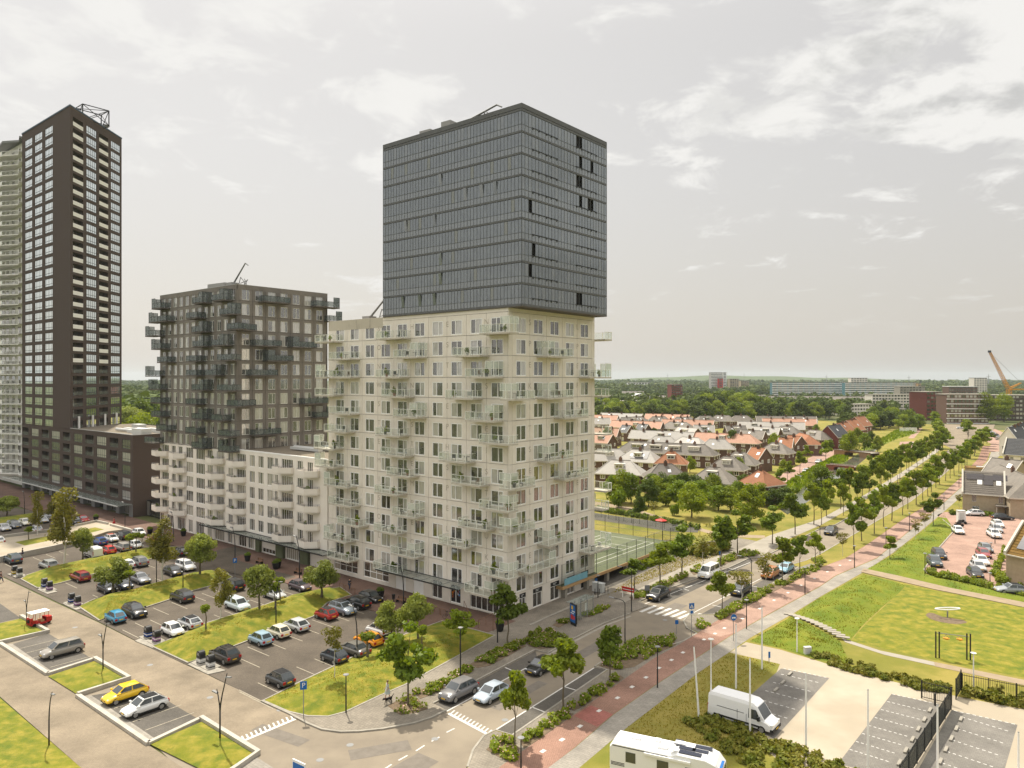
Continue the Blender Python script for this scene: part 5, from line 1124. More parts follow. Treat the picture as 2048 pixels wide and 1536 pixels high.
for a in [
 ('street','leaf',816,1412,1238,'dark street tree with long bare trunk beside the walker with the dog',86,S), ('street','leaf',1016,1294,1163,'dark street tree in front of the beige tower corner',68,S),
 ('street','leaf_bright',1127,1419,1268,'wide street tree overhanging the black car on the road',84,S), ('street','leaf_bright',1030,1494,1332,'light green street tree nearest the camera beside the silver-blue car',62,S),
 ('street','leaf',1219,1362,1242,'narrow dark street tree beside the dense flower bed by the junction',58,S), ('street','leaf_bright',1319,1172,1080,'street tree above the parked black hatchback',56,S),
 ('street','leaf',1364,1152,1047,'tall dark street tree in front of the tennis court fence',58,S), ('street','leaf',1442,1134,1024,'tall dark street tree behind the white minibus',54,S),
 ('street','leaf',1475,1108,1016,'dark street tree where footpath and path meet',52,S), ('street','leaf_bright',1444,1227,1139,'round street tree in front of the black sport utility car by the cycle path',46,S),
 ('street','leaf_bright',1565,1168,1070,'street tree between the orange crossover and the blue hatchback',46,S), ('street','leaf',1600,1152,1065,'street tree right of the blue hatchback',40,S),
 ('street','leaf_bright',1630,1132,1060,'slim street tree at the end of the flower strip',34,S), ('street','leaf',1545,1089,1009,'street tree on the park side of the footpath bend',46,S),
 ('thin','leaf_birch',1532,1183,1105,'thin airy young tree beside the orange crossover',44,S), ('thin','leaf_birch',1483,1201,1134,'thin airy young tree above the black sport utility car',44,S),
 ('street','leaf',1269,1178,1116,'small dark tree beside the grey cabinet and red board',46,S), ('thin','leaf_birch',1406,1132,1072,'young birch in front of the tennis court corner',40,S),
 ('street','leaf',1867,1052,983,'dark tree beside the parked motorcycles and white cabin',34,S), ('street','leaf_bright',1780,1119,1070,'young tree alone beside the pale footpath',28,S),
 ('thin','leaf_birch',1831,1080,1038,'very thin young tree on the meadow slope, left one',22,S), ('thin','leaf_birch',1850,1064,1024,'very thin young tree on the meadow slope, right one',24,S), ('thin','leaf_birch',1685,1113,1060,'sparse young tree at the end of the grass strip',22,S),
 ('round','leaf_willow',519,1234,1145,'bushy willow beside the pale blue-white car on the middle mound',62,'willow_tree'), ('round','leaf_willow',643,1202,1124,'bushy willow in front of the red convertible row',66,'willow_tree'),
 ('round','leaf_willow',226,1190,1112,'bushy willow above the black car near the waste containers',68,'willow_tree'), ('round','leaf_willow',400,1163,1082,'bushy willow beside the white family car',60,'willow_tree'),
 ('birch','leaf_birch',128,1138,986,'tall birch with white trunk left of the white panel van',56,'birch_tree'), ('round','leaf_birch' if ('round','leaf_birch') in TREE else 'leaf_willow',165,1121,1056,'leaning bushy tree beside the white panel van',46,'willow_tree'),
 ('birch','leaf_birch',325,1175,1051,'birch with white trunk between two dark parked cars',50,'birch_tree'), ('birch','leaf_birch',441,1249,1148,'slender birch beside the black sport utility car',38,'birch_tree'),
 ('birch','leaf_birch',74,1076,984,'birch on the raised terrace by the white wall',30,'birch_tree'), ('thin','leaf_birch',669,1369,1257,'thin white-stemmed tree in front of the dark small car',44,'birch_tree'),
 ('pollard','leaf_bright',412,1277,1228,'small pollard tree on the tip of the middle mound',20,'pollard_tree'), ('pollard','leaf_bright',550,1234,1182,'small pollard tree behind the cream car',18,'pollard_tree'), ('pollard','leaf_bright',560,1215,1168,'small pollard tree next to the tall curved lamp',18,'pollard_tree'),
 ('pollard','leaf_bright',259,1194,1156,'small pollard tree next to the big willow with the dark car',20,'pollard_tree'), ('pollard','leaf_bright',259,1108,1071,'leftmost of three small pollards beside the silver estate car',16,'pollard_tree'), ('pollard','leaf_bright',272,1115,1076,'middle one of three small pollards near the plaza',16,'pollard_tree'), ('pollard','leaf_bright',284,1106,1074,'rightmost of three small pollards near the plaza',12,'pollard_tree'),
 ('pollard','leaf_bright',735,1322,1271,'pollard tree in front of the orange car',30,'pollard_tree'), ('pollard','leaf_bright',57,1085,1054,'pollard tree on the terrace lawn',14,'pollard_tree'),
 ('round','leaf_willow',783,1290,1200,'willow on the corner lawn left of its twin',62,'willow_tree'), ('round','leaf_willow',836,1289,1199,'willow on the corner lawn in the middle',56,'willow_tree'), ('street','leaf_willow' if ('street','leaf_willow') in TREE else 'leaf_bright',921,1306,1214,'light tree on the corner lawn next to the black lamp post',64,'young_tree'),
 ('pollard','leaf_bright',844,1318,1262,'small sapling on the corner lawn',20,'pollard_tree'), ('round','leaf_willow',14,1034,992,'round dark tree at the left edge in front of the pale tower',46,'willow_tree'), ('birch','leaf_birch',105,1050,994,'slender birch by the brick wing canopy',24,'birch_tree')]:
    ptree(*a[:6], wpx=a[6], name=a[7])
# the avenue rows, evenly planted
def row(p0, p1, n, h, leafs, what, group, wf=1.0, jit=.5, curve=0):
    A, B = Vector(G(*p0)), Vector(G(*p1))
    for i in range(n):
        f = i / (n - 1); p = A.lerp(B, f); nrm = Vector((-(B - A).y, (B - A).x)).normalized() * (curve * math.sin(f * math.pi))
        tree('street', leafs[i % len(leafs)], p.x + nrm.x + trg.uniform(-jit, jit), p.y + nrm.y + trg.uniform(-jit, jit), h * trg.uniform(.9, 1.12), '%s tree from the near end of %s' % (ORD[i], what), S, group, wf * trg.uniform(.95, 1.2))
row((1592,1070), (1880,902), 19, 9.6, ['leaf', 'leaf_bright', 'leaf_bright'], 'the row along the avenue footpath', 'avenue trees', .82)
row((1646,1051), (1884,914), 13, 8.8, ['leaf', 'leaf_bright', 'leaf'], 'the verge row left of the roadway', 'avenue trees', .80)
row((1704,1101), (1936,931), 20, 9.2, ['leaf', 'leaf_bright'], 'the row between roadway and cycle path', 'avenue trees', .85)
row((1887,898), (1868,852), 9, 9.5, ['leaf', 'leaf_bright'], 'the dense far row by the junction', 'avenue trees', 1.3)
row((1944,918), (1972,888), 7, 8.5, ['leaf', 'leaf_bright'], 'the far cluster along the cycle path', 'avenue trees', 1.25)
row((1938,878), (1932,862), 5, 8.5, ['leaf', 'leaf_bright'], 'the short row on the far traffic island', 'avenue trees', 1.2)
# park trees behind the tennis court and in front of the houses
ORD2 = lambda i: ORD[i] if i < 30 else ['thirty-first', 'thirty-second', 'thirty-third', 'thirty-fourth', 'thirty-fifth', 'thirty-sixth', 'thirty-seventh', 'thirty-eighth', 'thirty-ninth', 'fortieth', 'forty-first', 'forty-second', 'forty-third', 'forty-fourth'][i - 30]
PK = [(1245,1006,940,'big','leaf_bright',52),(1262,1008,946,'big','leaf',46),(1278,1030,972,'conifer','leaf_dark',34),(1305,990,948,'big','leaf',46),(1322,994,944,'big','leaf_dark',50),(1345,996,950,'big','leaf',56),(1368,998,946,'big','leaf_dark',46),(1390,1000,950,'big','leaf_dark',52),(1383,1036,966,'big','leaf_bright',62),(1412,996,952,'big','leaf_dark',40),(1428,1000,950,'big','leaf_bright',52),(1448,1000,958,'big','leaf_dark',44),(1500,1050,970,'big','leaf_bright',66),(1475,1010,962,'big','leaf',40),(1520,1012,966,'big','leaf_bright',50),(1548,1016,978,'big','leaf_dark',42),(1570,1012,975,'big','leaf_dark',46),(1308,1036,1002,'thin','leaf_birch',26),(1349,1032,1006,'shrub','leaf',20),(1645,1006,932,'big','leaf',60),(1429,1100,1048,'thin','leaf_birch',40),(1330,1012,980,'shrub','leaf_bright',30),(1225,1004,950,'big','leaf',44),(1297,1014,958,'big','leaf_dark',46),(1313,1000,952,'big','leaf_bright',48),(1357,1012,962,'big','leaf',48),(1401,1014,962,'big','leaf',50),(1437,1022,972,'big','leaf',48),(1461,1024,972,'big','leaf_bright',50),(1487,996,950,'big','leaf_dark',46),(1507,1000,952,'big','leaf_bright',44),(1534,1000,958,'big','leaf',50),(1558,1000,962,'big','leaf_bright',40),(1236,1016,972,'shrub','leaf',26),(1456,984,944,'big','leaf_dark',40),(1421,982,940,'big','leaf',40),(1336,984,942,'big','leaf_dark',40)]
for i, (bx, by, ty, kd, lf, wp) in enumerate(PK):
    ptree(kd, lf, bx, by, ty, '%s tree from the left in the park behind the tennis court' % ORD2(sorted(set(p[0] for p in PK)).index(bx)) if kd != 'shrub' else ['leafy shrub', 'low bright shrub'][lf == 'leaf_bright'] + (' at the left end of the park behind the tennis court' if bx < 1300 else ' under the park trees behind the tennis court'), wpx=wp, name='park_tree' if kd != 'shrub' else 'shrub', group='park trees')
HT = [(1214,895,862),(1232,880,862),(1308,880,862),(1266,880,858),(1288,870,860),(1385,892,873),(1465,905,866),(1448,905,882),(1494,890,872),(1548,912,873),(1420,890,868),(1286,924,892),(1352,930,904),(1380,946,918),(1398,900,880),(1566,945,925),(1522,920,900),(1478,962,922),(1420,870,852),(1540,875,862),(1632,870,855),(1590,895,880),(1330,862,848),(1450,856,842),(1620,905,878),(1652,930,884),(1600,948,906),(1575,968,926),(1560,985,942),(1615,925,895),(1690,905,876),(1700,912,868),(1728,903,872),(1755,905,878),(1742,888,868),(1715,890,862),(1660,900,885)]
for i, (bx, by, ty) in enumerate(HT):
    kd, lf = (('big', 'leaf'), ('big', 'leaf_bright'), ('big', 'leaf_dark'), ('big', 'leaf_bright'))[i % 4]
    if i in (24, 25, 26, 27, 28, 29): kd, lf = 'street', 'leaf_bright'
    ptree(kd, lf, bx, by, ty - 6, '%s garden tree from the left among the houses' % ORD[i] if i < 24 else '%s bright tree from the camera along the canal street' % ORD[i - 24], name='garden_tree', group='trees among the houses')
# trees at the far left gap and behind the wing
for i, (bx, Y, h, lf) in enumerate(((248, 260, 15, 'leaf_bright'), (262, 285, 17, 'leaf_bright'), (275, 270, 14, 'leaf_bright'), (290, 300, 18, 'leaf_bright'), (300, 280, 15, 'leaf'), (255, 380, 18, 'leaf_willow'), (282, 400, 20, 'leaf'), (300, 420, 20, 'leaf'), (240, 430, 20, 'leaf'))):
    tree('big' if lf != 'leaf_willow' else 'round', lf, PT(bx, Y), Y, h, '%s tree from the left in the gap behind the brick wing' % ORD[i], 'park_tree', 'trees behind the brick wing', 1.2, z=0)
ptree('big', 'leaf_purple', 1940, 1022, 985, 'purple-leaved small tree in front of the sand-brick house', wpx=24, name='garden_tree'); ptree('thin', 'leaf_birch', 1918, 1020, 986, 'slim bright tree at the corner of the sand-brick house', wpx=16, name='garden_tree'); ptree('conifer', 'leaf_dark', 1965, 1026, 1000, 'small cone-shaped tree behind the white car', wpx=12, name='garden_tree')
for i, (bx, Y, h, wf) in enumerate(((1968, 520, 22, 1.1), (2008, 540, 21, 1.1), (1935, 600, 10, 1.3), (1955, 590, 9, 1.3))): tree('big', 'leaf_bright', PT(bx, Y), Y, h, ['large bright tree left of its twin before the dark brick block', 'large bright tree right of its twin before the dark brick block', 'low round tree by the far bus shelter, left one', 'low round tree by the far bus shelter, right one'][i], 'park_tree', None, wf, z=0)
# ------------------------------------------------------------ flower beds and hedges (uncountable leaves, one bed each)
def bed(name, pts, h, m, label, dens=26, size=.13, flowers=.12, soil=True, z=.11, cat='flower bed', kind=None):
    poly = [G(*p) for p in pts]; cxm, cym = sum(p[0] for p in poly) / len(poly), sum(p[1] for p in poly) / len(poly)
    o = thing(name, label, cat, (cxm, cym, z))
    loc = [(p[0] - cxm, p[1] - cym) for p in poly]
    if soil: part('soil', MB().prism(loc, -.06, .02), 'soil', o)
    xs = [p[0] for p in loc]; ys = [p[1] for p in loc]; ar = abs(sum(loc[i][0] * loc[(i+1) % len(loc)][1] - loc[(i+1) % len(loc)][0] * loc[i][1] for i in range(len(loc)))) / 2
    rg = random.Random(int(ar * 100)); bl = []
    nb = max(3, int(ar * 2.0)); t = 0
    while len(bl) < nb and t < nb * 40:
        t += 1; p = (rg.uniform(min(xs), max(xs)), rg.uniform(min(ys), max(ys)))
        if inside(p, loc) and edge_dist(p, loc) > .12: r_ = rg.uniform(.28, .5); bl.append((p[0], p[1], h * rg.uniform(.3, .55), r_, h * rg.uniform(.35, .6)))
    if not bl: return o
    n = int(max(60, ar * dens * 4)); Vv = leaf_cloud(rg, bl, n, size, .4); Vv[:, 2] = np.maximum(Vv[:, 2], .02)
    tag(inst('foliage', np_mesh(name + '_leaves', Vv, m), o), None, None, None, 'stuff')
    if flowers:
        b3 = [(b[0], b[1], b[2] + .06, b[3], b[4]) for b in bl]; Fv = leaf_cloud(rg, b3, int(n * flowers), .075, 1.2); Fv = Fv[:]; tag(inst('blossom', np_mesh('blossom', Fv, 'flower'), o), None, None, None, 'stuff')
    return o
BL = 'leaf_bright'
bed('flower_bed', [(776,1414),(800,1400),(826,1390),(845,1410),(856,1420),(830,1428),(800,1432)], .45, BL, 'half-bare flower bed round the trunk by the dog walker', dens=6)
bed('flower_bed', [(826,1385),(860,1376),(905,1352),(925,1338),(948,1343),(900,1372),(862,1392),(840,1400)], .6, BL, 'flower bed between pavement and the grey off-roader')
bed('flower_bed', [(940,1330),(975,1312),(1020,1290),(1045,1284),(1052,1294),(1020,1312),(980,1333),(955,1338)], .6, BL, 'rose bed along the pavement left of the broad one')
bed('flower_bed', [(1045,1280),(1075,1262),(1110,1266),(1138,1278),(1110,1296),(1080,1300),(1058,1294)], .65, BL, 'broad rose bed at the end of the lay-by')
bed('flower_bed', [(1104,1252),(1130,1238),(1142,1243),(1118,1257)], .5, BL, 'small rose bed left of the advertising panel')
bed('flower_bed', [(1166,1232),(1205,1213),(1223,1211),(1215,1220),(1178,1236)], .5, BL, 'small rose bed right of the bus shelter')
bed('flower_bed', [(1198,1334),(1215,1318),(1262,1288),(1300,1277),(1350,1281),(1352,1292),(1310,1310),(1268,1336),(1225,1342)], .75, BL, 'large rose bed at the junction corner of the cycle path')
bed('flower_bed', [(972,1502),(992,1484),(1020,1480),(1040,1500),(1025,1528),(1000,1518)], .6, BL, 'rose bed at the road corner next to the lamp')
bed('flower_bed', [(1040,1486),(1075,1462),(1110,1436),(1128,1425),(1148,1430),(1110,1458),(1068,1488),(1048,1500)], .65, BL, 'rose strip left of the bright red tile panel')
bed('flower_bed', [(1130,1418),(1165,1398),(1205,1372),(1240,1352),(1248,1358),(1212,1384),(1172,1412),(1148,1424)], .65, BL, 'rose strip right of the bright red tile panel')
bed('flower_bed', [(1388,1250),(1400,1244),(1418,1252),(1408,1262),(1394,1260)], .5, BL, 'tiny rose bed on the crossing island')
bed('flower_bed', [(1428,1234),(1470,1210),(1520,1184),(1560,1166),(1600,1144),(1640,1130),(1642,1140),(1600,1158),(1560,1178),(1510,1206),(1462,1232),(1440,1242)], .6, BL, 'long rose strip along the far lay-by and cycle path')
bed('flower_bed', [(1622,1122),(1640,1116),(1655,1124),(1640,1132)], .5, BL, 'short rose bed at the end of the long strip')
bed('flower_bed', [(1258,1196),(1290,1184),(1330,1164),(1372,1148),(1378,1154),(1336,1174),(1290,1196),(1264,1202)], .6, BL, 'rose strip behind the parked black hatchback')
bed('flower_bed', [(1380,1144),(1400,1132),(1408,1142),(1388,1152)], .5, BL, 'short rose bed left of the white minibus')
bed('flower_bed', [(1430,1128),(1460,1112),(1490,1104),(1520,1106),(1518,1112),(1480,1118),(1440,1134)], .6, BL, 'rose bed behind the white minibus')
def hedge(pts, h, m, label, size=.14, dens=30, name='hedge'): return bed(name, pts, h, m, label, dens, size, 0, False, .12, 'hedge')
hedge([(1626,1308),(1680,1318),(1740,1336),(1800,1354),(1860,1366),(1902,1378),(1900,1396),(1850,1386),(1760,1362),(1690,1344),(1630,1322)], .5, 'hedge_leaf', 'mixed hedge between concrete path and sand lot')
hedge([(1925,1385),(2000,1392),(2048,1402),(2140,1420),(2140,1444),(2048,1422),(1990,1410),(1925,1398)], 1.0, 'hedge_leaf', 'mixed hedge below the black railing')
hedge([(1370,1448),(1420,1430),(1470,1452),(1540,1490),(1600,1500),(1650,1520),(1700,1540),(1780,1570),(1760,1620),(1600,1600),(1500,1540),(1420,1490)], .6, 'hedge_leaf', 'wild hedge in front of the white van')
hedge([(1852,1144),(1920,1158),(1990,1176),(2048,1190),(2048,1196),(1985,1184),(1915,1166),(1852,1152)], .9, 'leaf_bright', 'green hedge strip between dirt path and red lot')
hedge([(1985,1150),(1998,1118),(2006,1100),(2012,1102),(2004,1130),(1998,1150),(2048,1172),(2048,1180),(1990,1168)], 1.2, 'leaf_bright', 'clipped garden hedge in front of the solar-roofed house')
hedge([(1900,1026),(1965,1028),(1998,1033),(1998,1037),(1960,1033),(1900,1031)], .8, 'leaf', 'low hedge at the foot of the sand-brick house')
hedge([(1185,1018),(1240,1026),(1340,1044),(1400,1058),(1400,1062),(1340,1050),(1240,1031),(1185,1023)], 1.0, 'leaf', 'hedge along the grey service road', .2, 12)
hedge([(1365,1108),(1400,1098),(1440,1092),(1470,1096),(1440,1110),(1400,1120)], 1.6, 'hedge_leaf', 'wild shrubs in the long grass beside the tennis court', .2, 14)
# rough grass on the meadows: tufts nobody could count
def tufts(name, polys, n, hh, m, label):
    rg = np.random.RandomState(5); out = []
    for pts, z in polys:
        poly = [G(*p) for p in pts]; xs = [p[0] for p in poly]; ys = [p[1] for p in poly]; k = 0; cnt = 0
        while cnt < n and k < n * 6:
            k += 1; p = (rg.uniform(min(xs), max(xs)), rg.uniform(min(ys), max(ys)))
            if not inside(p, poly): continue
            cnt += 1; d = edge_dist(p, poly); t = min(1, d / z[1]); zz_ = .11 + z[0] * t * t * (3 - 2 * t) - .03; a = rg.uniform(0, 6.28); s = rg.uniform(.5, 1.3) * hh; w2 = s * rg.uniform(.35, .6)
            dx_, dy_ = math.cos(a) * w2, math.sin(a) * w2; lx, ly = rg.uniform(-.4, .4) * s, rg.uniform(-.4, .4) * s
            out += [(p[0]-dx_, p[1]-dy_, zz_), (p[0]+dx_, p[1]+dy_, zz_), (p[0]+dx_*.6+lx, p[1]+dy_*.6+ly, zz_+s), (p[0]-dx_*.6+lx, p[1]-dy_*.6+ly, zz_+s)]
    tag(inst(name, np_mesh(name, np.array(out), m)), label, None, None, 'stuff')
mat('tuft', (0.13, 0.16, 0.014), 0.9, (0.22, 0.195, 0.028), 0.35, 6, transl=0.5)
mat('straw', (0.33, 0.275, 0.06), 0.9, (0.24, 0.23, 0.03), 0.5, 6, transl=0.55)
tufts('meadow_grass', [([(1585,1232),(1640,1197),(1727,1150),(1812,1172),(1765,1215),(1722,1256),(1700,1283),(1640,1252)], (.75, 5)), ([(1500,1284),(1584,1234),(1630,1256),(1680,1284),(1700,1330),(1560,1298)], (.45, 3.5)), ([(1733,1140),(1845,1063),(1888,1027),(1907,1059),(1847,1140),(1852,1150),(1990,1180),(2048,1193),(2048,1206),(1870,1173)], (.55, 3.5))], 3000, .11, 'tuft', 'tall rough meadow grass on the humps right of the footpath')
tufts('reeds', [([(1540,996),(1562,973),(1611,943),(1664,916),(1698,913),(1694,923),(1662,937),(1618,966),(1590,988),(1560,1018)], (.9, 2.5)), ([(1712,905),(1745,888),(1790,862),(1830,856),(1835,866),(1790,880),(1755,896)], (.8, 3))], 2600, .7, 'reed', 'reeds along the canal')
tufts('dry_grass_tufts', [([(526,1402),(595,1368),(698,1320),(760,1294),(890,1250),(985,1272),(904,1319),(811,1370),(690,1424),(615,1432)], (.7, 4)), ([(310,1295),(376,1325),(430,1306),(565,1255),(650,1206),(700,1190),(608,1189),(485,1227),(350,1278)], (1.1, 3.2)), ([(160,1214),(199,1240),(284,1216),(387,1181),(460,1155),(380,1152),(247,1188)], (1.1, 3.2)), ([(46,1159),(120,1165),(301,1118),(360,1094),(226,1114)], (1.0, 3.0))], 5000, .09, 'straw', 'mown straw-coloured grass on the parking mounds')
tufts('lawn_tufts', [([(1250,1462),(1400,1346),(1459,1309),(1553,1330),(1500,1384),(1440,1440),(1520,1480),(1330,1560)], (.0, 3)), ([(1215,1192),(1330,1150),(1440,1112),(1440,1098),(1380,1104),(1260,1160)], (0, 3)), ], 4500, .12, 'straw', 'straw-coloured tufts on the worn lawns')
# ============================================================ cars
def loft(mb, rings, mi=0, cap=True):
    n = len(rings[0]); o = len(mb.v); vs = [p for r in rings for p in r]
    fs = [(k*n+i, k*n+(i+1) % n, (k+1)*n+(i+1) % n, (k+1)*n+i) for k in range(len(rings)-1) for i in range(n)]
    if cap: fs += [tuple(range(n))[::-1], tuple(range((len(rings)-1)*n, len(rings)*n))]
    return mb.add(vs, fs, mi)
def inset_quad(mb, a, b, c, d, m0=.07, m1=.07, n0=.12, n1=.10, off=.014):
    A, B, Cc, D = (Vector(p) for p in (a, b, c, d)); nrm = (B - A).cross(D - A).normalized() * off
    f = lambda u, v: A.lerp(B, u).lerp(D.lerp(Cc, u), v) + nrm
    q = [f(m0, n0), f(1 - m1, n0), f(1 - m1, 1 - n1), f(m0, 1 - n1)]
    return mb.quad(*q)
SPEC = {  # length, width, height, belt, hood front z, windscreen base, roof front, roof rear, rear base
 'hatch': (4.05, 1.76, 1.46, .92, .72, 1.10, .30, -1.15, -1.90), 'city': (3.5, 1.64, 1.48, .93, .76, 1.10, .42, -1.02, -1.62), 'suv': (4.35, 1.84, 1.62, 1.05, .88, 1.15, .38, -1.42, -2.05),
 'estate': (4.65, 1.82, 1.50, .95, .72, 1.05, .30, -1.85, -2.22), 'sedan': (4.55, 1.82, 1.45, .95, .72, 1.0, .25, -1.05, -1.80), 'mpv': (4.35, 1.80, 1.62, 1.00, .80, 1.35, .55, -1.70, -2.06), 'minibus': (4.95, 1.98, 1.97, 1.10, .98, 1.75, .95, -2.25, -2.40), 'pvan': (4.4, 1.85, 1.90, 1.15, .92, 1.35, .65, -2.05, -2.14)}
CARM = {}
def car_meshes(ty):
    if ty in CARM: return CARM[ty]
    Ln, W, Hh, bz, hz_, xw, xf, xr, xb = SPEC[ty]; h = W / 2; F_ = Ln / 2
    st = [(F_, .50, .80), (F_ - .05, .60, .88), (F_ - .22, hz_, .96), (xw + .3, bz - .06, 1.0), (xw - .2, bz, 1.0), (0, bz + .01, 1.0), (xb + .25, bz + .02, .99), (-F_ + .20, bz - .01, .96), (-F_ + .04, bz - .18, .91), (-F_, .55, .86)]
    rings = []
    for x, zt, wf in st:
        w_ = h * wf; zb_ = .24 if abs(x) < F_ - .1 else .30
        rings.append([(x, -w_*.92, zb_), (x, -w_, zb_ + .14), (x, -w_, zt - .20), (x, -w_*.90, zt), (x, 0, zt + .025), (x, w_*.90, zt), (x, w_, zt - .20), (x, w_, zb_ + .14), (x, w_*.92, zb_)])
    low = MB(); loft(low, rings[::-1]); body = MB()
    lo_ = bpy.data.objects.new('loft', low.mesh('loft', 'car_paint', True)); COL.objects.link(lo_); sd_ = lo_.modifiers.new('d', 'SUBSURF'); sd_.levels = 1; bpy.context.view_layer.update()
    me_ = bpy.data.meshes.new_from_object(lo_.evaluated_get(bpy.context.evaluated_depsgraph_get())); bpy.data.objects.remove(lo_); body.add([(v.co.x * 1.01, v.co.y * 1.02, v.co.z) for v in me_.vertices], [tuple(p.vertices) for p in me_.polygons]); nlow = len(me_.polygons)
    hb, hr = h * .93, h * .72; rz_ = Hh
    b = [(xw, -hb*.92, bz - .02), (xw, hb*.92, bz - .02), (xb, hb*.95, bz - .02), (xb, -hb*.95, bz - .02)]
    r = [(xf, -hr, rz_ - .03), (xf, hr, rz_ - .03), (xr, hr*.97, rz_ - .05), (xr, -hr*.97, rz_ - .05)]
    xm = (xf + xr) / 2; rm = [(xf + .03, 0, rz_), (xr - .03, 0, rz_ - .02), (xm, -hr*.9, rz_ + .0), (xm, hr*.9, rz_)]
    body.add(b + r, [(0, 1, 5, 4), (1, 2, 6, 5), (2, 3, 7, 6), (3, 0, 4, 7)]); body.add([*r, (xm, 0, rz_ + .035)], [(0, 1, 4), (1, 2, 4), (2, 3, 4), (3, 0, 4)])
    M = {'body': body.mesh(ty + '_body', 'car_paint')}; M['body'].polygons.foreach_set('use_smooth', [i < nlow for i in range(len(body.f))])
    M['windscreen'] = inset_quad(MB(), b[0], b[1], r[1], r[0]).mesh('windscreen', 'car_glass')
    M['rear_window'] = inset_quad(MB(), b[2], b[3], r[3], r[2], .1, .1, .15, .12).mesh('rear_window', 'car_glass')
    for nm, A, B, Cc, D in (('l', b[1], b[2], r[2], r[1]), ('r', b[3], b[0], r[0], r[3])):
        A, B, Cc, D = (Vector(p) for p in (A, B, Cc, D)); mid0, mid1 = A.lerp(B, .5), D.lerp(Cc, .5)
        solid = ty == 'pvan'
        f_, b_ = ((A, mid0, mid1, D), (mid0, B, Cc, mid1)) if nm == 'l' else ((mid0, B, Cc, mid1), (A, mid0, mid1, D))
        M['side_f_' + nm] = inset_quad(MB(), *f_, .10, .05, .13, .09).mesh('side_window', 'car_glass')
        if not solid: M['side_b_' + nm] = inset_quad(MB(), *b_, .05, .10, .13, .09).mesh('side_window', 'car_glass')
    rp = MB(); k_ = .9; rp.add([(x * .94 if False else xm + (x - xm) * .94, y * k_, z + .018) for x, y, z in r] + [(xm, 0, rz_ + .05)], [(0, 1, 4), (1, 2, 4), (2, 3, 4), (3, 0, 4)]); M['roof'] = rp.mesh('roof_panel', 'obj_color')
    wr = .33 if ty in ('suv', 'minibus', 'pvan') else .30
    wm = MB(); prof = [(wr*.72, -.11), (wr, -.10), (wr, .10), (wr*.72, .11)]; wm.lathe(prof, 14); M['wheel'] = wm.mesh('tyre', 'tyre'); rmm = MB().lathe([(wr*.70, -.115), (wr*.70, .115)], 10)
    for q in range(5):
        a = q * 1.2566; rmm.box(-.03, .03, .03, wr*.62, .115, .13, 0, Matrix.Rotation(a, 4, 'Z')).box(-.03, .03, .03, wr*.62, -.13, -.115, 0, Matrix.Rotation(a, 4, 'Z'))
    M['rim'] = rmm.mesh('rim', 'rim')
    M['wheels'] = [(x, sy * (h - .10), wr) for x in (F_ - .82, -F_ + .78) for sy in (-1, 1)]
    ar = MB()
    for x, y, z in M['wheels']:
        s_ = 1 if y > 0 else -1; n = 9; pts = [(x + (wr + .07) * math.cos(math.pi * i / n), s_ * (h + .006), wr + (wr + .07) * math.sin(math.pi * i / n)) for i in range(n + 1)] + [(x - wr - .07, s_ * (h + .006), .24), (x + wr + .07, s_ * (h + .006), .24)]
        ar.add(pts, [tuple(range(len(pts)))[::(1 if s_ < 0 else -1)]])
    ar.box(-F_ + .3, F_ - .3, -h - .012, -h + .05, .22, .34).box(-F_ + .3, F_ - .3, h - .05, h + .012, .22, .34); ar.box(F_ - .1, F_ + .012, -h*.70, h*.70, .26, .42); ar.box(-F_ - .012, -F_ + .1, -h*.72, h*.72, .28, .42)
    M['trim'] = ar.mesh('wheel_arch_trim', 'car_trim')
    M['grille'] = MB().box(F_ - .06, F_ + .016, -h*.42, h*.42, .44, .56).mesh('grille', 'car_trim')
    M['head'] = MB().add([(0, -.20, -.05), (.03, .16, -.05), (-.16, -.22, .09), (-.05, .14, .07), (.05, -.10, .02)], [(0, 1, 4), (1, 3, 4), (3, 2, 4), (2, 0, 4)]).mesh('headlight', 'headlight')
    M['tail'] = MB().box(-.05, .03, -.15, .15, -.12, .14).mesh('taillight', 'taillight'); M['plate'] = MB().box(-.012, .012, -.26, .26, -.055, .055).mesh('number_plate', 'plate_yellow')
    M['mirror'] = MB().box(-.10, .06, -.11, .11, -.05, .09).mesh('mirror', 'car_paint')
    M['dim'] = (F_, h, bz, hz_, xw, xb); CARM[ty] = M; return M
HEAD = {'+v': math.atan2(VV[1], VV[0]), '-v': math.atan2(-VV[1], -VV[0]), '+u': math.atan2(U[1], U[0]), '-u': math.atan2(-U[1], -U[0])}
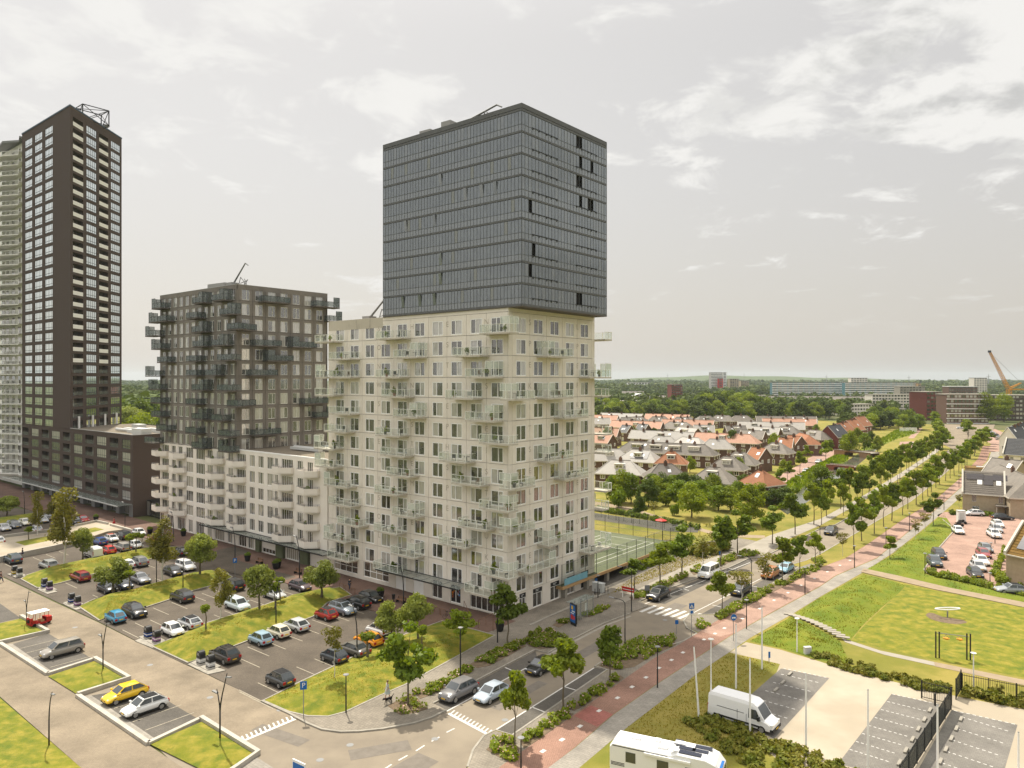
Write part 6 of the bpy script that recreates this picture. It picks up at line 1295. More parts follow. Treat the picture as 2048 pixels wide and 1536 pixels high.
def car(ty, col, px, py, hd, label, roof=None, group=None, z=None, turn=0, cat='car', name='parked_car', rack=False, sc=1.0):
    M = car_meshes(ty); x, y = G(px, py, z or 0); rz = (HEAD[hd] if isinstance(hd, str) else R(hd)) + R(turn)
    o = thing(name, label, cat, (x, y, (0.012 if z is None else z)), rz, group, sc); F_, h, bz, hz_, xw, xb = M['dim']
    inst('body', M['body'], o, color=col); inst('wheel_arch_trim', M['trim'], o); inst('grille', M['grille'], o)
    inst('windscreen', M['windscreen'], o); inst('rear_window', M['rear_window'], o)
    for k in ('side_f_l', 'side_b_l', 'side_f_r', 'side_b_r'):
        if k in M: inst('side_window', M[k], o)
    for p in M['wheels']:
        wl = inst('wheel', M['wheel'], o, p, rot=(R(90), 0, 0)); inst('rim', M['rim'], wl)
    for s_ in (-1, 1):
        inst('headlight', M['head'], o, (F_ - .14, s_ * h * .66, hz_ - .10), scale=(1, s_, 1)); inst('taillight', M['tail'], o, (-F_ + .035, s_ * h * .74, bz - .28)); inst('mirror', M['mirror'], o, (xw - .18, s_ * (h + .07), bz + .08), color=col)
    inst('number_plate', M['plate'], o, (F_ + .015, 0, .50)); inst('number_plate', M['plate'], o, (-F_ - .012, 0, .62))
    if roof is not None: inst('roof_panel', M['roof'], o, color=roof)
    if rack:
        rk = MB(); H_ = SPEC[ty][2] + .14
        for s_ in (-.5, .5): rk.box(-1.3, .1, s_ - .02, s_ + .02, H_ - .12, H_ - .06)
        for q in range(4): rk.box(-1.2 + q * .4, -1.16 + q * .4, -.52, .52, H_ - .06, H_ - .02)
        part('roof_rack', rk, 'car_trim', o)
    return o
BK, DG, SG, WH, LG = (.012, .012, .013), (.035, .035, .037), (.33, .34, .35), (.78, .78, .76), (.50, .51, .51)
LB, RD, YE, OR_, BL_, TE = (.30, .42, .50), (.36, .018, .015), (.82, .52, .01), (.80, .30, .01), (.015, .055, .22), (.03, .24, .40)
CL = [
 ('mpv',(.30,.275,.235),124,1309,'-u','grey-brown hatchback alone in the walled bay'), ('hatch',YE,250,1398,'-u','bright yellow hatchback in the near walled bay'), ('hatch',WH,289,1423,'-u','white hatchback with black roof beside the yellow car',BK),
 ('suv',(.05,.042,.035),449,1320,'+v','dark brown off-roader with a roof rack beside the waste containers'), ('city',LB,521,1287,'+v','light blue small car next to the cream one'), ('city',(.72,.66,.50),557,1273,'+v','cream compact car between light blue and silver cars'), ('hatch',LG,592,1259,'+v','silver hatchback right of the cream car'),
 ('city',RD,652,1237,'+v','red small car with black soft top',BK), ('suv',(.22,.26,.30),685,1226,'-v','blue-grey crossover with black roof next to the red soft top',BK), ('suv',BK,714,1214,'+v','black off-roader between blue-grey crossover and black hatchback'), ('hatch',BK,741,1202,'-v','black hatchback at the end of the row by the plaza'),
 ('city',(.055,.06,.062),560,1368,'+v','dark grey small car with black soft top alone near the road',BK), ('city',(.05,.06,.07),668,1322,'+v','dark blue-grey small car behind the thin tree'), ('sedan',(.13,.12,.10),707,1307,'+v','grey-brown saloon right of the dark small car'), ('hatch',OR_,737,1288,'+v','orange-yellow car behind the pollard'), ('city',WH,757,1268,'+v','white car half hidden behind the willows'),
 ('city',WH,345,1269,'-v','white small car beside the blue and purple waste containers'), ('hatch',LG,379,1254,'+v','silver hatchback with dark glass roof beside the white small car',BK), ('mpv',(.58,.66,.68),475,1218,'-v','pale blue-white mini van behind the slender birch'), ('hatch',LG,549,1196,'-v','silver car hidden behind the bushy willow'), ('suv',BK,466,1178,'+v','black off-roader by the driveway'), ('hatch',(.10,.075,.085),600,1179,'-v','dark purple hatchback beside the plaza bench'),
 ('city',TE,231,1243,'+v','bright blue small car on the lot corner by the road'), ('suv',BK,269,1231,'-v','black off-roader beside the bright blue car'), ('suv',(.035,.033,.036),364,1201,'+v','black off-roader alone below the middle mound'),
 ('hatch',BK,215,1183,'-v','black car under the big willow'), ('sedan',(.20,.21,.23),280,1164,'-v','dark saloon with shiny bonnet'), ('hatch',BK,346,1149,'-v','black coupe beside the white family car'), ('mpv',WH,371,1139,'-v','white family car beside the black coupe'),
 ('estate',(.24,.02,.018),160,1160,'+v','dark red estate car on the corner of the row'), ('city',WH,253,1136,'+v','white car partly behind the big willow'), ('suv',(.20,.20,.19),277,1131,'+v','grey crossover next to the half-hidden white car'), ('city',BK,361,1110,'+v','black small car near the plaza trees'), ('hatch',(.03,.04,.07),246,1176,'-v','dark blue car hidden between the willow and the pollard'),
 ('estate',(.35,.36,.35),97,1136,'+v','silver estate car half sunk behind the last mound'), ('city',(.60,.035,.02),217,1107,'+v','bright red car next to the white panel van'), ('estate',(.33,.31,.28),244,1100,'+v','silver-brown estate car beside the bright red one'), ('city',WH,271,1096,'-v','white car behind the small pollards'),
 ('suv',(.055,.08,.095),26,1125,'+v','dark blue-grey car against the stained wall'), ('hatch',BL_,199,1089,'+v','blue hatchback behind the white panel van'), ('city',WH,223,1083,'-v','white open car with red seats',(.35,.08,.05)), ('suv',DG,246,1077,'+v','dark off-roader next to the white open car'), ('city',WH,278,1071,'-v','white small car alone by the planters'), ('hatch',RD,317,1084,'+v','red car behind the birch'), ('hatch',(.42,.02,.02),165,1044,'-v','shiny red car by the plaza wall'), ('hatch',BK,150,1047,'-v','black car left of the shiny red one'),
 ('hatch',LG,8,1061,'-v','silver car at the far left edge'), ('estate',(.12,.13,.14),28,1055,'-v','dark grey car second from the far left'), ('hatch',(.70,.68,.58),50,1050,'-v','cream-white car under the terrace birch'), ('hatch',(.45,.47,.48),84,1045,'-v','silver car behind the terrace birch'), ('hatch',DG,94,1040,'-v','dark car beside the silver one behind the terrace birch'), ('city',LG,72,1065,'+v','pale car half hidden by the terrace wall'), ('city',WH,-4,1088,'+v','white car cut off by the left edge below the terrace'),
 ('suv',(.17,.165,.165),917,1393,'-u','grey off-roader parked in the near lay-by'), ('suv',BK,1316,1197,'-u','black hatchback parked just behind the zebra crossing'), ('minibus',WH,1418,1153,'-u','white minibus with black side windows in the lay-by'), ('suv',(.03,.032,.036),1481,1187,'-u','black sport utility car parked by the cycle path'), ('suv',(.42,.15,.03),1541,1154,'-u','orange crossover parked by the cycle path'), ('hatch',(.22,.40,.50),1571,1143,'-u','light blue hatchback behind the orange crossover'),
]
for c in CL: car(*c[:6], roof=c[6] if len(c) > 6 else None, group='parked cars', rack='roof rack' in c[5])
car('hatch', (.40, .46, .52), 983, 1397, '-u', 'silver-blue hatchback driving past the grey off-roader', name='car'); car('hatch', BK, 1082, 1342, '-u', 'black car driving under the wide street tree', name='car'); car('suv', (.05, .05, .05), 1662, 1068, '-u', 'dark car driving on the avenue', name='car')
RG_ = 'cars in the pink lot'; ax = math.degrees(math.atan2(-.95, -.30))
for c in [('hatch',WH,1916,1066,'white car behind the motorcycles'),('suv',(.07,.09,.10),1869,1130,'dark car at the meadow edge of the pink lot, nearer one'),('suv',DG,1878,1115,'dark car at the meadow edge of the pink lot, farther one'),('hatch',DG,1950,1152,'dark car at the near end of the house row'),('hatch',LG,1956,1139,'silver car second from the near end of the house row'),('sedan',WH,1962,1127,'white saloon third from the near end of the house row'),('hatch',(.30,.07,.07),1967,1113,'dull red car fourth from the near end of the house row'),('hatch',(.22,.23,.24),1971,1102,'grey car fifth from the near end of the house row'),('suv',WH,1988,1074,'white crossover in front of two cars at the lot corner'),('hatch',(.40,.41,.42),1992,1063,'grey car between two pale ones at the lot corner'),('hatch',WH,1995,1053,'white car at the back of the lot corner')]:
    car(*c[:4], ax, c[4], group=RG_, z=.125)
car('hatch', WH, 1948, 1031, 172, 'white hatchback parked across in front of the sand-brick house', group=RG_, z=.125); car('sedan', (.02, .025, .03), 2005, 1039, -10, 'black saloon parked before the garage', group=RG_, z=.125); car('sedan', (.30, .32, .33), 2024, 1186, 170, 'grey convertible with black top at the right edge', BK, group=RG_, z=.125)
for i, (px, py, col, hd, lab) in enumerate([(1637,926,LG,'-u','silver car on the canal street'),(1686,900,DG,'-u','dark car by the far bridge, left one'),(1693,896,DG,'-u','dark car by the far bridge, right one'),(1640,902,WH,'+v','white car in front of the orange-roofed houses'),(1612,945,LG,'-u','silver car at the near end of the canal street'),(1824,891,WH,'+v','white car on the pink turning place'),(1845,852,DG,'-u','dark car approaching the far junction'),(1920,858,WH,-10,'white car crossing the far junction'),(1750,851,WH,-5,'white car on the cross street, left one'),(1782,852,LG,-5,'pale car on the cross street, right one'),(2000,880,DG,140,'nearest parked car of the far right street'),(1996,876,LG,140,'second parked car of the far right street'),(1990,872,DG,140,'third parked car of the far right street'),(1984,868,WH,140,'fourth parked car of the far right street'),(1978,865,LG,140,'fifth parked car of the far right street'),(1966,862,(.2,.3,.35),140,'farthest parked car of the far right street'),(1600,960,DG,'-u','dark car beside the reed bank')]):
    car('hatch', col, px, py, hd, lab, group='distant cars', z=.13)
# ------------------------------------------------------------ white panel vans
def panel_van(px, py, hd, label, Ln, W, Hh, z=.12, glass_side=False, name='panel_van', z0=None):
    x, y = G(px, py, z); o = thing(name, label, 'van', (x, y, z), HEAD[hd] if isinstance(hd, str) else R(hd)); h = W / 2; F_ = Ln / 2
    prof = [(F_, .55), (F_ - .05, .85), (F_ - .75, 1.18), (F_ - 1.45, Hh - .28), (F_ - 1.85, Hh - .05), (F_ - 2.6, Hh), (-F_ + .25, Hh - .02), (-F_ + .02, Hh - .22), (-F_, .45)]
    rings = []
    for X, zt in prof:
        tw = .80 if zt > 1.3 else .92; w_ = h * (.93 if X > F_ - .3 else 1)
        rings.append([(X, -w_*.96, .34), (X, -w_, min(.6, zt - .1)), (X, -w_, min(1.15, zt - .08)), (X, -w_*(tw + .1 if tw < .9 else tw), max(zt - .28, min(1.2, zt - .06))), (X, -w_*tw, zt), (X, w_*tw, zt), (X, w_*(tw + .1 if tw < .9 else tw), max(zt - .28, min(1.2, zt - .06))), (X, w_, min(1.15, zt - .08)), (X, w_, min(.6, zt - .1)), (X, w_*.96, .34)])
    b = MB(); loft(b, rings[::-1]); part('body', b, 'van_white', o)
    a0, a1 = Vector((F_ - .80, 0, 1.22)), Vector((F_ - 1.42, 0, Hh - .34)); nrm = Vector((.86, 0, .5)) * .02
    part('windscreen', MB().quad(a0 + nrm + Vector((0, -h*.84, 0)), a0 + nrm + Vector((0, h*.84, 0)), a1 + nrm + Vector((0, h*.76, 0)), a1 + nrm + Vector((0, -h*.76, 0))), 'car_glass', o)
    for s_ in (-1, 1):
        q = [(F_ - 1.05, s_*(h + .012), 1.12), (F_ - 2.2, s_*(h + .012), 1.12), (F_ - 2.2, s_*(h*.93 + .012), Hh - .55), (F_ - 1.5, s_*(h*.93 + .012), Hh - .55)]
        part('side_window', MB().quad(*(q if s_ > 0 else q[::-1])), 'car_glass', o)
        part('rubbing_strip', MB().box(-F_ + .6, F_ - 1.2, s_*h - .02, s_*h + .02, .50, .66).box(-F_ + .9, F_ - 2.6, s_*(h) - .006, s_*(h) + .014, 1.38, 1.42).box(F_ - 2.4, F_ - 2.37, s_*h - .006, s_*h + .012, .7, 1.4).box(-.2, -.17, s_*h - .006, s_*h + .012, .7, 1.6), 'car_trim', o)
        part('mirror', MB().box(F_ - 1.3, F_ - 1.1, s_*(h + .18) - .12, s_*(h + .18) + .12, 1.15, 1.5), 'car_trim', o); part('headlight', MB().box(F_ - .25, F_ - .04, s_*h*.78 - .16, s_*h*.78 + .16, .72, .96), 'headlight', o); part('taillight', MB().box(-F_ - .02, -F_ + .05, s_*h*.93 - .06, s_*h*.93 + .06, .7, 1.4), 'taillight', o)
    part('bumper', MB().box(F_ - .25, F_ + .06, -h*.94, h*.94, .34, .58).box(-F_ - .06, -F_ + .1, -h*.94, h*.94, .34, .5), 'car_trim', o); part('number_plate', MB().box(F_ + .06, F_ + .08, -.26, .26, .42, .53), 'plate_yellow', o)
    wm = MB().lathe([(.24, -.12), (.35, -.11), (.35, .11), (.24, .12)], 14).mesh('van_tyre', 'tyre'); rm = MB().lathe([(.23, -.125), (.23, .125)], 10).mesh('van_rim', 'rim')
    for X in (F_ - 1.0, -F_ + 1.1):
        for s_ in (-1, 1):
            wl = inst('wheel', wm, o, (X, s_*(h - .1), .35), rot=(R(90), 0, 0)); inst('rim', rm, wl)
    return o
panel_van(1487, 1446, '-v', 'large white panel van parked behind the flagpoles', 6.1, 2.05, 2.5)
panel_van(186, 1114, '+v', 'white panel van between the birch and the bright red car', 4.5, 1.85, 1.95, z=.012)
# ------------------------------------------------------------ the motorhome at the lower edge
x, y = G(1335, 1580); MH = thing('motorhome', 'white motorhome with roof solar panels at the lower edge', 'motorhome', (12.3, 57.9, .118), math.atan2(-3.7, 8.0) * 1.0)
ln, hw, zt = 8.8, 1.15, 3.0
prof = [(ln/2, 1.0), (ln/2 - .1, 2.2), (ln/2 - .55, 2.75), (ln/2 - 1.3, 3.0), (ln/2 - 3.4, 3.0), (ln/2 - 3.9, 2.84), (-ln/2 + .25, 2.84), (-ln/2, 2.55), (-ln/2, .6)]
b = MB(); loft(b, [[(X, -hw, .5), (X, -hw, z_ - .12), (X, -hw + .14, z_), (X, hw - .14, z_), (X, hw, z_ - .12), (X, hw, .5)] for X, z_ in prof][::-1]); part('body', b, 'van_white', MH)
wm = MB().lathe([(.24, -.12), (.35, -.11), (.35, .11), (.24, .12)], 14).mesh('camper_tyre', 'tyre')
for X in (2.5, -2.1):
    for s_ in (-1, 1): inst('wheel', wm, MH, (X, s_ * (hw - .15), .35), rot=(R(90), 0, 0))
part('windscreen', MB().add([(ln/2 + .01, -hw*.8, 1.35), (ln/2 + .01, hw*.8, 1.35), (ln/2 - .09, hw*.8, 2.1), (ln/2 - .09, -hw*.8, 2.1)], [(0, 1, 2, 3)]), 'car_glass', MH)
for a, b_, z0, z1 in ((-3.1, -2.3, 1.5, 2.3), (-.6, .3, 1.5, 2.2), (1.6, 2.5, 1.4, 2.1)): part('side_window', MB().box(a, b_, -hw - .02, -hw + .02, z0, z1), 'car_glass', MH)
part('stripe', MB().box(-ln/2 + .2, .2, -hw - .012, -hw + .01, 2.58, 2.64).box(-ln/2 + .1, -ln/2 + 1.2, -hw - .012, -hw + .01, 1.28, 1.33).box(-ln/2 + .1, -ln/2 + 1.2, -hw - .012, -hw + .01, 1.18, 1.23).box(-ln/2 + .1, -ln/2 + 1.2, -hw - .012, -hw + .01, 1.08, 1.13), 'car_trim', MH)
for X, Y_, lx, ly in ((-2.6, .2, .75, .42), (-.9, .55, .42, .42), (-.3, -.4, .8, .5), (.9, .5, .8, .5)):
    part('roof_vent', MB().prism([(X - lx/2, Y_ - ly/2), (X + lx/2, Y_ - ly/2), (X + lx/2, Y_ + ly/2), (X - lx/2, Y_ + ly/2)], (2.85 if X < .2 else 3.0), (3.0 if X < .2 else 3.14)), 'van_white', MH)
for X, Y_, lx, ly in ((.75, .65, .6, .9), (1.55, -.05, 1.25, .5), (2.7, .6, 1.3, .5), (2.55, -.05, 1.2, .45), (1.9, -.72, 1.7, .55)): part('solar_panel', MB().box(X - lx/2, X + lx/2, Y_ - ly/2, Y_ + ly/2, 3.02, 3.06), 'solar', MH)
part('satellite_dish', MB().lathe([(.05, 0), (.06, .12), (.34, .2), (.33, .22)], 14), 'van_white', MH, (.6, -.75, 3.0))
part('awning_box', MB().box(-1.6, 2.0, -hw - .16, -hw - .005, 2.42, 2.6), 'van_white', MH)
part('blue_emblem', MB().box(ln/2 - .9, ln/2 - .45, hw - .02, hw + .012, 1.9, 2.5).box(ln/2 - .35, ln/2 - .1, -.9, .4, 2.42, 2.44), 'sign_blue', MH)
# ------------------------------------------------------------ red three-wheeler
x, y = G(80, 1250); TK = thing('three_wheeler', 'red open three-wheeler with pale canopy on the clinker road', 'three-wheeler', (x, y, .01), HEAD['-u'] + R(185))
part('body', MB().add([(1.3,-.35,.35),(1.3,.35,.35),(1.3,.35,.95),(1.3,-.35,.95),(.5,-.62,.3),(.5,.62,.3),(.5,.62,1.0),(.5,-.62,1.0)], [(0,1,2,3),(0,4,5,1),(1,5,6,2),(2,6,7,3),(3,7,4,0)]).box(-1.3, .5, -.66, .66, .28, .5).box(-1.3, -1.15, -.66, .66, .5, 1.15).box(-1.3, -.6, -.66, -.58, .5, .9).box(-1.3, -.6, .58, .66, .5, .9), 'obj_color', TK, color=(.50, .03, .02))
part('seat', MB().box(-1.1, -.6, -.55, .55, .5, .75).box(-.1, .3, -.5, .5, .5, .75), 'fascia_tan', TK); fr = MB()
for X, Y_ in ((1.0, .55), (1.0, -.55), (-.3, .6), (-.3, -.6), (-1.2, .6), (-1.2, -.6)): fr.tube((X if X < .9 else .75, Y_, .5 if X < .9 else .95), (X * .8, Y_, 1.75), .03)
part('canopy_frame', fr, 'sign_red', TK); part('windscreen', MB().quad((.9,-.5,1.0),(.9,.5,1.0),(.72,.5,1.65),(.72,-.5,1.65)), 'rail_glass', TK)
part('canopy', MB().prism([(-1.3,-.7),(.9,-.7),(.9,.7),(-1.3,.7)], 1.75, 1.83), 'white_frame', TK)
wm = MB().lathe([(.15, -.08), (.26, -.07), (.26, .07), (.15, .08)], 12).mesh('small_tyre', 'tyre')
for p in ((1.05, 0, .26), (-.9, .62, .26), (-.9, -.62, .26)): inst('wheel', wm, TK, p, rot=(R(90), 0, 0))
for s_ in (-1, 1): inst('headlight', MB().lathe([(.10, 0), (.10, .08)], 8).mesh('round_lamp', 'headlight'), TK, (1.28, s_ * .28, .8), rot=(0, R(90), 0))
part('spare_wheel', MB().lathe([(.12, 0), (.24, .01), (.24, .12), (.12, .13)], 12), 'tyre', TK, (-1.45, 0, .8)).rotation_euler = (0, R(90), 0)
# motorcycles beside the white cabin
for i, (px, py) in enumerate(((1918, 1053), (1924, 1048))):
    x, y = G(px, py, .12); o = thing('motorcycle', ['black motorcycle nearer the white car', 'black motorcycle nearer the white cabin'][i], 'motorcycle', (x, y, .12), R(-20)); wm = MB().lathe([(.18, -.05), (.3, -.05), (.3, .05), (.18, .05)], 12).mesh('moto_tyre', 'tyre')
    for X in (.65, -.65): inst('wheel', wm, o, (X, 0, .3), rot=(R(90), 0, 0))
    part('frame', MB().box(-.5, .4, -.12, .12, .35, .7).tube((.65, 0, .3), (.42, 0, 1.0), .04).tube((-.65, 0, .3), (-.2, 0, .5), .04), 'car_trim', o); part('seat', MB().box(-.75, .05, -.14, .14, .72, .85), 'car_trim', o); part('tank', MB().box(.05, .42, -.15, .15, .7, .95), 'obj_color', o, color=(.03, .03, .03)); part('handlebar', MB().tube((.4, -.35, 1.02), (.4, .35, 1.02), .025), 'steel', o)
# ============================================================ street furniture
LM = {}
def lamp_y(bx, by, ty, label):
    x, y = G(bx, by); h = (by - ty) * y / F; k = h / 7.0
    o = thing('street_lamp', label, 'lamp', (x, y, .1), math.atan2(VV[1], VV[0]) + math.pi, 'forked lamps along the clinker road', k)
    if 'y' not in LM:
        m = MB(); m.path([(0,0,0),(0,0,3.0)], [.09,.08], 8); m.path([(0,0,2.9),(.12,0,3.6),(.42,0,4.6),(.95,0,6.0),(1.35,0,7.0)], [.08,.075,.065,.055,.04], 7); m.path([(0,0,2.9),(-.1,0,3.5),(-.35,0,4.3),(-.62,0,4.95)], [.07,.06,.055,.04], 7)
        hd = MB().box(0, .9, -.13, .13, -.05, .06).box(-.05, .35, -.05, .05, -.04, .04)
        LM['y'] = (m.mesh('lamp_pole', 'black_metal', True), hd.mesh('lamp_head', 'steel'))
    inst('pole', LM['y'][0], o); inst('lamp_head', LM['y'][1], o, (1.15, 0, 6.55), rot=(0, R(-14), 0)); inst('lamp_head', LM['y'][1], o, (-.50, 0, 4.55), R(180)); return o
lamp_y(53, 1252, 1180, 'forked black lamp beside the red three-wheeler'); lamp_y(206, 1343, 1239, 'forked black lamp on the island between the two walled bays'); lamp_y(440, 1482, 1342, 'forked black lamp on the corner island by the junction')
def lamp_c(bx, by, ty, label, rz, lean=1.2, name='street_lamp'):
    x, y = G(bx, by); z = max(.02, ground_z(x, y)); h = (by - ty) * y / F
    o = thing(name, label, 'lamp', (x, y, z), rz, 'curved lamps in the parking lot', h / 7.0)
    if 'c' not in LM:
        m = MB(); m.path([(0,0,0),(0,0,3.2),(.10,0,4.4),(.38,0,5.6),(.80,0,6.6),(1.05,0,7.0)], [.10,.085,.075,.065,.055,.05], 8); hd = MB().box(0, .95, -.14, .14, -.05, .06); LM['c'] = (m.mesh('curved_pole', 'black_metal', True), hd.mesh('curved_head', 'steel'))
    inst('pole', LM['c'][0], o); inst('lamp_head', LM['c'][1], o, (.85, 0, 6.72), rot=(0, R(-8), 0)); return o
rv = math.atan2(VV[1], VV[0])
for bx, by, ty, lb, rz in ((98,1491,1380,'single curved lamp on the lower left lawn edge',rv+math.pi),(714,1315,1214,'curved lamp in front of the dark small car',rv),(552,1253,1166,'curved lamp behind the silver hatchback',rv+math.pi),(807,1216,1128,'curved lamp by the plaza bench below the beige canopy',rv),(470,1122,1055,'curved lamp at the driveway in front of the white block',rv),(599,1158,1072,'curved lamp beside the bench in front of the white block',rv),(347,1084,1024,'curved lamp at the left end of the white block',rv),(366,1182,1110,'curved lamp above the lone black off-roader',rv+math.pi),(313,1166,1092,'curved lamp left of the birch with dark cars',rv),(250,1057,1004,'curved lamp on the plaza in front of the brick wing',rv),(225,1108,1062,'curved lamp behind the bright red car',rv+math.pi),(49,1030,984,'curved lamp at the far left of the brick wing',rv)): lamp_c(bx, by, ty, lb, rz)
def lamp_post(bx, by, ty, label, white=False, disc=True, cat='lamp', name='lamp_post', z=.11, rz=0.0, arm=0):
    x, y = G(bx, by, z); h = (by - ty) * y / F; o = thing(name, label, cat, (x, y, z), rz)
    part('pole', MB().tube((0, 0, 0), (0, 0, h * .45), .075, .07, 8).tube((0, 0, h * .45), (0, 0, h - .1), .06, .05, 8), 'pole_white' if white else 'black_metal', o)
    if arm: part('arm', MB().path([(0, 0, h - .15), (-.25, 0, h + .1), (-.7, 0, h + .18), (-arm, 0, h + .2)], .045), 'black_metal', o); part('lamp_head', MB().box(-arm - .6, -arm + .1, -.12, .12, h + .14, h + .24), 'steel', o)
    elif disc: part('lamp_head', MB().lathe([(.06, h - .22), (.12, h - .1), (.27, h - .08), (.28, h - .03), (.1, h + .03)], 12), 'lamp_glass' if white else 'steel', o)
    return o
for a in [(692,1425,1348,'slim black lamp post on the corner lawn'),(921,1355,1254,'tall black lamp post by the grey off-roader bed'),(1042,1560,1474,'disc lamp at the lower edge beside the cycle path'),(1315,1375,1292,'disc lamp on the kerb of the pale footpath'),(1493,1258,1199,'black lamp post between crossing and footpath'),(1610,1189,1134,'black lamp post on the cycle path by the rose strip'),(1709,1136,1091,'black lamp post on the cycle path before the meadow hump'),(1772,1094,1055,'second black lamp post along the far cycle path'),(1819,1063,1026,'third black lamp post along the far cycle path'),(1888,1020,988,'black lamp post by the sand-brick house path'),(1918,975,950,'fifth black lamp post along the far cycle path'),(995,1285,1198,'black lamp post beside the dark planter'),(1196,1195,1150,'thin lamp post at the back corner of the beige tower'),(1990,1087,1043,'black lamp post at the lot corner with pale cars'),(1982,1118,1085,'black lamp post behind the dull red car'),(1980,1172,1145,'low street-name post by the garden hedge'),(1850,1148,1106,'black lamp post at the meadow edge of the pink lot')]: lamp_post(*a)
lamp_post(1422,1431,1277,'tall white lamp mast among the flagpoles', True); lamp_post(1594,1304,1236,'white lamp mast on the rough meadow', True); lamp_post(1947,1380,1305,'white lamp mast behind the black railing', True)
for a in [(1250,1298,1204,'tall road lamp with arm opposite the bus stop'),(1263,1223,1140,'tall road lamp beside the red board'),(1503,1191,1118,'tall road lamp with arm over the lay-by'),(1640,1110,1052,'tall road lamp beside the dark car on the avenue'),(1795,990,950,'far road lamp on the avenue')]: lamp_post(*a, arm=1.6, rz=A0 if a[0] != 1640 else A0)
for i, a in enumerate([(1398,1438,1293),(1472,1377,1249),(1500,1467,1318),(1524,1338,1214),(1612,1500,1348),(1736,1545,1380),(1875,1560,1412),(2037,1580,1465)]):
    x, y = G(a[0], a[1], .12); h = (a[1] - a[2]) * y / F; o = thing('flagpole', ['leaning white flagpole behind the motorhome', 'white flagpole behind the white van', 'white flagpole in front of the white van', 'white flagpole at the grass corner by the small blue sign', 'white flagpole left of the middle parking field', 'white flagpole in the middle parking field', 'white flagpole beside the black fence', 'white flagpole at the right edge'][i], 'flagpole', (x, y, .12), 0, 'flagpoles')
    part('pole', MB().tube((0, 0, 0), (0, 0, h), .10, .065, 8), 'pole_white', o); part('cap', MB().lathe([(.05, h), (.07, h + .03), (.02, h + .08)], 8), 'steel', o)
    if i == 0: o.rotation_euler = (0, R(-4), 0)
# signs
def sign(bx, by, ty, label, shape, face, sz, z=.11, rz=R(15), txt=None, extra=None):
    x, y = G(bx, by, z); h = (by - ty) * y / F; o = thing('road_sign', label, 'sign', (x, y, z), rz); part('post', MB().tube((0, 0, 0), (0, 0, h), .04, n=6), 'steel', o)
    w_, hh = sz; zc = h - hh / 2
    if shape == 'disc': p = part('plate', MB().lathe([(w_/2, 0), (w_/2, .02)], 20), face, o, (0, -.05, zc)); p.rotation_euler = (R(90), 0, 0)
    else: p = part('plate', MB().box(-w_/2, w_/2, -.075, -.055, zc - hh/2, zc + hh/2), face, o)
    if txt: t = inst('lettering', text_mesh(txt, hh * .85, 'sign_white', .004), o, (0, -.085, zc), rot=(R(90), 0, 0))
    if extra: extra(o, zc)
    return o
sign(607, 1435, 1362, 'blue parking sign with white P on the corner lawn', 'box', 'sign_blue', (.62, .78), txt='P')
sign(470, 1152, 1116, 'blue parking sign in front of the driveway', 'box', 'sign_blue', (.62, .78), z=.02, txt='P')
def zebra(o, zc):
    part('white_triangle', MB().add([(-.26, -.08, zc - .22), (.26, -.08, zc - .22), (0, -.08, zc + .22)], [(0, 1, 2)]), 'sign_white', o); part('walker_symbol', MB().add([(-.07, -.085, zc - .18), (.07, -.085, zc - .18), (.02, -.085, zc + .08), (-.02, -.085, zc + .08)], [(0, 1, 2, 3)]), 'car_trim', o)
    part('lower_plate', MB().box(-.34, .34, -.075, -.055, zc - 1.05, zc - .45), 'sign_white', o); p = part('blue_spot', MB().lathe([(.2, 0), (.2, .012)], 14), 'sign_blue', o, (0, -.078, zc - .75)); p.rotation_euler = (R(90), 0, 0)
sign(1383, 1273, 1206, 'blue zebra crossing sign on the crossing island', 'box', 'sign_blue', (.7, .7), extra=zebra)
def bike(o, zc): 
    for s_ in (-.14, .14): p = part('cycle_symbol', MB().lathe([(.11, 0), (.11, .012)], 10), 'sign_white', o, (s_, -.075, zc - .05)); p.rotation_euler = (R(90), 0, 0)
    part('cycle_symbol', MB().box(-.15, .15, -.086, -.075, zc - .02, zc + .03), 'sign_white', o)
sign(1467, 1282, 1228, 'round blue cycle path sign with white bicycle', 'disc', 'sign_blue', (.78, .78), extra=bike)
sign(1538, 1326, 1303, 'small blue sign at the corner of the sand lot', 'box', 'sign_blue', (.25, .7)); sign(1353, 1268, 1240, 'small pale blue sign at the road edge', 'box', 'sign_blue', (.45, .5), z=.01)
sign(1294, 1190, 1170, 'grey board sign beside the rose strip', 'box', 'steel', (.8, .8)); sign(1439, 1128, 1102, 'small blue sign by the footpath', 'box', 'sign_blue', (.3, .6)); sign(1192, 1170, 1156, 'small blue sign at the back corner of the tower', 'box', 'sign_blue', (.35, .6))
x, y = G(1256, 1198); RBd = thing('red_board', 'red board sign on two posts beside the zebra crossing', 'sign', (x, y, .11), A0); part('panel', MB().box(-1.0, 1.0, -.03, .03, .95, 1.6), 'sign_red', RBd); part('stripe', MB().box(-.9, .9, -.036, -.031, 1.2, 1.3), 'sign_white', RBd)
for s_ in (-.9, .9): part('post', MB().box(s_ - .05, s_ + .05, -.025, .025, 0, .95), 'pole_white', RBd)
x, y = G(598, 1575); IB = thing('info_board', 'top of a white and blue information board at the lower edge', 'sign', (x, y, .05), R(-35)); part('panel', MB().box(-.75, .75, -.05, .05, .7, 2.0), 'sign_white', IB); part('blue_print', MB().box(-.68, .68, -.056, -.051, .8, 1.8), 'sign_blue', IB)
for s_ in (-.7, .7): part('post', MB().box(s_ - .04, s_ + .04, -.04, .04, 0, .7), 'steel', IB)
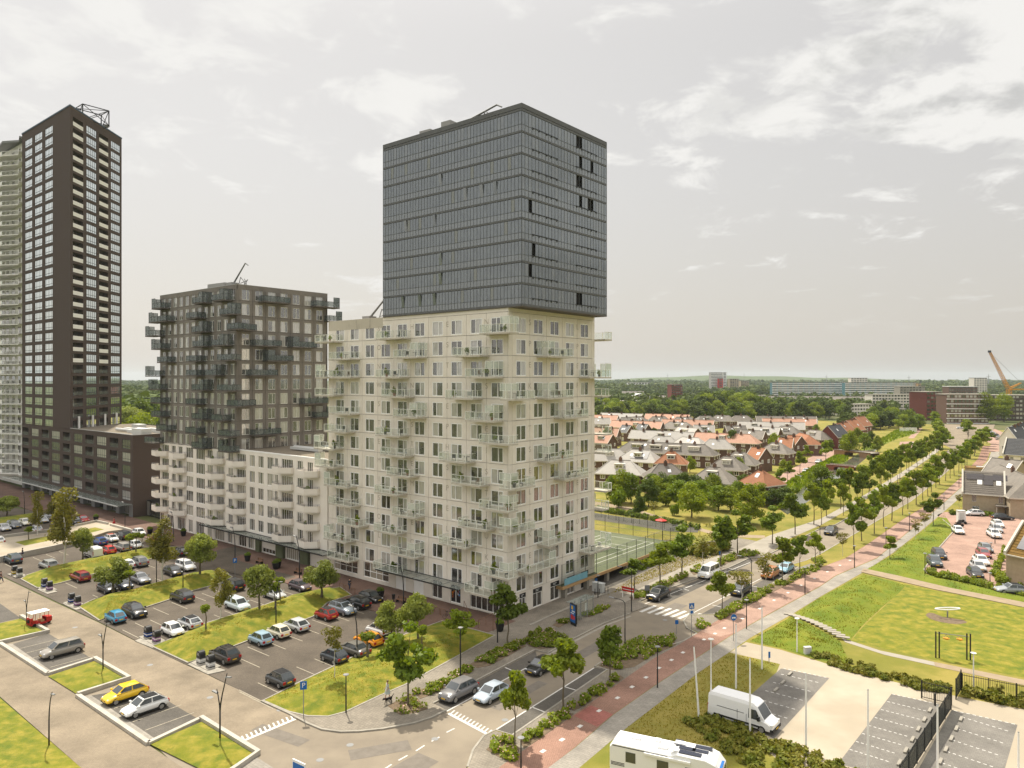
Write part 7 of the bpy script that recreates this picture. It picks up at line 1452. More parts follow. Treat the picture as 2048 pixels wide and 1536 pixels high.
# bus stop
x, y = G(1147, 1252); AD = thing('advertising_panel', 'tall blue advertising panel of the bus stop', 'advertising panel', (x, y, .11), R(-62)); part('frame', MB().box(-.68, .68, -.12, .12, .3, 2.75).box(-.6, .6, -.08, .08, 0, .3), 'black_metal', AD)
for s_ in (-1, 1):
    po = part('poster', MB().box(-.6, .6, s_*.121, s_*.128, .42, 2.65), 'sign_blue', AD); part('printed_patch', MB().box(-.3, .1, s_*.129, s_*.132, 2.05, 2.5), 'plate_yellow', po); part('printed_patch', MB().box(-.45, .1, s_*.129, s_*.132, .75, 1.35), 'sign_red', po); part('printed_patch', MB().box(.15, .5, s_*.129, s_*.132, .8, 1.25), 'sign_red', po); part('printed_lettering', MB().box(-.2, .5, s_*.129, s_*.132, 1.75, 1.9).box(-.5, .3, s_*.129, s_*.132, 1.5, 1.6), 'sign_white', po)
x, y = G(1168, 1238); BS = thing('bus_shelter', 'glass bus shelter beside the advertising panel', 'bus shelter', (x, y, .11), A0 + R(90))
for X in (-2.2, -.75, .75, 2.2): part('column', MB().tube((X, 0, 0), (X, 0, 2.7), .06, n=8).lathe([(.06, 2.7), (.08, 2.75), (.02, 2.85)], 8, 0, (X, 0, 0)), 'steel', BS)
part('roof', MB().box(-2.3, 2.3, -.2, 1.3, 2.42, 2.46), 'canopy_glass', BS); part('roof_beam', MB().box(-2.3, 2.3, -.05, .05, 2.3, 2.4), 'steel', BS)
for X in (-1.5, 0, 1.5): part('glass_wall', MB().box(X - .68, X + .68, -.02, .02, .25, 2.2), 'rail_glass', BS)
part('timetable', MB().box(.35, .95, .04, .08, .9, 1.9), 'sign_white', BS); part('bench', MB().box(-1.6, -.2, .35, .7, .42, .48).box(-1.5, -1.42, .45, .6, 0, .42).box(-.4, -.32, .45, .6, 0, .42), 'steel', BS)
# waste containers
CM = {}
def container(px, py, col, label, z=.1):
    x, y = G(px, py); o = thing('waste_container', label, 'waste container', (x, y, z), rv + R(90), 'underground waste containers')
    if not CM:
        n = 7; pr = [(-.42, 0), (-.42, .95)] + [(-.42 * math.cos(math.pi * i / n), .95 + .38 * math.sin(math.pi * i / n)) for i in range(1, n)] + [(.42, .95), (.42, 0)]
        m = MB(); vs_ = [(-.33, a, b) for a, b in pr] + [(.33, a, b) for a, b in pr]; k = len(pr); m.add(vs_, [(i, (i + 1) % k, k + (i + 1) % k, k + i) for i in range(k)] + [tuple(range(k))[::-1], tuple(range(k, 2 * k))])
        CM['b'] = m.mesh('container_body', 'black_metal'); CM['s'] = MB().box(-.345, .345, -.432, .432, .10, .52).mesh('container_band', 'obj_color'); CM['p'] = MB().box(-.8, .8, -.8, .8, 0, .04).mesh('container_pad', 'kerb'); CM['f'] = MB().box(.331, .36, -.22, .22, .85, 1.15).mesh('container_flap', 'steel'); CM['w'] = MB().box(-.347, .347, -.434, .434, .30, .40).mesh('container_stripe', 'sign_white')
    inst('body', CM['b'], o, (0, 0, .04)); inst('colour_band', CM['s'], o, (0, 0, .04), color=col); inst('pad', CM['p'], o); inst('flap', CM['f'], o, (0, 0, .04)); inst('stripe', CM['w'], o, (0, 0, .04))
BLU, PUR, GRY = (.02, .06, .25), (.30, .14, .32), (.55, .55, .53)
for px, py, c, lb in ((143,1206,BLU,'blue-banded waste container by the third mound'),(155,1212,PUR,'purple-banded waste container by the third mound'),(296,1275,BLU,'blue-banded waste container beside the white small car'),(313,1284,PUR,'purple-banded waste container beside the white small car'),(402,1327,GRY,'left one of two grey-banded containers by the roof-rack car'),(421,1335,GRY,'right one of two grey-banded containers by the roof-rack car'),(89,1175,BLU,'blue-banded waste container below the dark red estate car'),(99,1181,PUR,'purple-banded waste container below the dark red estate car'),(29,1149,(.5,.35,.02),'yellow-banded waste container at the far left'),(39,1153,GRY,'grey-banded waste container at the far left')): container(px, py, c, lb)
kb = MB()
for q_ in ([(270,1283),(284,1276),(330,1291),(305,1297)], [(375,1330),(392,1322),(452,1342),(416,1350)], [(125,1208),(140,1202),(170,1216),(152,1221)], [(75,1180),(88,1172),(115,1184),(95,1189)]): pl = [G(*p) for p in q_]; kb.prism(pl, .0, .095)
tag(part('container_island', kb, 'kerb'), 'kerbed pads under the waste containers', None, None, 'structure')
# planters, benches, bins, cycle racks on the plaza
def planter(px, py, label, s=1.0, box=True):
    x, y = G(px, py, .11); o = thing('planter', label, 'planter', (x, y, .11), trg.uniform(0, 3), None, s)
    if 'pl' not in LM:
        LM['pl'] = (MB().lathe([(.36, 0), (.46, .35), (.58, 1.0), (.60, 1.05), (.52, 1.04), (.50, .95)], 12).mesh('planter_pot', 'black_metal', True), np_mesh('planter_bush', leaf_cloud(random.Random(4), [(0, 0, 1.15, .48, .28), (.1, .1, 1.3, .3, .25)], 500, .07), 'leaf'))
    inst('pot', LM['pl'][0], o); inst('bush', LM['pl'][1], o)
for px, py, lb in ((367,1072,'planter left of two before the white block windows'),(406,1082,'planter right of two before the white block windows'),(495,1122,'planter beside the left bench by the driveway'),(551,1138,'larger planter in front, between the two benches'),(556,1135,'planter just behind the larger one between the benches'),(300,1068,'planter beside the white small car on the plaza'),(319,1072,'planter behind the red car'),(1000,1262,'dark planter beside the street tree at the tower corner'),(761,1195,'planter behind the black hatchback by the plaza'),(325,1056,'planter against the left end of the white block'),(192,1042,'planter in front of the dark garage door'),(448,1060,'far planter beside the white wall') ): planter(px, py, lb)
def bench(px, py, label):
    x, y = G(px, py, .11); o = thing('bench', label, 'bench', (x, y, .11), A0)
    for k in range(3): part('seat_slat', MB().box(-.85, .85, -.22 + k * .16, -.10 + k * .16, .43, .47), 'wood', o)
    for k in range(2): part('back_slat', MB().box(-.85, .85, .27 + .03*k, .31 + .03*k, .58 + k * .17, .70 + k * .17), 'wood', o)
    for s_ in (-.7, .7): part('leg', MB().box(s_ - .03, s_ + .03, -.2, .26, 0, .43).box(s_ - .03, s_ + .03, .26, .34, 0, .85), 'black_metal', o)
bench(518, 1127, 'wooden bench beside the planter near the driveway'); bench(595, 1148, 'wooden bench beside the curved lamp before the white block'); bench(801, 1206, 'wooden bench below the beige tower canopy')
x, y = G(787, 1203, .11); o = thing('litter_bin', 'dark litter bin left of the bench under the canopy', 'bin', (x, y, .11)); part('post', MB().box(-.03, .03, -.03, .03, 0, .5), 'black_metal', o); part('body', MB().lathe([(.2, .35), (.25, 1.0), (.22, 1.05)], 10), 'black_metal', o)
rack_m = MB().path([(-.45, 0, 0), (-.45, 0, .85), (.45, 0, .85), (.45, 0, 0)], .035).mesh('rack_hoop', 'wood')
for i, (px, py, lb) in enumerate(((683,1178,'leftmost cycle hoop beside the standing person'),(694,1183,'second cycle hoop beside the standing person'),(706,1188,'third cycle hoop beside the standing person'),(862,1222,'cycle hoop behind the willow, leftmost'),(874,1227,'cycle hoop behind the willow, middle'),(886,1231,'cycle hoop with a bicycle'),(386,1092,'lone cycle hoop in front of the white block'))):
    x, y = G(px, py, .11); o = thing('cycle_hoop', lb, 'cycle rack', (x, y, .11), A0, 'cycle hoops'); inst('hoop', rack_m, o)
x, y = G(896, 1236, .11); o = thing('bicycle', 'dark bicycle leaning on a cycle hoop', 'bicycle', (x, y, .11), A0 + R(80)); wm = MB()
for X in (.52, -.52):
    w2 = MB()
    for k in range(14): a, b = 2*math.pi*k/14, 2*math.pi*(k+1)/14; w2.tube((X + .33*math.cos(a), 0, .34 + .33*math.sin(a)), (X + .33*math.cos(b), 0, .34 + .33*math.sin(b)), .02, n=4)
    part('wheel', w2, 'tyre', o)
part('frame', MB().tube((-.52,0,.34),(-.05,0,.32),.02).tube((-.05,0,.32),(.38,0,.78),.02).tube((-.15,0,.8),(.38,0,.78),.02).tube((-.05,0,.32),(-.2,0,.9),.02).tube((-.52,0,.34),(-.15,0,.8),.02).tube((.52,0,.34),(.36,0,.95),.02), 'car_trim', o); part('saddle', MB().box(-.34, -.08, -.07, .07, .9, .96), 'car_trim', o); part('handlebar', MB().tube((.34,-.28,1.0),(.34,.28,1.0),.018), 'car_trim', o)
def handrail(pts, h, label, m='wood', mid=False):
    P = [Vector(G(*p, .11)) for p in pts]; o = thing('handrail', label, 'railing', (P[0].x, P[0].y, .11)); Q = [Vector((p.x - P[0].x, p.y - P[0].y, 0)) for p in P]
    for p in Q: part('post', MB().tube(p, p + Vector((0, 0, h)), .035, n=6), m, o)
    for a, b in zip(Q[:-1], Q[1:]): part('rail', MB().tube(a + Vector((0, 0, h)), b + Vector((0, 0, h)), .035, n=6), m, o)
handrail([(957,1257),(972,1251),(986,1243)], 1.1, 'rusty stepped handrail left of the dark planter'); handrail([(986,1262),(1004,1255),(1012,1250)], 1.1, 'rusty handrail behind the dark planter'); handrail([(937,1238),(928,1216)], 1.0, 'short rusty rail before the shop windows')
x, y = G(1197, 1184, .11); o = thing('utility_cabinet', 'grey utility cabinet at the back corner of the beige tower', 'cabinet', (x, y, .11), A0); part('box', MB().box(-.9, .9, -.4, .4, .1, 1.35).box(-.95, .95, -.45, .45, 1.35, 1.42), 'pale_metal', o); part('plinth', MB().box(-.85, .85, -.35, .35, 0, .1), 'kerb', o); part('door_seam', MB().box(-.01, .01, -.41, -.39, .15, 1.3), 'car_trim', o)
for i, (px, py) in enumerate(((1190,1190),(1199,1190),(1210,1188),(1216,1186))): x, y = G(px, py, .11); o = thing('bollard', ['leftmost post', 'second post', 'third post', 'rightmost post'][i] + ' in front of the grey utility cabinet', 'bollard', (x, y, .11), 0, 'posts by the cabinet'); part('shaft', MB().tube((0, 0, 0), (0, 0, .9), .05, n=6), 'black_metal', o); part('cap', MB().lathe([(.06, .9), (.03, .95)], 6), 'black_metal', o)
x, y = G(1615, 1308, .12); o = thing('utility_box', 'small white utility box in the rough meadow', 'cabinet', (x, y, .12), R(10)); part('box', MB().box(-.4, .4, -.2, .2, 0, .8), 'pale_metal', o); part('lid', MB().box(-.43, .43, -.23, .23, .8, .85), 'pale_metal', o)
x, y = G(1922, 1045, .12); o = thing('portable_cabin', 'tall white portable cabin at the edge of the pink lot', 'cabin', (x, y, .12), R(-10)); part('body', MB().box(-.75, .75, -.6, .6, 0, 2.5), 'van_white', o); part('roof', MB().box(-.8, .8, -.65, .65, 2.5, 2.7), 'pale_metal', o); part('door', MB().box(-.45, .45, -.63, -.61, .1, 2.2), 'pale_metal', o)
# low steps at the tower's side
for i in range(3): a = [(1150 + i * 2, 1222 - i * 5), (1190 + 12 * i * .3, 1197 - i * 4)]; b2 = MB(); strip([(1060 + i*40, 1252 - i*18), (1190 + i*14, 1192 - i*3)], .35, .10, .16 + .02*i, b2); tag(part('kerb_strip', b2, 'kerb'), None, None, None, 'structure')
# ------------------------------------------------------------ play equipment on the mown lawn
x, y = G(1895, 1236, .15); o = thing('spring_seesaw', 'white loop-shaped play rocker on bare soil', 'play equipment', (x, y, .2), R(-10)); part('soil_patch', MB().lathe([(2.6, 0), (2.4, .03)], 20), 'soil', o); part('stem', MB().tube((0,0,0),(0,0,.9),.09), 'steel', o)
lp = MB(); n = 16
for k in range(n): a, b = 2*math.pi*k/n, 2*math.pi*(k+1)/n; lp.tube((1.5*math.cos(a), .45*math.sin(a), 1.2 + .35*math.cos(a*1.0)*.3), (1.5*math.cos(b), .45*math.sin(b), 1.2 + .35*math.cos(b)*.3), .09)
part('loop', lp, 'van_white', o)
x, y = G(1906, 1318, .15); o = thing('swing_frame', 'black play frame with two orange hanging seats', 'play equipment', (x, y, .15), R(-12))
for s_ in (-1.6, 1.6):
    for d in (-.18, .18): part('post', MB().box(s_ + d - .06, s_ + d + .06, -.06, .06, 0, 3.0), 'black_metal', o)
part('beam', MB().tube((-1.6, 0, 2.85), (1.6, 0, 2.65), .05), 'steel', o)
for s_ in (-.7, .7): part('hanging_seat', MB().lathe([(.12, 0), (.34, .12), (.36, .2)], 10), 'crane_yellow', o, (s_, 0, 2.15)); part('chain', MB().tube((s_ - .3, 0, 2.3), (s_, 0, 2.75), .02).tube((s_ + .3, 0, 2.3), (s_, 0, 2.75), .02), 'steel', o)
# ------------------------------------------------------------ fences at the sand lot
def railing(p0, p1, n, h, label, m='black_metal', solid=False, z=.12, name='fence', bays=None):
    A, B = Vector(G(*p0, z)), Vector(G(*p1, z)); L_ = (B - A).length; o = thing(name, label, 'fence', (A.x, A.y, z), math.atan2((B - A).y, (B - A).x))
    bays = bays or max(1, round(L_ / 2.5))
    for k in range(bays + 1): part('post', MB().box(L_*k/bays - .05, L_*k/bays + .05, -.05, .05, 0, h + .1), m, o)
    part('rail', MB().box(0, L_, -.025, .025, h - .12, h - .07).box(0, L_, -.025, .025, .12, .17), m, o)
    bar = MB().box(-.016, .016, -.016, .016, .05, h + .05).mesh('fence_bar', m)
    for k in range(n): inst('bar', bar, o, (L_ * (k + .5) / n, 0, 0))
    if solid: part('mesh_panel', MB().box(.03, L_ - .03, -.006, .006, .1, h), 'smoke_glass', o)
    return o
railing((1924, 1381), (2150, 1426), 62, 1.7, 'black bar railing along the brown path'); railing((1843, 1396), (1903, 1410), 16, 1.7, 'black bar gate standing open by the parking fields', name='gate', bays=1)
railing((1902, 1419), (1800, 1580), 90, 1.9, 'long black fence between the grey parking fields', solid=True); railing((1912, 1399), (1922, 1380), 10, 2.0, 'open black gate leaf seen edge-on', name='gate', bays=1, solid=True)
x, y = G(1870, 1411, .12); o = thing('bollard', 'black post beside the open gate', 'bollard', (x, y, .12)); part('shaft', MB().box(-.07, .07, -.07, .07, 0, 1.1), 'black_metal', o); part('cap', MB().box(-.09, .09, -.09, .09, 1.1, 1.15), 'black_metal', o)
# ------------------------------------------------------------ raised tennis court
zt = 2.0; cA, cB = Vector(G(1186, 1151, zt)), Vector(G(1306, 1105, zt)); du_ = (cB - cA).normalized(); dn = Vector((-du_.y, du_.x)); Lc = 29.0; Wc = 19.0
TC = thing('tennis_court', 'green tennis court on a raised deck with tan edge', 'tennis court', (cA.x, cA.y, 0), math.atan2(du_.y, du_.x))
part('deck', MB().box(-8, Lc, 0, Wc, zt - .45, zt - .004), 'fascia_tan', TC); part('surface', MB().box(-7.9, Lc - .1, .1, Wc - .1, zt - .003, zt + .004), 'court_green', TC)
part('pale_floor', MB().box(2, 14, Wc, Wc + 9, zt - .5, zt - .02), 'pale_tile', TC)
for a, b in (((2, 3.5), (25.8, 3.5)), ((2, 14.5), (25.8, 14.5)), ((2, 3.5), (2, 14.5)), ((25.8, 3.5), (25.8, 14.5)), ((7.4, 4.9), (7.4, 13.1)), ((20.3, 4.9), (20.3, 13.1)), ((2, 4.9), (25.8, 4.9)), ((2, 13.1), (25.8, 13.1)), ((7.4, 9), (20.3, 9))):
    b2 = MB(); strip([a, b], .12, zt + .008, zt + .008, b2, px=False); part('court_line', b2, 'line_paint', TC)
part('net', MB().box(13.87, 13.9, 3, 15, zt + .05, zt + 1.0), 'mesh_fence', TC); part('net_tape', MB().box(13.85, 13.92, 3, 15, zt + 1.0, zt + 1.06), 'sign_white', TC)
for i in range(7): part('pier', MB().box(-7 + i * 5.8, -6.4 + i * 5.8, .3, .9, 0, zt - .45), 'kerb', TC)
part('undercroft_shade', MB().box(-8, Lc, 4.0, Wc - .2, 0, zt - .46), 'open_dark', TC)  # near-black block paints the shade beneath the raised deck
for (a, b) in (((-8, .15), (Lc - .1, .15)), ((Lc - .1, .15), (Lc - .1, Wc - .1)), ((-8, Wc - .1), (Lc - .1, Wc - .1))):
    A, B = Vector(a), Vector(b); n = max(2, round((B - A).length / 3))
    for k in range(n + 1): p = A.lerp(B, k / n); part('fence_post', MB().tube((p.x, p.y, zt), (p.x, p.y, zt + 3.2), .045, n=5), 'court_green' if False else 'black_metal', TC)
    for zz_ in (1.1, 3.15): part('fence_rail', MB().tube((A.x, A.y, zt + zz_), (B.x, B.y, zt + zz_), .03, n=5), 'steel', TC)
    part('fence_mesh', MB().quad((A.x, A.y, zt + .05), (B.x, B.y, zt + .05), (B.x, B.y, zt + 3.1), (A.x, A.y, zt + 3.1)), 'mesh_fence', TC)
part('banner', MB().box(-7.5, -1.5, .02, .06, zt + .05, zt + 1.0), 'obj_color', TC, color=(.20, .42, .50)); sheet('undercroft_floor', [(1188,1190),(1258,1160),(1335,1120),(1300,1106),(1186,1150)], .103, 'bay_clinker', label='paved floor under the raised court')
x, y = G(1322, 1058, 2.0); o = thing('red_parasol', 'small red parasol at the far side of the tennis court', 'parasol', (x, y, 2.0)); part('pole', MB().tube((0, 0, 0), (0, 0, 2.2), .04), 'steel', o); part('canopy', MB().lathe([(1.2, 1.75), (.6, 1.95), (.05, 2.1)], 8), 'sign_red', o)
A, B = Vector(G(1188, 1033, 0)), Vector(G(1400, 1072, 0)); L_ = (B - A).length; o = thing('mesh_fence', 'tall thin mesh fence along the grey service road', 'fence', (A.x, A.y, .1), math.atan2((B - A).y, (B - A).x))
for k in range(14): part('post', MB().tube((L_*k/13, 0, 0), (L_*k/13, 0, 2.6), .04, n=5), 'black_metal', o)
part('rail', MB().tube((0, 0, 2.55), (L_, 0, 2.55), .025, n=5), 'black_metal', o); part('mesh', MB().quad((0, 0, .05), (L_, 0, .05), (L_, 0, 2.5), (0, 0, 2.5)), 'mesh_fence', o)
# ------------------------------------------------------------ people and the dog
def skin_mesh(name, verts, edges, radii, m, sub=1):
    me = bpy.data.meshes.new(name); me.from_pydata(verts, edges, []); o = bpy.data.objects.new(name, me); COL.objects.link(o)
    md = o.modifiers.new('s', 'SKIN'); sb = o.modifiers.new('d', 'SUBSURF'); sb.levels = sub; sb.render_levels = sub
    for i, r_ in enumerate(radii): me.skin_vertices[0].data[i].radius = (r_, r_)
    me.skin_vertices[0].data[0].use_root = True
    bpy.context.view_layer.update(); r = bpy.data.meshes.new_from_object(o.evaluated_get(bpy.context.evaluated_depsgraph_get())); bpy.data.objects.remove(o)
    r.materials.clear(); r.materials.append(MATS[m]); r.polygons.foreach_set('use_smooth', [True] * len(r.polygons)); r.name = name; return r
def person(px, py, rz, label, top, legs, hair, dress=False, stride=.18, sit=False, z=.11, arm=0.15, name='person'):
    x, y = G(px, py, z); o = thing(name, label, 'person', (x, y, z), rz)
    hp = .92 if not sit else .55
    kl, kr = ((stride, .10, .50), (-stride * .6, -.10, .48)) if not sit else ((.45, .10, .52), (.45, -.10, .52))
    al, ar = ((stride * 1.5, .10, .06), (-stride * 1.6, -.10, .09)) if not sit else ((.48, .10, .07), (.5, -.10, .07))
    d = hp - .92
    V0 = [(0,0,hp), (0,0,1.15+d), (0,0,1.38+d), (0,0,1.50+d), (.02,0,1.62+d), (.02,0,1.72+d), (.11,0,1.60+d),
          (0,.09,hp-.04), kl, al, (al[0]+.16, al[1], .03), (0,-.09,hp-.04), kr, ar, (ar[0]+.16, ar[1], .03),
          (0,.19,1.40+d), (-.04,.24,1.12+d), (arm,.25,.90+d), (arm+.08,.25,.83+d), (0,-.19,1.40+d), (.0,-.24,1.12+d), (arm*1.4,-.24,.90+d), (arm*1.4+.08,-.24,.83+d)]
    E0 = [(0,1),(1,2),(2,3),(3,4),(4,5),(4,6),(0,7),(7,8),(8,9),(9,10),(0,11),(11,12),(12,13),(13,14),(2,15),(15,16),(16,17),(17,18),(2,19),(19,20),(20,21),(21,22)]
    R0 = [.14,.13,.13,.055,.095,.07,.018,.085,.06,.045,.04,.085,.06,.045,.04,.06,.045,.034,.03,.06,.045,.034,.03]
    for b in (18, 22):
        for k in range(5): p = V0[b]; V0.append((p[0] + (.07 if k else .02), p[1] + (.03 - .015 * k) * (1 if b == 18 else -1), p[2] - (.06 if k else .03))); E0.append((b, len(V0) - 1)); R0.append(.009)
    inst('body', skin_mesh('person_body', V0, E0, R0, 'skin'), o)
    Vt = [V0[i] for i in (0, 1, 2, 15, 16, 19, 20)]; sh = skin_mesh('shirt', [(v[0], v[1], v[2]) for v in Vt], [(0,1),(1,2),(2,3),(3,4),(2,5),(5,6)], [.165,.155,.155,.085,.065,.085,.065], 'obj_color'); inst('shirt', sh, o, color=top)
    if dress: part('skirt', MB().lathe([(.30, hp - .45), (.24, hp - .15), (.17, hp + .1)], 12), 'obj_color', o, color=top)
    else:
        Vl = [V0[i] for i in (0, 7, 8, 9, 11, 12, 13)]; inst('trousers', skin_mesh('trousers', Vl, [(0,1),(1,2),(2,3),(0,4),(4,5),(5,6)], [.16,.11,.085,.065,.11,.085,.065], 'obj_color'), o, color=legs)
    part('hair', MB().lathe([(.02, .135), (.08, .115), (.115, .05), (.112, -.03), (.06, -.07)], 10), 'obj_color', o, (-.012, 0, 1.68 + d), smooth=True, color=hair); return o
person(775, 1396, R(-150), 'person in pale dress walking a dark dog on the pavement', (.55, .62, .58), None, (.25, .17, .10), dress=True)
person(699, 1179, R(60), 'person in dark clothes standing by the cycle hoops', (.05, .05, .06), (.04, .05, .09), (.10, .06, .04), stride=.06)
person(228, 1051, R(200), 'person in red coat walking before the brick wing', (.42, .02, .03), (.08, .05, .05), (.03, .02, .02), dress=True)
person(45, 1112, R(200), 'person sitting on the terrace wall', (.05, .06, .07), (.05, .07, .12), (.05, .03, .02), sit=True, z=1.0)
person(2, 1165, R(20), 'person in dark jacket at the left edge by the road', (.10, .05, .05), (.06, .08, .12), (.05, .03, .02), z=.02)
def dog(px, py, rz, label, col):
    x, y = G(px, py, .11); o = thing('dog', label, 'dog', (x, y, .11), rz)
    Vd = [(0,0,.50),(-.30,0,.52),(.30,0,.50),(.45,0,.62),(.58,0,.60),(.72,0,.55),(-.42,0,.58),(-.58,0,.72),(-.68,0,.82),
          (.26,.09,.42),(.28,.09,.22),(.24,.09,.04),(.30,.09,.02),(.26,-.09,.42),(.32,-.09,.22),(.36,-.09,.04),(.42,-.09,.02),
          (-.30,.09,.42),(-.22,.10,.30),(-.36,.10,.17),(-.33,.10,.03),(-.26,.10,.02),(-.30,-.09,.42),(-.26,-.10,.30),(-.42,-.10,.17),(-.42,-.10,.03),(-.35,-.10,.02),(.56,.06,.70),(.56,-.06,.70)]
    Ed = [(0,1),(0,2),(2,3),(3,4),(4,5),(1,6),(6,7),(7,8),(2,9),(9,10),(10,11),(11,12),(2,13),(13,14),(14,15),(15,16),(1,17),(17,18),(18,19),(19,20),(20,21),(1,22),(22,23),(23,24),(24,25),(25,26),(4,27),(4,28)]
    Rd = [.115,.12,.14,.085,.085,.04,.05,.03,.018,.06,.04,.03,.03,.06,.04,.03,.03,.075,.055,.035,.03,.03,.075,.055,.035,.03,.03,.025,.025]
    b = inst('body', skin_mesh('dog_body', Vd, Ed, Rd, 'obj_color'), o, color=col); part('collar', MB().lathe([(.1, -.02), (.1, .02)], 10), 'sign_red', o, (.40, 0, .58)).rotation_euler = (0, R(60), 0); return o
dog(777, 1407, R(-135), 'dark dog on the pavement in front of its walker', (.016, .013, .011))
# ------------------------------------------------------------ things standing on the balconies
frg = random.Random(11)
CH = MB().box(-.25, .25, -.25, .25, .38, .44).box(-.25, .25, .2, .25, .44, .9)
for a, b in ((-.22, -.22), (.22, -.22), (-.22, .22), (.22, .22)): CH.box(a - .02, a + .02, b - .02, b + .02, 0, .38)
CHm = CH.mesh('balcony_chair', 'obj_color'); TBm = MB().box(-.4, .4, -.4, .4, .68, .72).box(-.04, .04, -.04, .04, 0, .68).box(-.25, .25, -.25, .25, 0, .03).mesh('balcony_table', 'obj_color')
POT = MB().lathe([(.12, 0), (.18, .35), (.16, .36)], 8).mesh('pot', 'obj_color'); BUS = [np_mesh('pot_plant', leaf_cloud(random.Random(k), [(0, 0, .55, .25, .3), (.1, .05, .75, .18, .22)], 90, .09), ('leaf', 'leaf_bright')[k % 2]) for k in range(2)]
for (wx_, wy_), z, W, side, wh in FURN:
    e = (math.cos(A0), math.sin(A0)) if side == 0 else (U[0], U[1])
    kinds = frg.sample(['chair', 'chair', 'table', 'plant', 'plant'], 2 if frg.random() < .8 else 1)
    if len(kinds) == 2 and kinds[0] == kinds[1]: kinds[1] = 'plant' if kinds[0] != 'plant' else 'chair'
    for q_, kd in enumerate(kinds):
        f = frg.uniform(.08, .38) * W * (1 - 2 * q_); p = (wx_ + e[0] * f, wy_ + e[1] * f, z + .002)
        if kd == 'chair': o = thing('balcony_chair', 'garden chair, ' + wh, 'chair', p, frg.uniform(0, 6), 'chairs on the balconies'); inst('frame', CHm, o, color=frg.choice([(.04, .04, .04), (.10, .09, .08), (.5, .5, .48), (.16, .10, .06)]))
        elif kd == 'table': o = thing('balcony_table', 'garden table, ' + wh, 'table', p, 0, 'tables on the balconies'); inst('table_frame', TBm, o, color=(.12, .10, .09))
        else: o = thing('balcony_plant', 'potted plant, ' + wh, 'plant', p, frg.uniform(0, 6), 'plants on the balconies', frg.uniform(.9, 1.6)); inst('pot', POT, o, color=frg.choice([(.3, .12, .06), (.06, .06, .06), (.5, .48, .44)])); inst('leaves', BUS[frg.randrange(2)], o)
# ============================================================ the quarter of houses and the far town
HW = {}
def wmesh(w_, h, fr='white_frame', pn='pane'):
    k = (round(w_, 1), round(h, 1), fr, pn)
    if k not in HW:
        m = MB(); rframe(m, -w_/2, w_/2, 0, h, .12, -.05, .0); m.box(-.04, .04, -.045, 0, .12, h - .12); m.quad((-w_/2+.1,-.02,.1),(w_/2-.1,-.02,.1),(w_/2-.1,-.02,h-.1),(-w_/2+.1,-.02,h-.1), 1); HW[k] = m.mesh('house_window', [fr, pn])
    return HW[k]
SKY_M = MB().box(-.45, .45, -.6, .6, 0, .07).mesh('roof_window', 'skylight'); CHIM = MB().box(-.45, .45, -.35, .35, -1.0, .8).box(-.2, .2, -.2, .2, .8, 1.1).mesh('chimney', 'house_brick')
def dormer_mesh(w_, m):
    k = ('dorm', w_, m)
    if k not in HW: b = MB().box(-w_/2, w_/2, -.0, 2.2, 0, 1.35, 0).box(-w_/2 - .15, w_/2 + .15, -.18, 2.3, 1.35, 1.5, 1); HW[k] = b.mesh('dormer', [m, 'house_trim'])
    return HW[k]
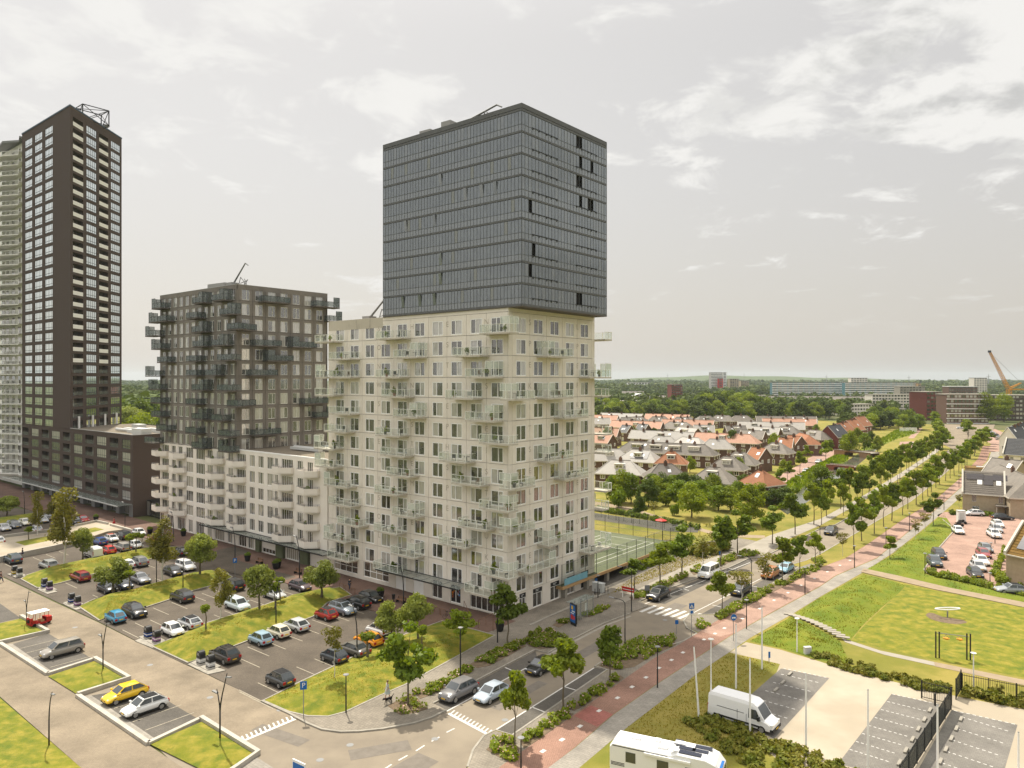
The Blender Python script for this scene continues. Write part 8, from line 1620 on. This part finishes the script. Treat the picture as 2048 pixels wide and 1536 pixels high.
def house(p0, p1, roof, kind='gable', wallm='house_brick', hd=4.0, zr=8.1, ze=4.8, lab=None, dorm=0, sky_=1, chim=1, px=True, solar=None, group='houses of the quarter', trim='house_trim', overhang=.4, name='house', dsz=2.6):
    A, B = (Vector(G(*p0, zr)), Vector(G(*p1, zr))) if px else (Vector(p0), Vector(p1))
    d = (B - A).normalized(); Lr = (B - A).length; a0 = math.atan2(d.y, d.x)
    # make local -y the side that faces the camera
    if (-math.cos(a0)) * 1 > 0: A, B = B, A; d = -d; a0 = math.atan2(d.y, d.x)
    mid = (A + B) / 2; o = thing(name, lab, 'house', (mid.x, mid.y, .08), a0, group)
    ex = hd * .95 if kind == 'hip' else 0; hl = Lr / 2 + ex; rl = Lr / 2; ov = overhang
    w_ = MB().box(-hl, hl, -hd, hd, 0, ze)
    if kind == 'gable': w_.add([(-hl,-hd,ze),(-hl,hd,ze),(-hl,0,zr-.25)], [(0,2,1)]); w_.add([(hl,-hd,ze),(hl,hd,ze),(hl,0,zr-.25)], [(0,1,2)])
    part('wall', w_, wallm, o)
    sl = (zr - ze) / hd; e_ = ze - ov * sl; t = .16; r = MB(); x1 = hl + (ov if kind == 'hip' else .25)
    rx = rl if kind == 'hip' else x1
    r.quad((-x1,-hd-ov,e_),(x1,-hd-ov,e_),(rx,0,zr),(-rx,0,zr)); r.quad((x1,hd+ov,e_),(-x1,hd+ov,e_),(-rx,0,zr),(rx,0,zr))
    if kind == 'hip': r.add([(x1,-hd-ov,e_),(x1,hd+ov,e_),(rx,0,zr)], [(0,1,2)]); r.add([(-x1,hd+ov,e_),(-x1,-hd-ov,e_),(-rx,0,zr)], [(0,1,2)])
    part('roof', r, roof, o)
    part('eaves', MB().box(-x1, x1, -hd-ov-.05, -hd-ov+.12, e_-.28, e_+.01), trim, o); part('eaves', MB().box(-x1, x1, hd+ov-.12, hd+ov+.05, e_-.28, e_+.01), trim, o)
    if kind == 'hip': part('eaves', MB().box(-x1-.05, -x1+.12, -hd-ov, hd+ov, e_-.28, e_), trim, o); part('eaves', MB().box(x1-.12, x1+.05, -hd-ov, hd+ov, e_-.28, e_), trim, o)
    else:
        for s_ in (-1, 1): part('verge_board', MB().tube((s_*x1,-hd-ov,e_+.02),(s_*x1,0,zr+.03),.12,n=4).tube((s_*x1,0,zr+.03),(s_*x1,hd+ov,e_+.02),.12,n=4), trim, o)
    if kind == 'hip':
        for sx in (-1, 1): part('hip_ridge', MB().tube((sx*x1,-hd-ov,e_+.03),(sx*rx,0,zr+.03),.10,n=4), roof, o)
    part('ridge', MB().tube((-rx,0,zr+.02),(rx,0,zr+.02),.13,n=5), roof, o)
    n = max(1, int(2 * hl / 3.4))
    for i in range(n):
        x_ = -hl + 2 * hl * (i + .5) / n; inst('window', wmesh(1.5, 1.3), o, (x_, -hd, 2.95)); inst('window', wmesh(1.8, 1.7), o, (x_, -hd, .45))
    for s_ in (-1, 1):
        for y_ in (-1.8, 1.8): inst('window', wmesh(1.1, 1.3), o, (s_ * hl, y_, 2.95), R(90 * s_))
    inst('door', wmesh(1.0, 2.1, 'white_frame', 'solar_brown'), o, (-hl + 1.2 if n == 1 else -hl + 2 * hl / n, -hd - .01, .05))
    hr_ = random.Random(int(mid.x * 7 + mid.y * 3)); pitch = math.atan2(zr - ze, hd)
    for i in range(chim): inst('chimney', CHIM, o, ((-rl + (i + .5) * 2 * rl / chim) * .9, hr_.uniform(-.4, .4), zr))
    for i in range(sky_): yy = -hd * hr_.uniform(.3, .6); inst('roof_window', SKY_M, o, (hr_.uniform(-.75, .75) * rl, yy, zr + yy * sl * 1.0 + .05), rot=(pitch, 0, 0))
    for i in range(dorm):
        xx = -rl + (i + .5) * 2 * rl / dorm; dm = inst('dormer', dormer_mesh(dsz, 'house_trim' if hr_.random() < .6 else 'roof_slate'), o, (xx, -hd * .66, zr - hd * .66 * sl - .1)); inst('window', wmesh(dsz - .4, 1.0), dm, (0, -.01, .2))
    if solar: 
        yy = -hd * .5; part('solar_panel', MB().box(-solar/2, solar/2, -1.6, 1.6, 0, .06), 'solar_brown', o, (rl * .2, yy, zr + yy * sl + .05)).rotation_euler = (pitch, 0, 0)
    return o
OR, PK_, GY, PL, SL = 'roof_orange', 'roof_pink', 'roof_grey', 'roof_pale', 'roof_slate'
HL = [((1203,825.5),(1285,828),PL,'gable',0,3),((1189,830),(1236,831),PK_,'gable',0,2),((1292,827.5),(1379,829.7),PK_,'gable',0,4),((1242,835),(1283,833),GY,'hip',1,2),((1305,833),(1330,833),GY,'hip',0,2),((1353,834),(1383,834),GY,'hip',0,2),((1189,836),(1219,836),PL,'gable',0,1),((1224,841),(1325,844),PK_,'gable',1,4),((1325,838.5),(1428,841),PK_,'gable',0,4),((1339,843.5),(1374,845),GY,'hip',1,2),((1388,850),(1428,850.5),PL,'gable',1,2),((1189,856),(1238,857.5),PK_,'gable',1,2),((1264,860),(1388,865),PL,'gable',1,3),((1357,854),(1395,857),PL,'gable',1,1),((1394,865),(1500,869),PK_,'hip',1,4),((1189,867),(1225,869),PK_,'gable',1,2),((1310,872),(1342,873),PL,'hip',0,1),((1364,874),(1397,876),PL,'hip',0,1),((1419,878),(1449,878.6),PL,'hip',0,1),((1260,882.5),(1411,889.5),GY,'hip',4,5),((1196,898),(1239,898),PL,'hip',1,1),((1263,899),(1299,901),PL,'hip',1,1),((1336,903.6),(1350,904),OR,'hip',1,1),((1222,920),(1261,921.5),PL,'hip',1,1),((1317,928),(1344,928),GY,'hip',0,1),((1417,934),(1441,935.6),GY,'hip',1,1),((1504,894.7),(1531,897),OR,'gable',0,1),((1470,904),(1490,905),GY,'hip',1,1),((1448,913),(1466,914),GY,'hip',1,1),((1521,939.5),(1525,940),OR,'hip',0,1),((1545,885),(1562,886),GY,'hip',1,1),((1558,876),(1586,877),OR,'gable',0,1),((1576,871),(1602,873),OR,'gable',0,1),((1599,866),(1618,871),OR,'hip',0,1),((1620,860),(1643,862),GY,'hip',1,1),((1512,832),(1632,833),GY,'gable',0,3),((1525,837),(1632,838.5),PK_,'gable',0,4),((1476,843),(1609,845.5),PL,'gable',2,3),((1507,853),(1560,855),PL,'gable',1,2),((1451,851.6),(1491,851.6),GY,'gable',1,2),((1483,860),(1530,862),GY,'gable',0,1),((1562,852),(1586,853),GY,'hip',1,1),((1400,832),(1420,831.5),GY,'hip',1,1),((1432,830.5),(1458,831),GY,'hip',0,1),((1470,831),(1494,831),GY,'hip',0,1),((1245,850),(1262,851),SL,'gable',0,1),((1278,848),(1296,849),SL,'gable',0,1)]
cn = {OR: 'orange-red', PK_: 'salmon', GY: 'grey', PL: 'pale grey', SL: 'black'}; cnt = {}
for k, (a, b, rf, kd, dm, ch) in enumerate(HL):
    key = (rf, kd, dm > 0); cnt[key] = cnt.get(key, 0) + 1
order = {}
for k in sorted(range(len(HL)), key=lambda i: -HL[i][0][1]):
    a, b, rf, kd, dm, ch = HL[k]; key = (rf, kd, dm > 0); order[key] = order.get(key, 0) + 1
    lb = '%s %s-roofed %s%s%s' % (cn[rf], 'hip' if kd == 'hip' else 'gable', 'house' if abs(b[0] - a[0]) < 45 else 'terrace row', ' with dormers' if dm else '', ', %s nearest of its kind' % ORD[order[key] - 1] if cnt[key] > 1 else ' in the middle of the quarter')
    house(a, b, rf, kd, lab=lb, dorm=dm, sky_=1 + (k % 2), chim=ch, hd=3.6 if k > 44 else 4.0, solar=6 if k == 21 else None, dsz=4.2 if k == 19 else 2.6)
# the row of red-brick gables at the head of the canal
for i, (px, py, rf) in enumerate(((1655,854,SL),(1672,849,OR),(1692,843,OR),(1709,836,OR))):
    x, y = G(px, py, 10); house((x, y), (x + U[0] * 9 * .3 + 8, y + 9), rf, 'gable', 'red_house_brick', 4.4, 10.5, 5.8, '%s red-brick gable house at the head of the canal' % ['nearest', 'second', 'third', 'farthest'][i], px=False)
# houses at the right edge
def wall_house(p0, p1, depth, ze, zr, wallm, roof, lab, opn, solar=(), sky_=(), parapet=True, trim='house_trim', lean=None):
    A, B = Vector(G(*p0)), Vector(G(*p1)); L_ = (B - A).length; o = thing('house', lab, 'house', (A.x, A.y, .1), math.atan2((B - A).y, (B - A).x))
    w_ = MB(); facade(w_, L_, 0, ze, opn, .15, TR()); hd = depth / 2
    for X, s_ in ((0, -1), (L_, 1)): w_.add([(X,0,0),(X,depth,0),(X,depth,ze),(X,hd,zr),(X,0,ze)], [(0,1,2,3,4)[::s_]])
    w_.quad((0,depth,0),(0,depth,ze),(L_,depth,ze),(L_,depth,0)); part('wall', w_, wallm, o)
    part('roof', MB().quad((.15,-.3,ze-.2),(L_-.15,-.3,ze-.2),(L_-.15,hd,zr),(.15,hd,zr)).quad((L_-.15,depth+.3,ze-.2),(.15,depth+.3,ze-.2),(.15,hd,zr),(L_-.15,hd,zr)), roof, o)
    pit = math.atan2(zr - ze + .2, hd + .3); cs = (zr - ze + .2) / (hd + .3)
    nr = 12
    for k in range(1, nr): yy = -.3 + (hd + .3) * k / nr; part('tile_course', MB().box(.16, L_-.16, -.03, .03, 0, .05), roof, o, (0, yy, ze - .2 + cs * (yy + .3)))
    part('gutter', MB().box(0, L_, -.45, -.28, ze-.35, ze-.17), trim, o)
    if parapet:
        for X in (0, L_): part('gable_coping', MB().add([(X-.18,-.35,ze-.3),(X+.18,-.35,ze-.3),(X+.18,-.35,ze+.25),(X-.18,-.35,ze+.25),(X-.18,hd,zr),(X+.18,hd,zr),(X+.18,hd,zr+.4),(X-.18,hd,zr+.4)], [(0,1,2,3),(0,4,5,1),(1,5,6,2),(2,6,7,3),(3,7,4,0),(4,7,6,5)]), trim, o)
    for a, b, z0, z1 in opn: inst('window', wmesh(b - a, z1 - z0, 'grey_frame', 'pane_dark'), o, ((a + b) / 2, .13, z0))
    for X, yy, sx, sy in solar: part('solar_panel', MB().box(-sx/2, sx/2, -sy/2, sy/2, .06, .12).box(-sx/2, sx/2, -.015, .015, .12, .13), 'solar_brown' if 'skylights' in lab else 'solar', o, (X, yy, ze - .2 + cs * (yy + .3))).rotation_euler = (pit, 0, 0)
    for X, yy in sky_: inst('roof_window', SKY_M, o, (X, yy, ze - .2 + cs * (yy + .3) + .02), rot=(pit, 0, 0), scale=1.1)
    return o
o = wall_house((1925,1024),(2010,1031),9,4.6,9.4,'sand_brick','roof_grey','sand-brick house with brown solar panels and two skylights',[(1.9,2.8,2.6,4.2),(7.2,8.1,2.6,4.2),(2.0,3.4,.5,1.6)],[(2.6,3.3,3.6,1.7),(5.2,2.7,1.9,2.9),(7.6,3.3,2.9,1.7)],[(3.5,2.2),(7.3,2.2)])
part('carport_roof', MB().box(6.6, 11.2, -2.4, 0, 2.1, 2.35), 'roof_grey', o); part('carport_post', MB().box(6.7, 6.85, -2.3, -2.15, 0, 2.1), 'house_trim', o); part('carport_post', MB().box(10.9, 11.05, -2.3, -2.15, 0, 2.1), 'house_trim', o); part('side_wing', MB().box(9.6, 14.5, .5, 6, 0, 3.2), 'sand_brick', o)
wall_house((2012,1169),(2120,1196),8.5,4.9,9.2,'sand_brick','moss_roof','sand-brick house with blue solar panels at the right edge',[(3.6,4.8,3.1,4.5),(3.7,5.0,.8,2.0),(6,7.2,3.1,4.5)],[(2.9,1.7,3.4,2.9)])
wall_house((2006,946),(2080,952),9,6.4,11.5,'stucco','roof_slate','white rendered house with dark roof at the right edge',[(2,3,4.2,5.6),(5,9,1.0,3.0),(5,7,4.2,5.6)])
house((1985,916),(2044,922),'roof_grey','gable','sand_brick',5,9.5,5,'grey-roofed sand-brick house behind the solar roofed one',chim=1)
house((2000,930),(2060,955),'roof_grey','hip','sand_brick',5,9.0,5,'hip-roofed house at the right edge behind the solar one',dorm=1)
x, y = G(1965, 960); o = thing('annex', 'low annex with mossy orange roof beside the cycle path', 'building', (x + 3, y + 6, .1), R(-35)); part('wall', MB().box(-4, 4, -3, 3, 0, 3), 'sand_brick', o); part('roof', MB().box(-4.2, 4.2, -3.2, 3.2, 3, 3.2), 'moss_roof', o); part('rooflight', MB().box(-1, 1, -.8, .8, 3.2, 3.45), 'pale_metal', o)
for i in range(5):
    Y = 300 + i * 9; house((PT(2016 + i * 7, Y), Y), (PT(2016 + i * 7, Y) + 9, Y + 5), 'roof_slate', 'gable', 'stucco', 3.4, 12, 7.5, '%s white gable of the white row at the right edge' % ['nearest', 'second', 'third', 'fourth', 'farthest'][i], px=False, group='white row houses', trim='white_frame')
# brick bridges over the canal
def bridge(p0, p1, wd, h, m, lab):
    A, B = Vector(G(*p0)), Vector(G(*p1)); L_ = (B - A).length; o = thing('bridge', lab, 'bridge', (A.x, A.y, .1), math.atan2((B - A).y, (B - A).x)); n = 12; r_ = L_ * .22; c = L_ / 2
    for y_ in (-wd/2, wd/2):
        f = MB(); arc = [(c + r_ * math.cos(math.pi * i / n), min(h - .2, r_ * .9 * math.sin(math.pi * i / n))) for i in range(n + 1)]
        top = lambda x_: h + .35 * (1 - ((x_ - c) / c) ** 2)
        f.quad((0,y_,0),(c - r_,y_,0),(c - r_,y_,top(c - r_)),(0,y_,top(0))); f.quad((c + r_,y_,0),(L_,y_,0),(L_,y_,top(L_)),(c + r_,y_,top(c + r_)))
        for i in range(n): a, b = arc[i+1], arc[i]; f.quad((a[0],y_,a[1]),(b[0],y_,b[1]),(b[0],y_,top(b[0])),(a[0],y_,top(a[0])))
        part('spandrel_wall', f, m, o); part('parapet', MB().box(0, L_, y_-.15, y_+.15, h+.2, h+.42), m, o); part('coping', MB().box(0, L_, y_-.2, y_+.2, h+.42, h+.5), 'kerb', o)
    part('deck', MB().box(0, L_, -wd/2+.16, wd/2-.16, h, h+.2), 'pale_tile', o); part('vault', MB().box(c - r_, c + r_, -wd/2+.05, wd/2-.05, h-.25, h-.05), 'open_dark', o)  # the vault piece is a near-black box painting the shade under the arch
bridge((1656,938),(1712,943),3.2,1.3,'bridge_red','nearer red-brick arch bridge over the canal'); bridge((1677,909),(1750,917),5.5,1.8,'bridge_brown','farther brown-brick arch bridge over the canal')
# ------------------------------------------------------------ distant buildings
def slab_block(px0, px1, Y, ztop, depth, floors, wallm, bandm, lab, cols=8, turn=0, roofm='kerb', z0=0, bands=True, name='apartment_block', win='pane_dark', bh=.42):
    xa, xb = PT(px0, Y), PT(px1, Y); L_ = xb - xa; o = thing(name, lab, 'building', (xa, Y, 0), R(turn)); fh = ztop / floors
    part('wall', MB().box(0, L_, 0, depth, 0, ztop), wallm, o); part('roof', MB().box(-.3, L_+.3, -.3, depth+.3, ztop, ztop+.5), roofm, o)
    wm_ = MB().quad((-.5*L_/cols*.7,0,0),(.5*L_/cols*.7,0,0),(.5*L_/cols*.7,0,fh*.5),(-.5*L_/cols*.7,0,fh*.5)).mesh('far_window', win)
    bm_ = MB().box(0, L_, -1.2, -.02, 0, fh*bh).mesh('balcony_band', bandm) if bands else None
    for f in range(floors):
        if bands: inst('balcony_band', bm_, o, (0, 0, f * fh + .1))
        for c in range(cols): inst('window', wm_, o, (L_ * (c + .5) / cols, -.05, f * fh + fh * .40))
    return o
slab_block(1544,1690,1290,25,12,8,'teal_wall','white_frame','left half of the long pale slab block on the horizon',14,-2); slab_block(1690,1832,1250,25,12,8,'teal_wall','white_frame','right half of the long slab block with blue balconies',14,-1)
slab_block(1343,1366,853,25,14,9,'red_house_brick','fascia_tan','pinkish brick tower block standing alone among trees',5,8,bands=False)
slab_block(1312,1366,838,6.5,20,2,'house_brick','kerb','low brick building at the foot of the pinkish tower',9,3,bands=False); slab_block(1422,1446,1500,44,16,14,'grey_frame','white_frame','pale high-rise with horizontal bands on the horizon',6,0); slab_block(1446,1453,1495,44,17,14,'van_white','kerb','white end wall of the banded high-rise',1,0,bands=False)
o = slab_block(1436,1446,1490,32,4,10,'sign_red','sign_red','red stair tower in front of the banded high-rise',1,0,bands=False); slab_block(1460,1478,1500,31,14,10,'sand_brick','fascia_tan','left one of two sandy tower blocks on the horizon',4,4,bands=False); slab_block(1482,1498,1540,27,14,9,'sand_brick','fascia_tan','right one of two sandy tower blocks on the horizon',4,4,bands=False)
slab_block(1702,1735,1600,33,14,9,'beige_wall','kerb','beige tower block behind the long slab',6,0,bands=False); slab_block(1948,1976,1400,33,14,10,'beige_wall','kerb','beige tower block left of the crane',5,5,bands=False); slab_block(1836,1842,1240,24,14,8,'fascia_tan','kerb','narrow yellow end tower of the long slab',1,0,bands=False)
slab_block(1680,1760,640,9,12,3,'stucco','kerb','low white block left of the junction trees',12,14,bands=False); slab_block(1745,1850,760,15,14,5,'beige_wall','kerb','stepped grey-white flats beyond the avenue',16,6,bands=False); slab_block(1800,1850,900,22,14,7,'kerb','kerb','taller grey flats behind the stepped ones',8,0,bands=False)
slab_block(1853,1892,560,21.5,16,7,'red_house_brick','kerb','windowless dark red block at the end of the avenue',4,18,bands=False); slab_block(1840,1853,566,16,12,6,'pale_metal','kerb','glazed stair tower beside the dark red block',2,10,bands=False)
slab_block(1893,1972,520,20.5,16,6,'house_brick','white_frame','brown brick flats with curved white balconies by the junction',11,-6,win='pane',bh=.14); slab_block(1974,2070,560,19,16,6,'brown_brick','kerb','dark brick block behind the bright trees',14,-4,bands=False,win='pane'); slab_block(1898,1955,900,22,14,7,'house_brick','kerb','brick flats with white cornice behind the brown ones',12,0,bands=False,roofm='white_frame')
slab_block(1189,1240,760,6,12,2,'house_brick','kerb','low brown school-like building left behind the tree belt',10,4,bands=False); slab_block(1237,1312,820,6.5,18,1,'van_white','kerb','white low hall in front of the arched roof',6,2,bands=False); slab_block(1255,1300,2100,20,14,3,'van_white','kerb','white industrial hall far on the horizon',8,0,bands=False)
for i, (a, b, Y) in enumerate(((1520,1600,950),(1605,1675,930),(1685,1740,920),(1395,1440,1000),(1470,1525,1010),(1200,1240,1000),(1300,1335,980),(1245,1290,1300))): house((PT(a, Y), Y), (PT(b, Y), Y - 10), 'roof_grey', 'gable', 'house_brick', 6, 9.5, 5.5, '%s long brown terrace from the right beyond the tree belt' % ORD[i], px=False, chim=4, sky_=0, group='terraces beyond the belt')
Y = 842; xa, xb = PT(1262, Y), PT(1306, Y); o = thing('arched_hall', 'white hall with a big glazed barrel roof', 'building', ((xa + xb) / 2, Y, 0)); r_ = (xb - xa) / 2; ar = MB(); n = 12
pts = [(r_ * math.cos(math.pi * i / n), 6 + 8.5 * math.sin(math.pi * i / n)) for i in range(n + 1)]
for i in range(n): a, b = pts[i], pts[i+1]; ar.quad((a[0],0,a[1]),(a[0],26,a[1]),(b[0],26,b[1]),(b[0],0,b[1]))
part('vault', ar, 'pale_metal', o); part('wall', MB().box(-r_, r_, 0, 26, 0, 6), 'van_white', o); part('gable_glass', MB().add([(p[0], .2, p[1]) for p in pts], [tuple(range(n + 1))]), 'pane_curtain', o)
for i in range(1, n, 2): part('arch_rib', MB().tube((pts[i][0], -.1, pts[i][1]), (pts[i][0], -.1, 6), .25, n=4), 'white_frame', o)
# mobile crane
Y = 700; cx = PT(2018, Y); CR = thing('crane', 'yellow lattice boom crane rising above the dark brick block', 'crane', (cx, Y, 0)); S_ = Y / F
def P2(px, py): return Vector((PT(px, Y) - cx, 0, CAMH - (py - HOR) * S_))
m = MB()
def lattice(m, p, q, w0, w1, n, r_=.14):
    d = (q - p); s_ = Vector((d.z, 0, -d.x)).normalized(); t_ = Vector((0, 1, 0)); c = [[p.lerp(q, k / n) + (s_ * a + t_ * b) * (w0 + (w1 - w0) * k / n) for a, b in ((-1,-1),(1,-1),(1,1),(-1,1))] for k in range(n + 1)]
    for k in range(n):
        for i in range(4): m.tube(c[k][i], c[k+1][i], r_, n=4); m.tube(c[k][i], c[k+1][(i+1) % 4], r_ * .7, n=4)
        for i in range(4): m.tube(c[k+1][i], c[k+1][(i+1) % 4], r_ * .6, n=4)
lattice(m, P2(2016, 776), P2(1980, 705), 1.3, .7, 14, .2); part('boom', m, 'crane_yellow', CR); m = MB(); lattice(m, Vector((0, 0, 0)), P2(2018, 778), 1.9, 1.5, 8, .25); part('mast', m, 'crane_yellow', CR)
m = MB(); lattice(m, P2(2018, 777), P2(2042, 766), .8, .4, 4, .2); part('back_mast', m, 'crane_yellow', CR); part('counter_jib', MB().box(0, 14, -.8, .8, P2(2018, 778).z - 1, P2(2018, 778).z + .3), 'crane_yellow', CR); part('stay_rope', MB().tube(P2(1980, 705), P2(2042, 766), .10, n=4), 'black_metal', CR); part('boom_head', MB().box(-1, 1, -1, 1, -1, 1), 'black_metal', CR, P2(1979, 703))
for i, (px, Y, h) in enumerate(((1653,3200,48),(1818,3000,45),(1335,4200,62),(1488,4300,66),(1977,2600,48))):
    o = thing('pylon', '%s thin mast from the left on the horizon' % ORD[[0,1,2,3,4][[2,3,0,1,4].index(i)]], 'mast', (PT(px, Y), Y, 0), 0, 'masts on the horizon'); part('shaft', MB().tube((0,0,0),(0,0,h),2.2,.5,n=4), 'steel', o); part('crossarm', MB().box(-7, 7, -.4, .4, h*.8, h*.8+1.0), 'steel', o)
# portal of the white-framed playground by the junction
Y = 430; o = thing('white_fence', 'white palisade and frame beside the far junction', 'fence', (PT(1800, Y), Y, 0), R(4))
for k in range(14): part('pale', MB().box(k*.75, k*.75+.4, 0, .2, 0, 3.2), 'white_frame', o)
# ------------------------------------------------------------ tree belt and far woods
brg = random.Random(31)
make_tree_meshes('big', 'leaf_far', 4, 1500, .034)
BL = []
for k in range(150):
    Y = brg.uniform(545, 690); px = brg.uniform(1175, 1700); BL.append((px, Y, brg.uniform(10, 15)))
for k in range(26): BL.append((brg.uniform(1395, 1515), brg.uniform(600, 690), brg.uniform(17, 22)))
for k in range(40): Y = brg.uniform(430, 560); BL.append((brg.uniform(1690, 1850) if k % 2 else brg.uniform(1735, 1840), Y, brg.uniform(8, 12)))
for px, Y, h in BL: tree('big', 'leaf_far' if brg.random() < .45 else ('leaf' if brg.random() < .6 else 'leaf_bright'), PT(px, Y), Y, h, 'round green tree in the dense belt behind the houses', 'belt_tree', 'tree belt behind the houses', brg.uniform(1.1, 1.5), z=0)
def wood(name, sectors, label, m='leaf_far'):
    rs = np.random.RandomState(3); out = []
    for k0, k1, y0, y1, n, hh, leaf in sectors:
        Y = np.sqrt(rs.uniform(y0 ** 2, y1 ** 2, n)); K = rs.uniform(k0, k1, n); X = K * Y; h = hh * rs.uniform(.6, 1.25, n) * (1 + .35 * np.sin(X * .009) * np.cos(Y * .007))
        q_ = 26; P = np.repeat(np.stack([X, Y, h * .55], 1), q_, 0); H_ = np.repeat(h, q_); N_ = n * q_
        d = rs.normal(size=(N_, 3)); d /= np.linalg.norm(d, axis=1)[:, None]; P += d * np.stack([H_*.48, H_*.48, H_*.45], 1) * rs.uniform(.75, 1.05, (N_, 1))
        nn = d + rs.normal(scale=.35, size=(N_, 3)); a = np.cross(nn, rs.normal(size=(N_, 3))); a /= np.linalg.norm(a, axis=1)[:, None]; b = np.cross(nn, a); b /= np.linalg.norm(b, axis=1)[:, None]; s = (H_ * leaf)[:, None] * rs.uniform(.7, 1.3, (N_, 1))
        out.append(np.stack([P-a*s-b*s*.7, P+a*s-b*s*.7, P+a*s*.8+b*s*.7, P-a*s*.8+b*s*.7], 1).reshape(-1, 3))
    tag(inst(name, np_mesh(name, np.concatenate(out), m)), label, None, None, 'stuff')
wood('far_wood', [(.08, .88, 700, 1000, 900, 9, .17), (.08, .88, 1000, 1220, 700, 7.5, .17), (.08, .88, 1300, 1600, 1100, 12, .17), (.08, .88, 1600, 2600, 3000, 14, .18), (.06, .90, 2600, 4600, 4200, 17, .2), (-.62, -.44, 450, 1000, 500, 14, .17), (-.62, -.44, 1000, 2600, 1100, 15, .18), (-.62, -.44, 2600, 4600, 1200, 17, .2), (.62, .9, 640, 720, 60, 12, .17)], 'wooded far land beyond the houses')
mb = MB(); n = 120; vs_ = []
for r_ in range(3):
    for i in range(n + 1):
        X = -6000 + 12500 * i / n; k = X / 5600; hgt = 14 + 34 * math.exp(-((k - .30) / .16) ** 2) + 6 * math.sin(i * .9) * math.sin(i * .37) + (4 if r_ else 0)
        vs_.append((X, 4700 + r_ * 700, 0 if r_ == 0 else max(6, hgt) if r_ == 1 else max(6, hgt * .8)))
mb.add(vs_, [(r_*(n+1)+i, r_*(n+1)+i+1, (r_+1)*(n+1)+i+1, (r_+1)*(n+1)+i) for r_ in range(2) for i in range(n)]); tag(part('hills', mb, 'leaf_far', smooth=True), 'low wooded hills on the horizon', None, None, 'structure')
# ------------------------------------------------------------ the air
hm = bpy.data.materials.new('haze'); hm.use_nodes = True; t = hm.node_tree; t.nodes.clear(); pv = t.nodes.new('ShaderNodeVolumePrincipled'); ou = t.nodes.new('ShaderNodeOutputMaterial'); t.links.new(pv.outputs[0], ou.inputs['Volume'])
pv.inputs['Color'].default_value = (0.72, 0.81, 0.90, 1); pv.inputs['Density'].default_value = 0.00006; pv.inputs['Anisotropy'].default_value = 0.25; MATS['haze'] = hm
hz_o = part('haze', MB().box(-9300, 9300, -7800, 10800, -1.1, 116), 'haze'); tag(hz_o, 'thin blue haze over the land', None, None, 'stuff')
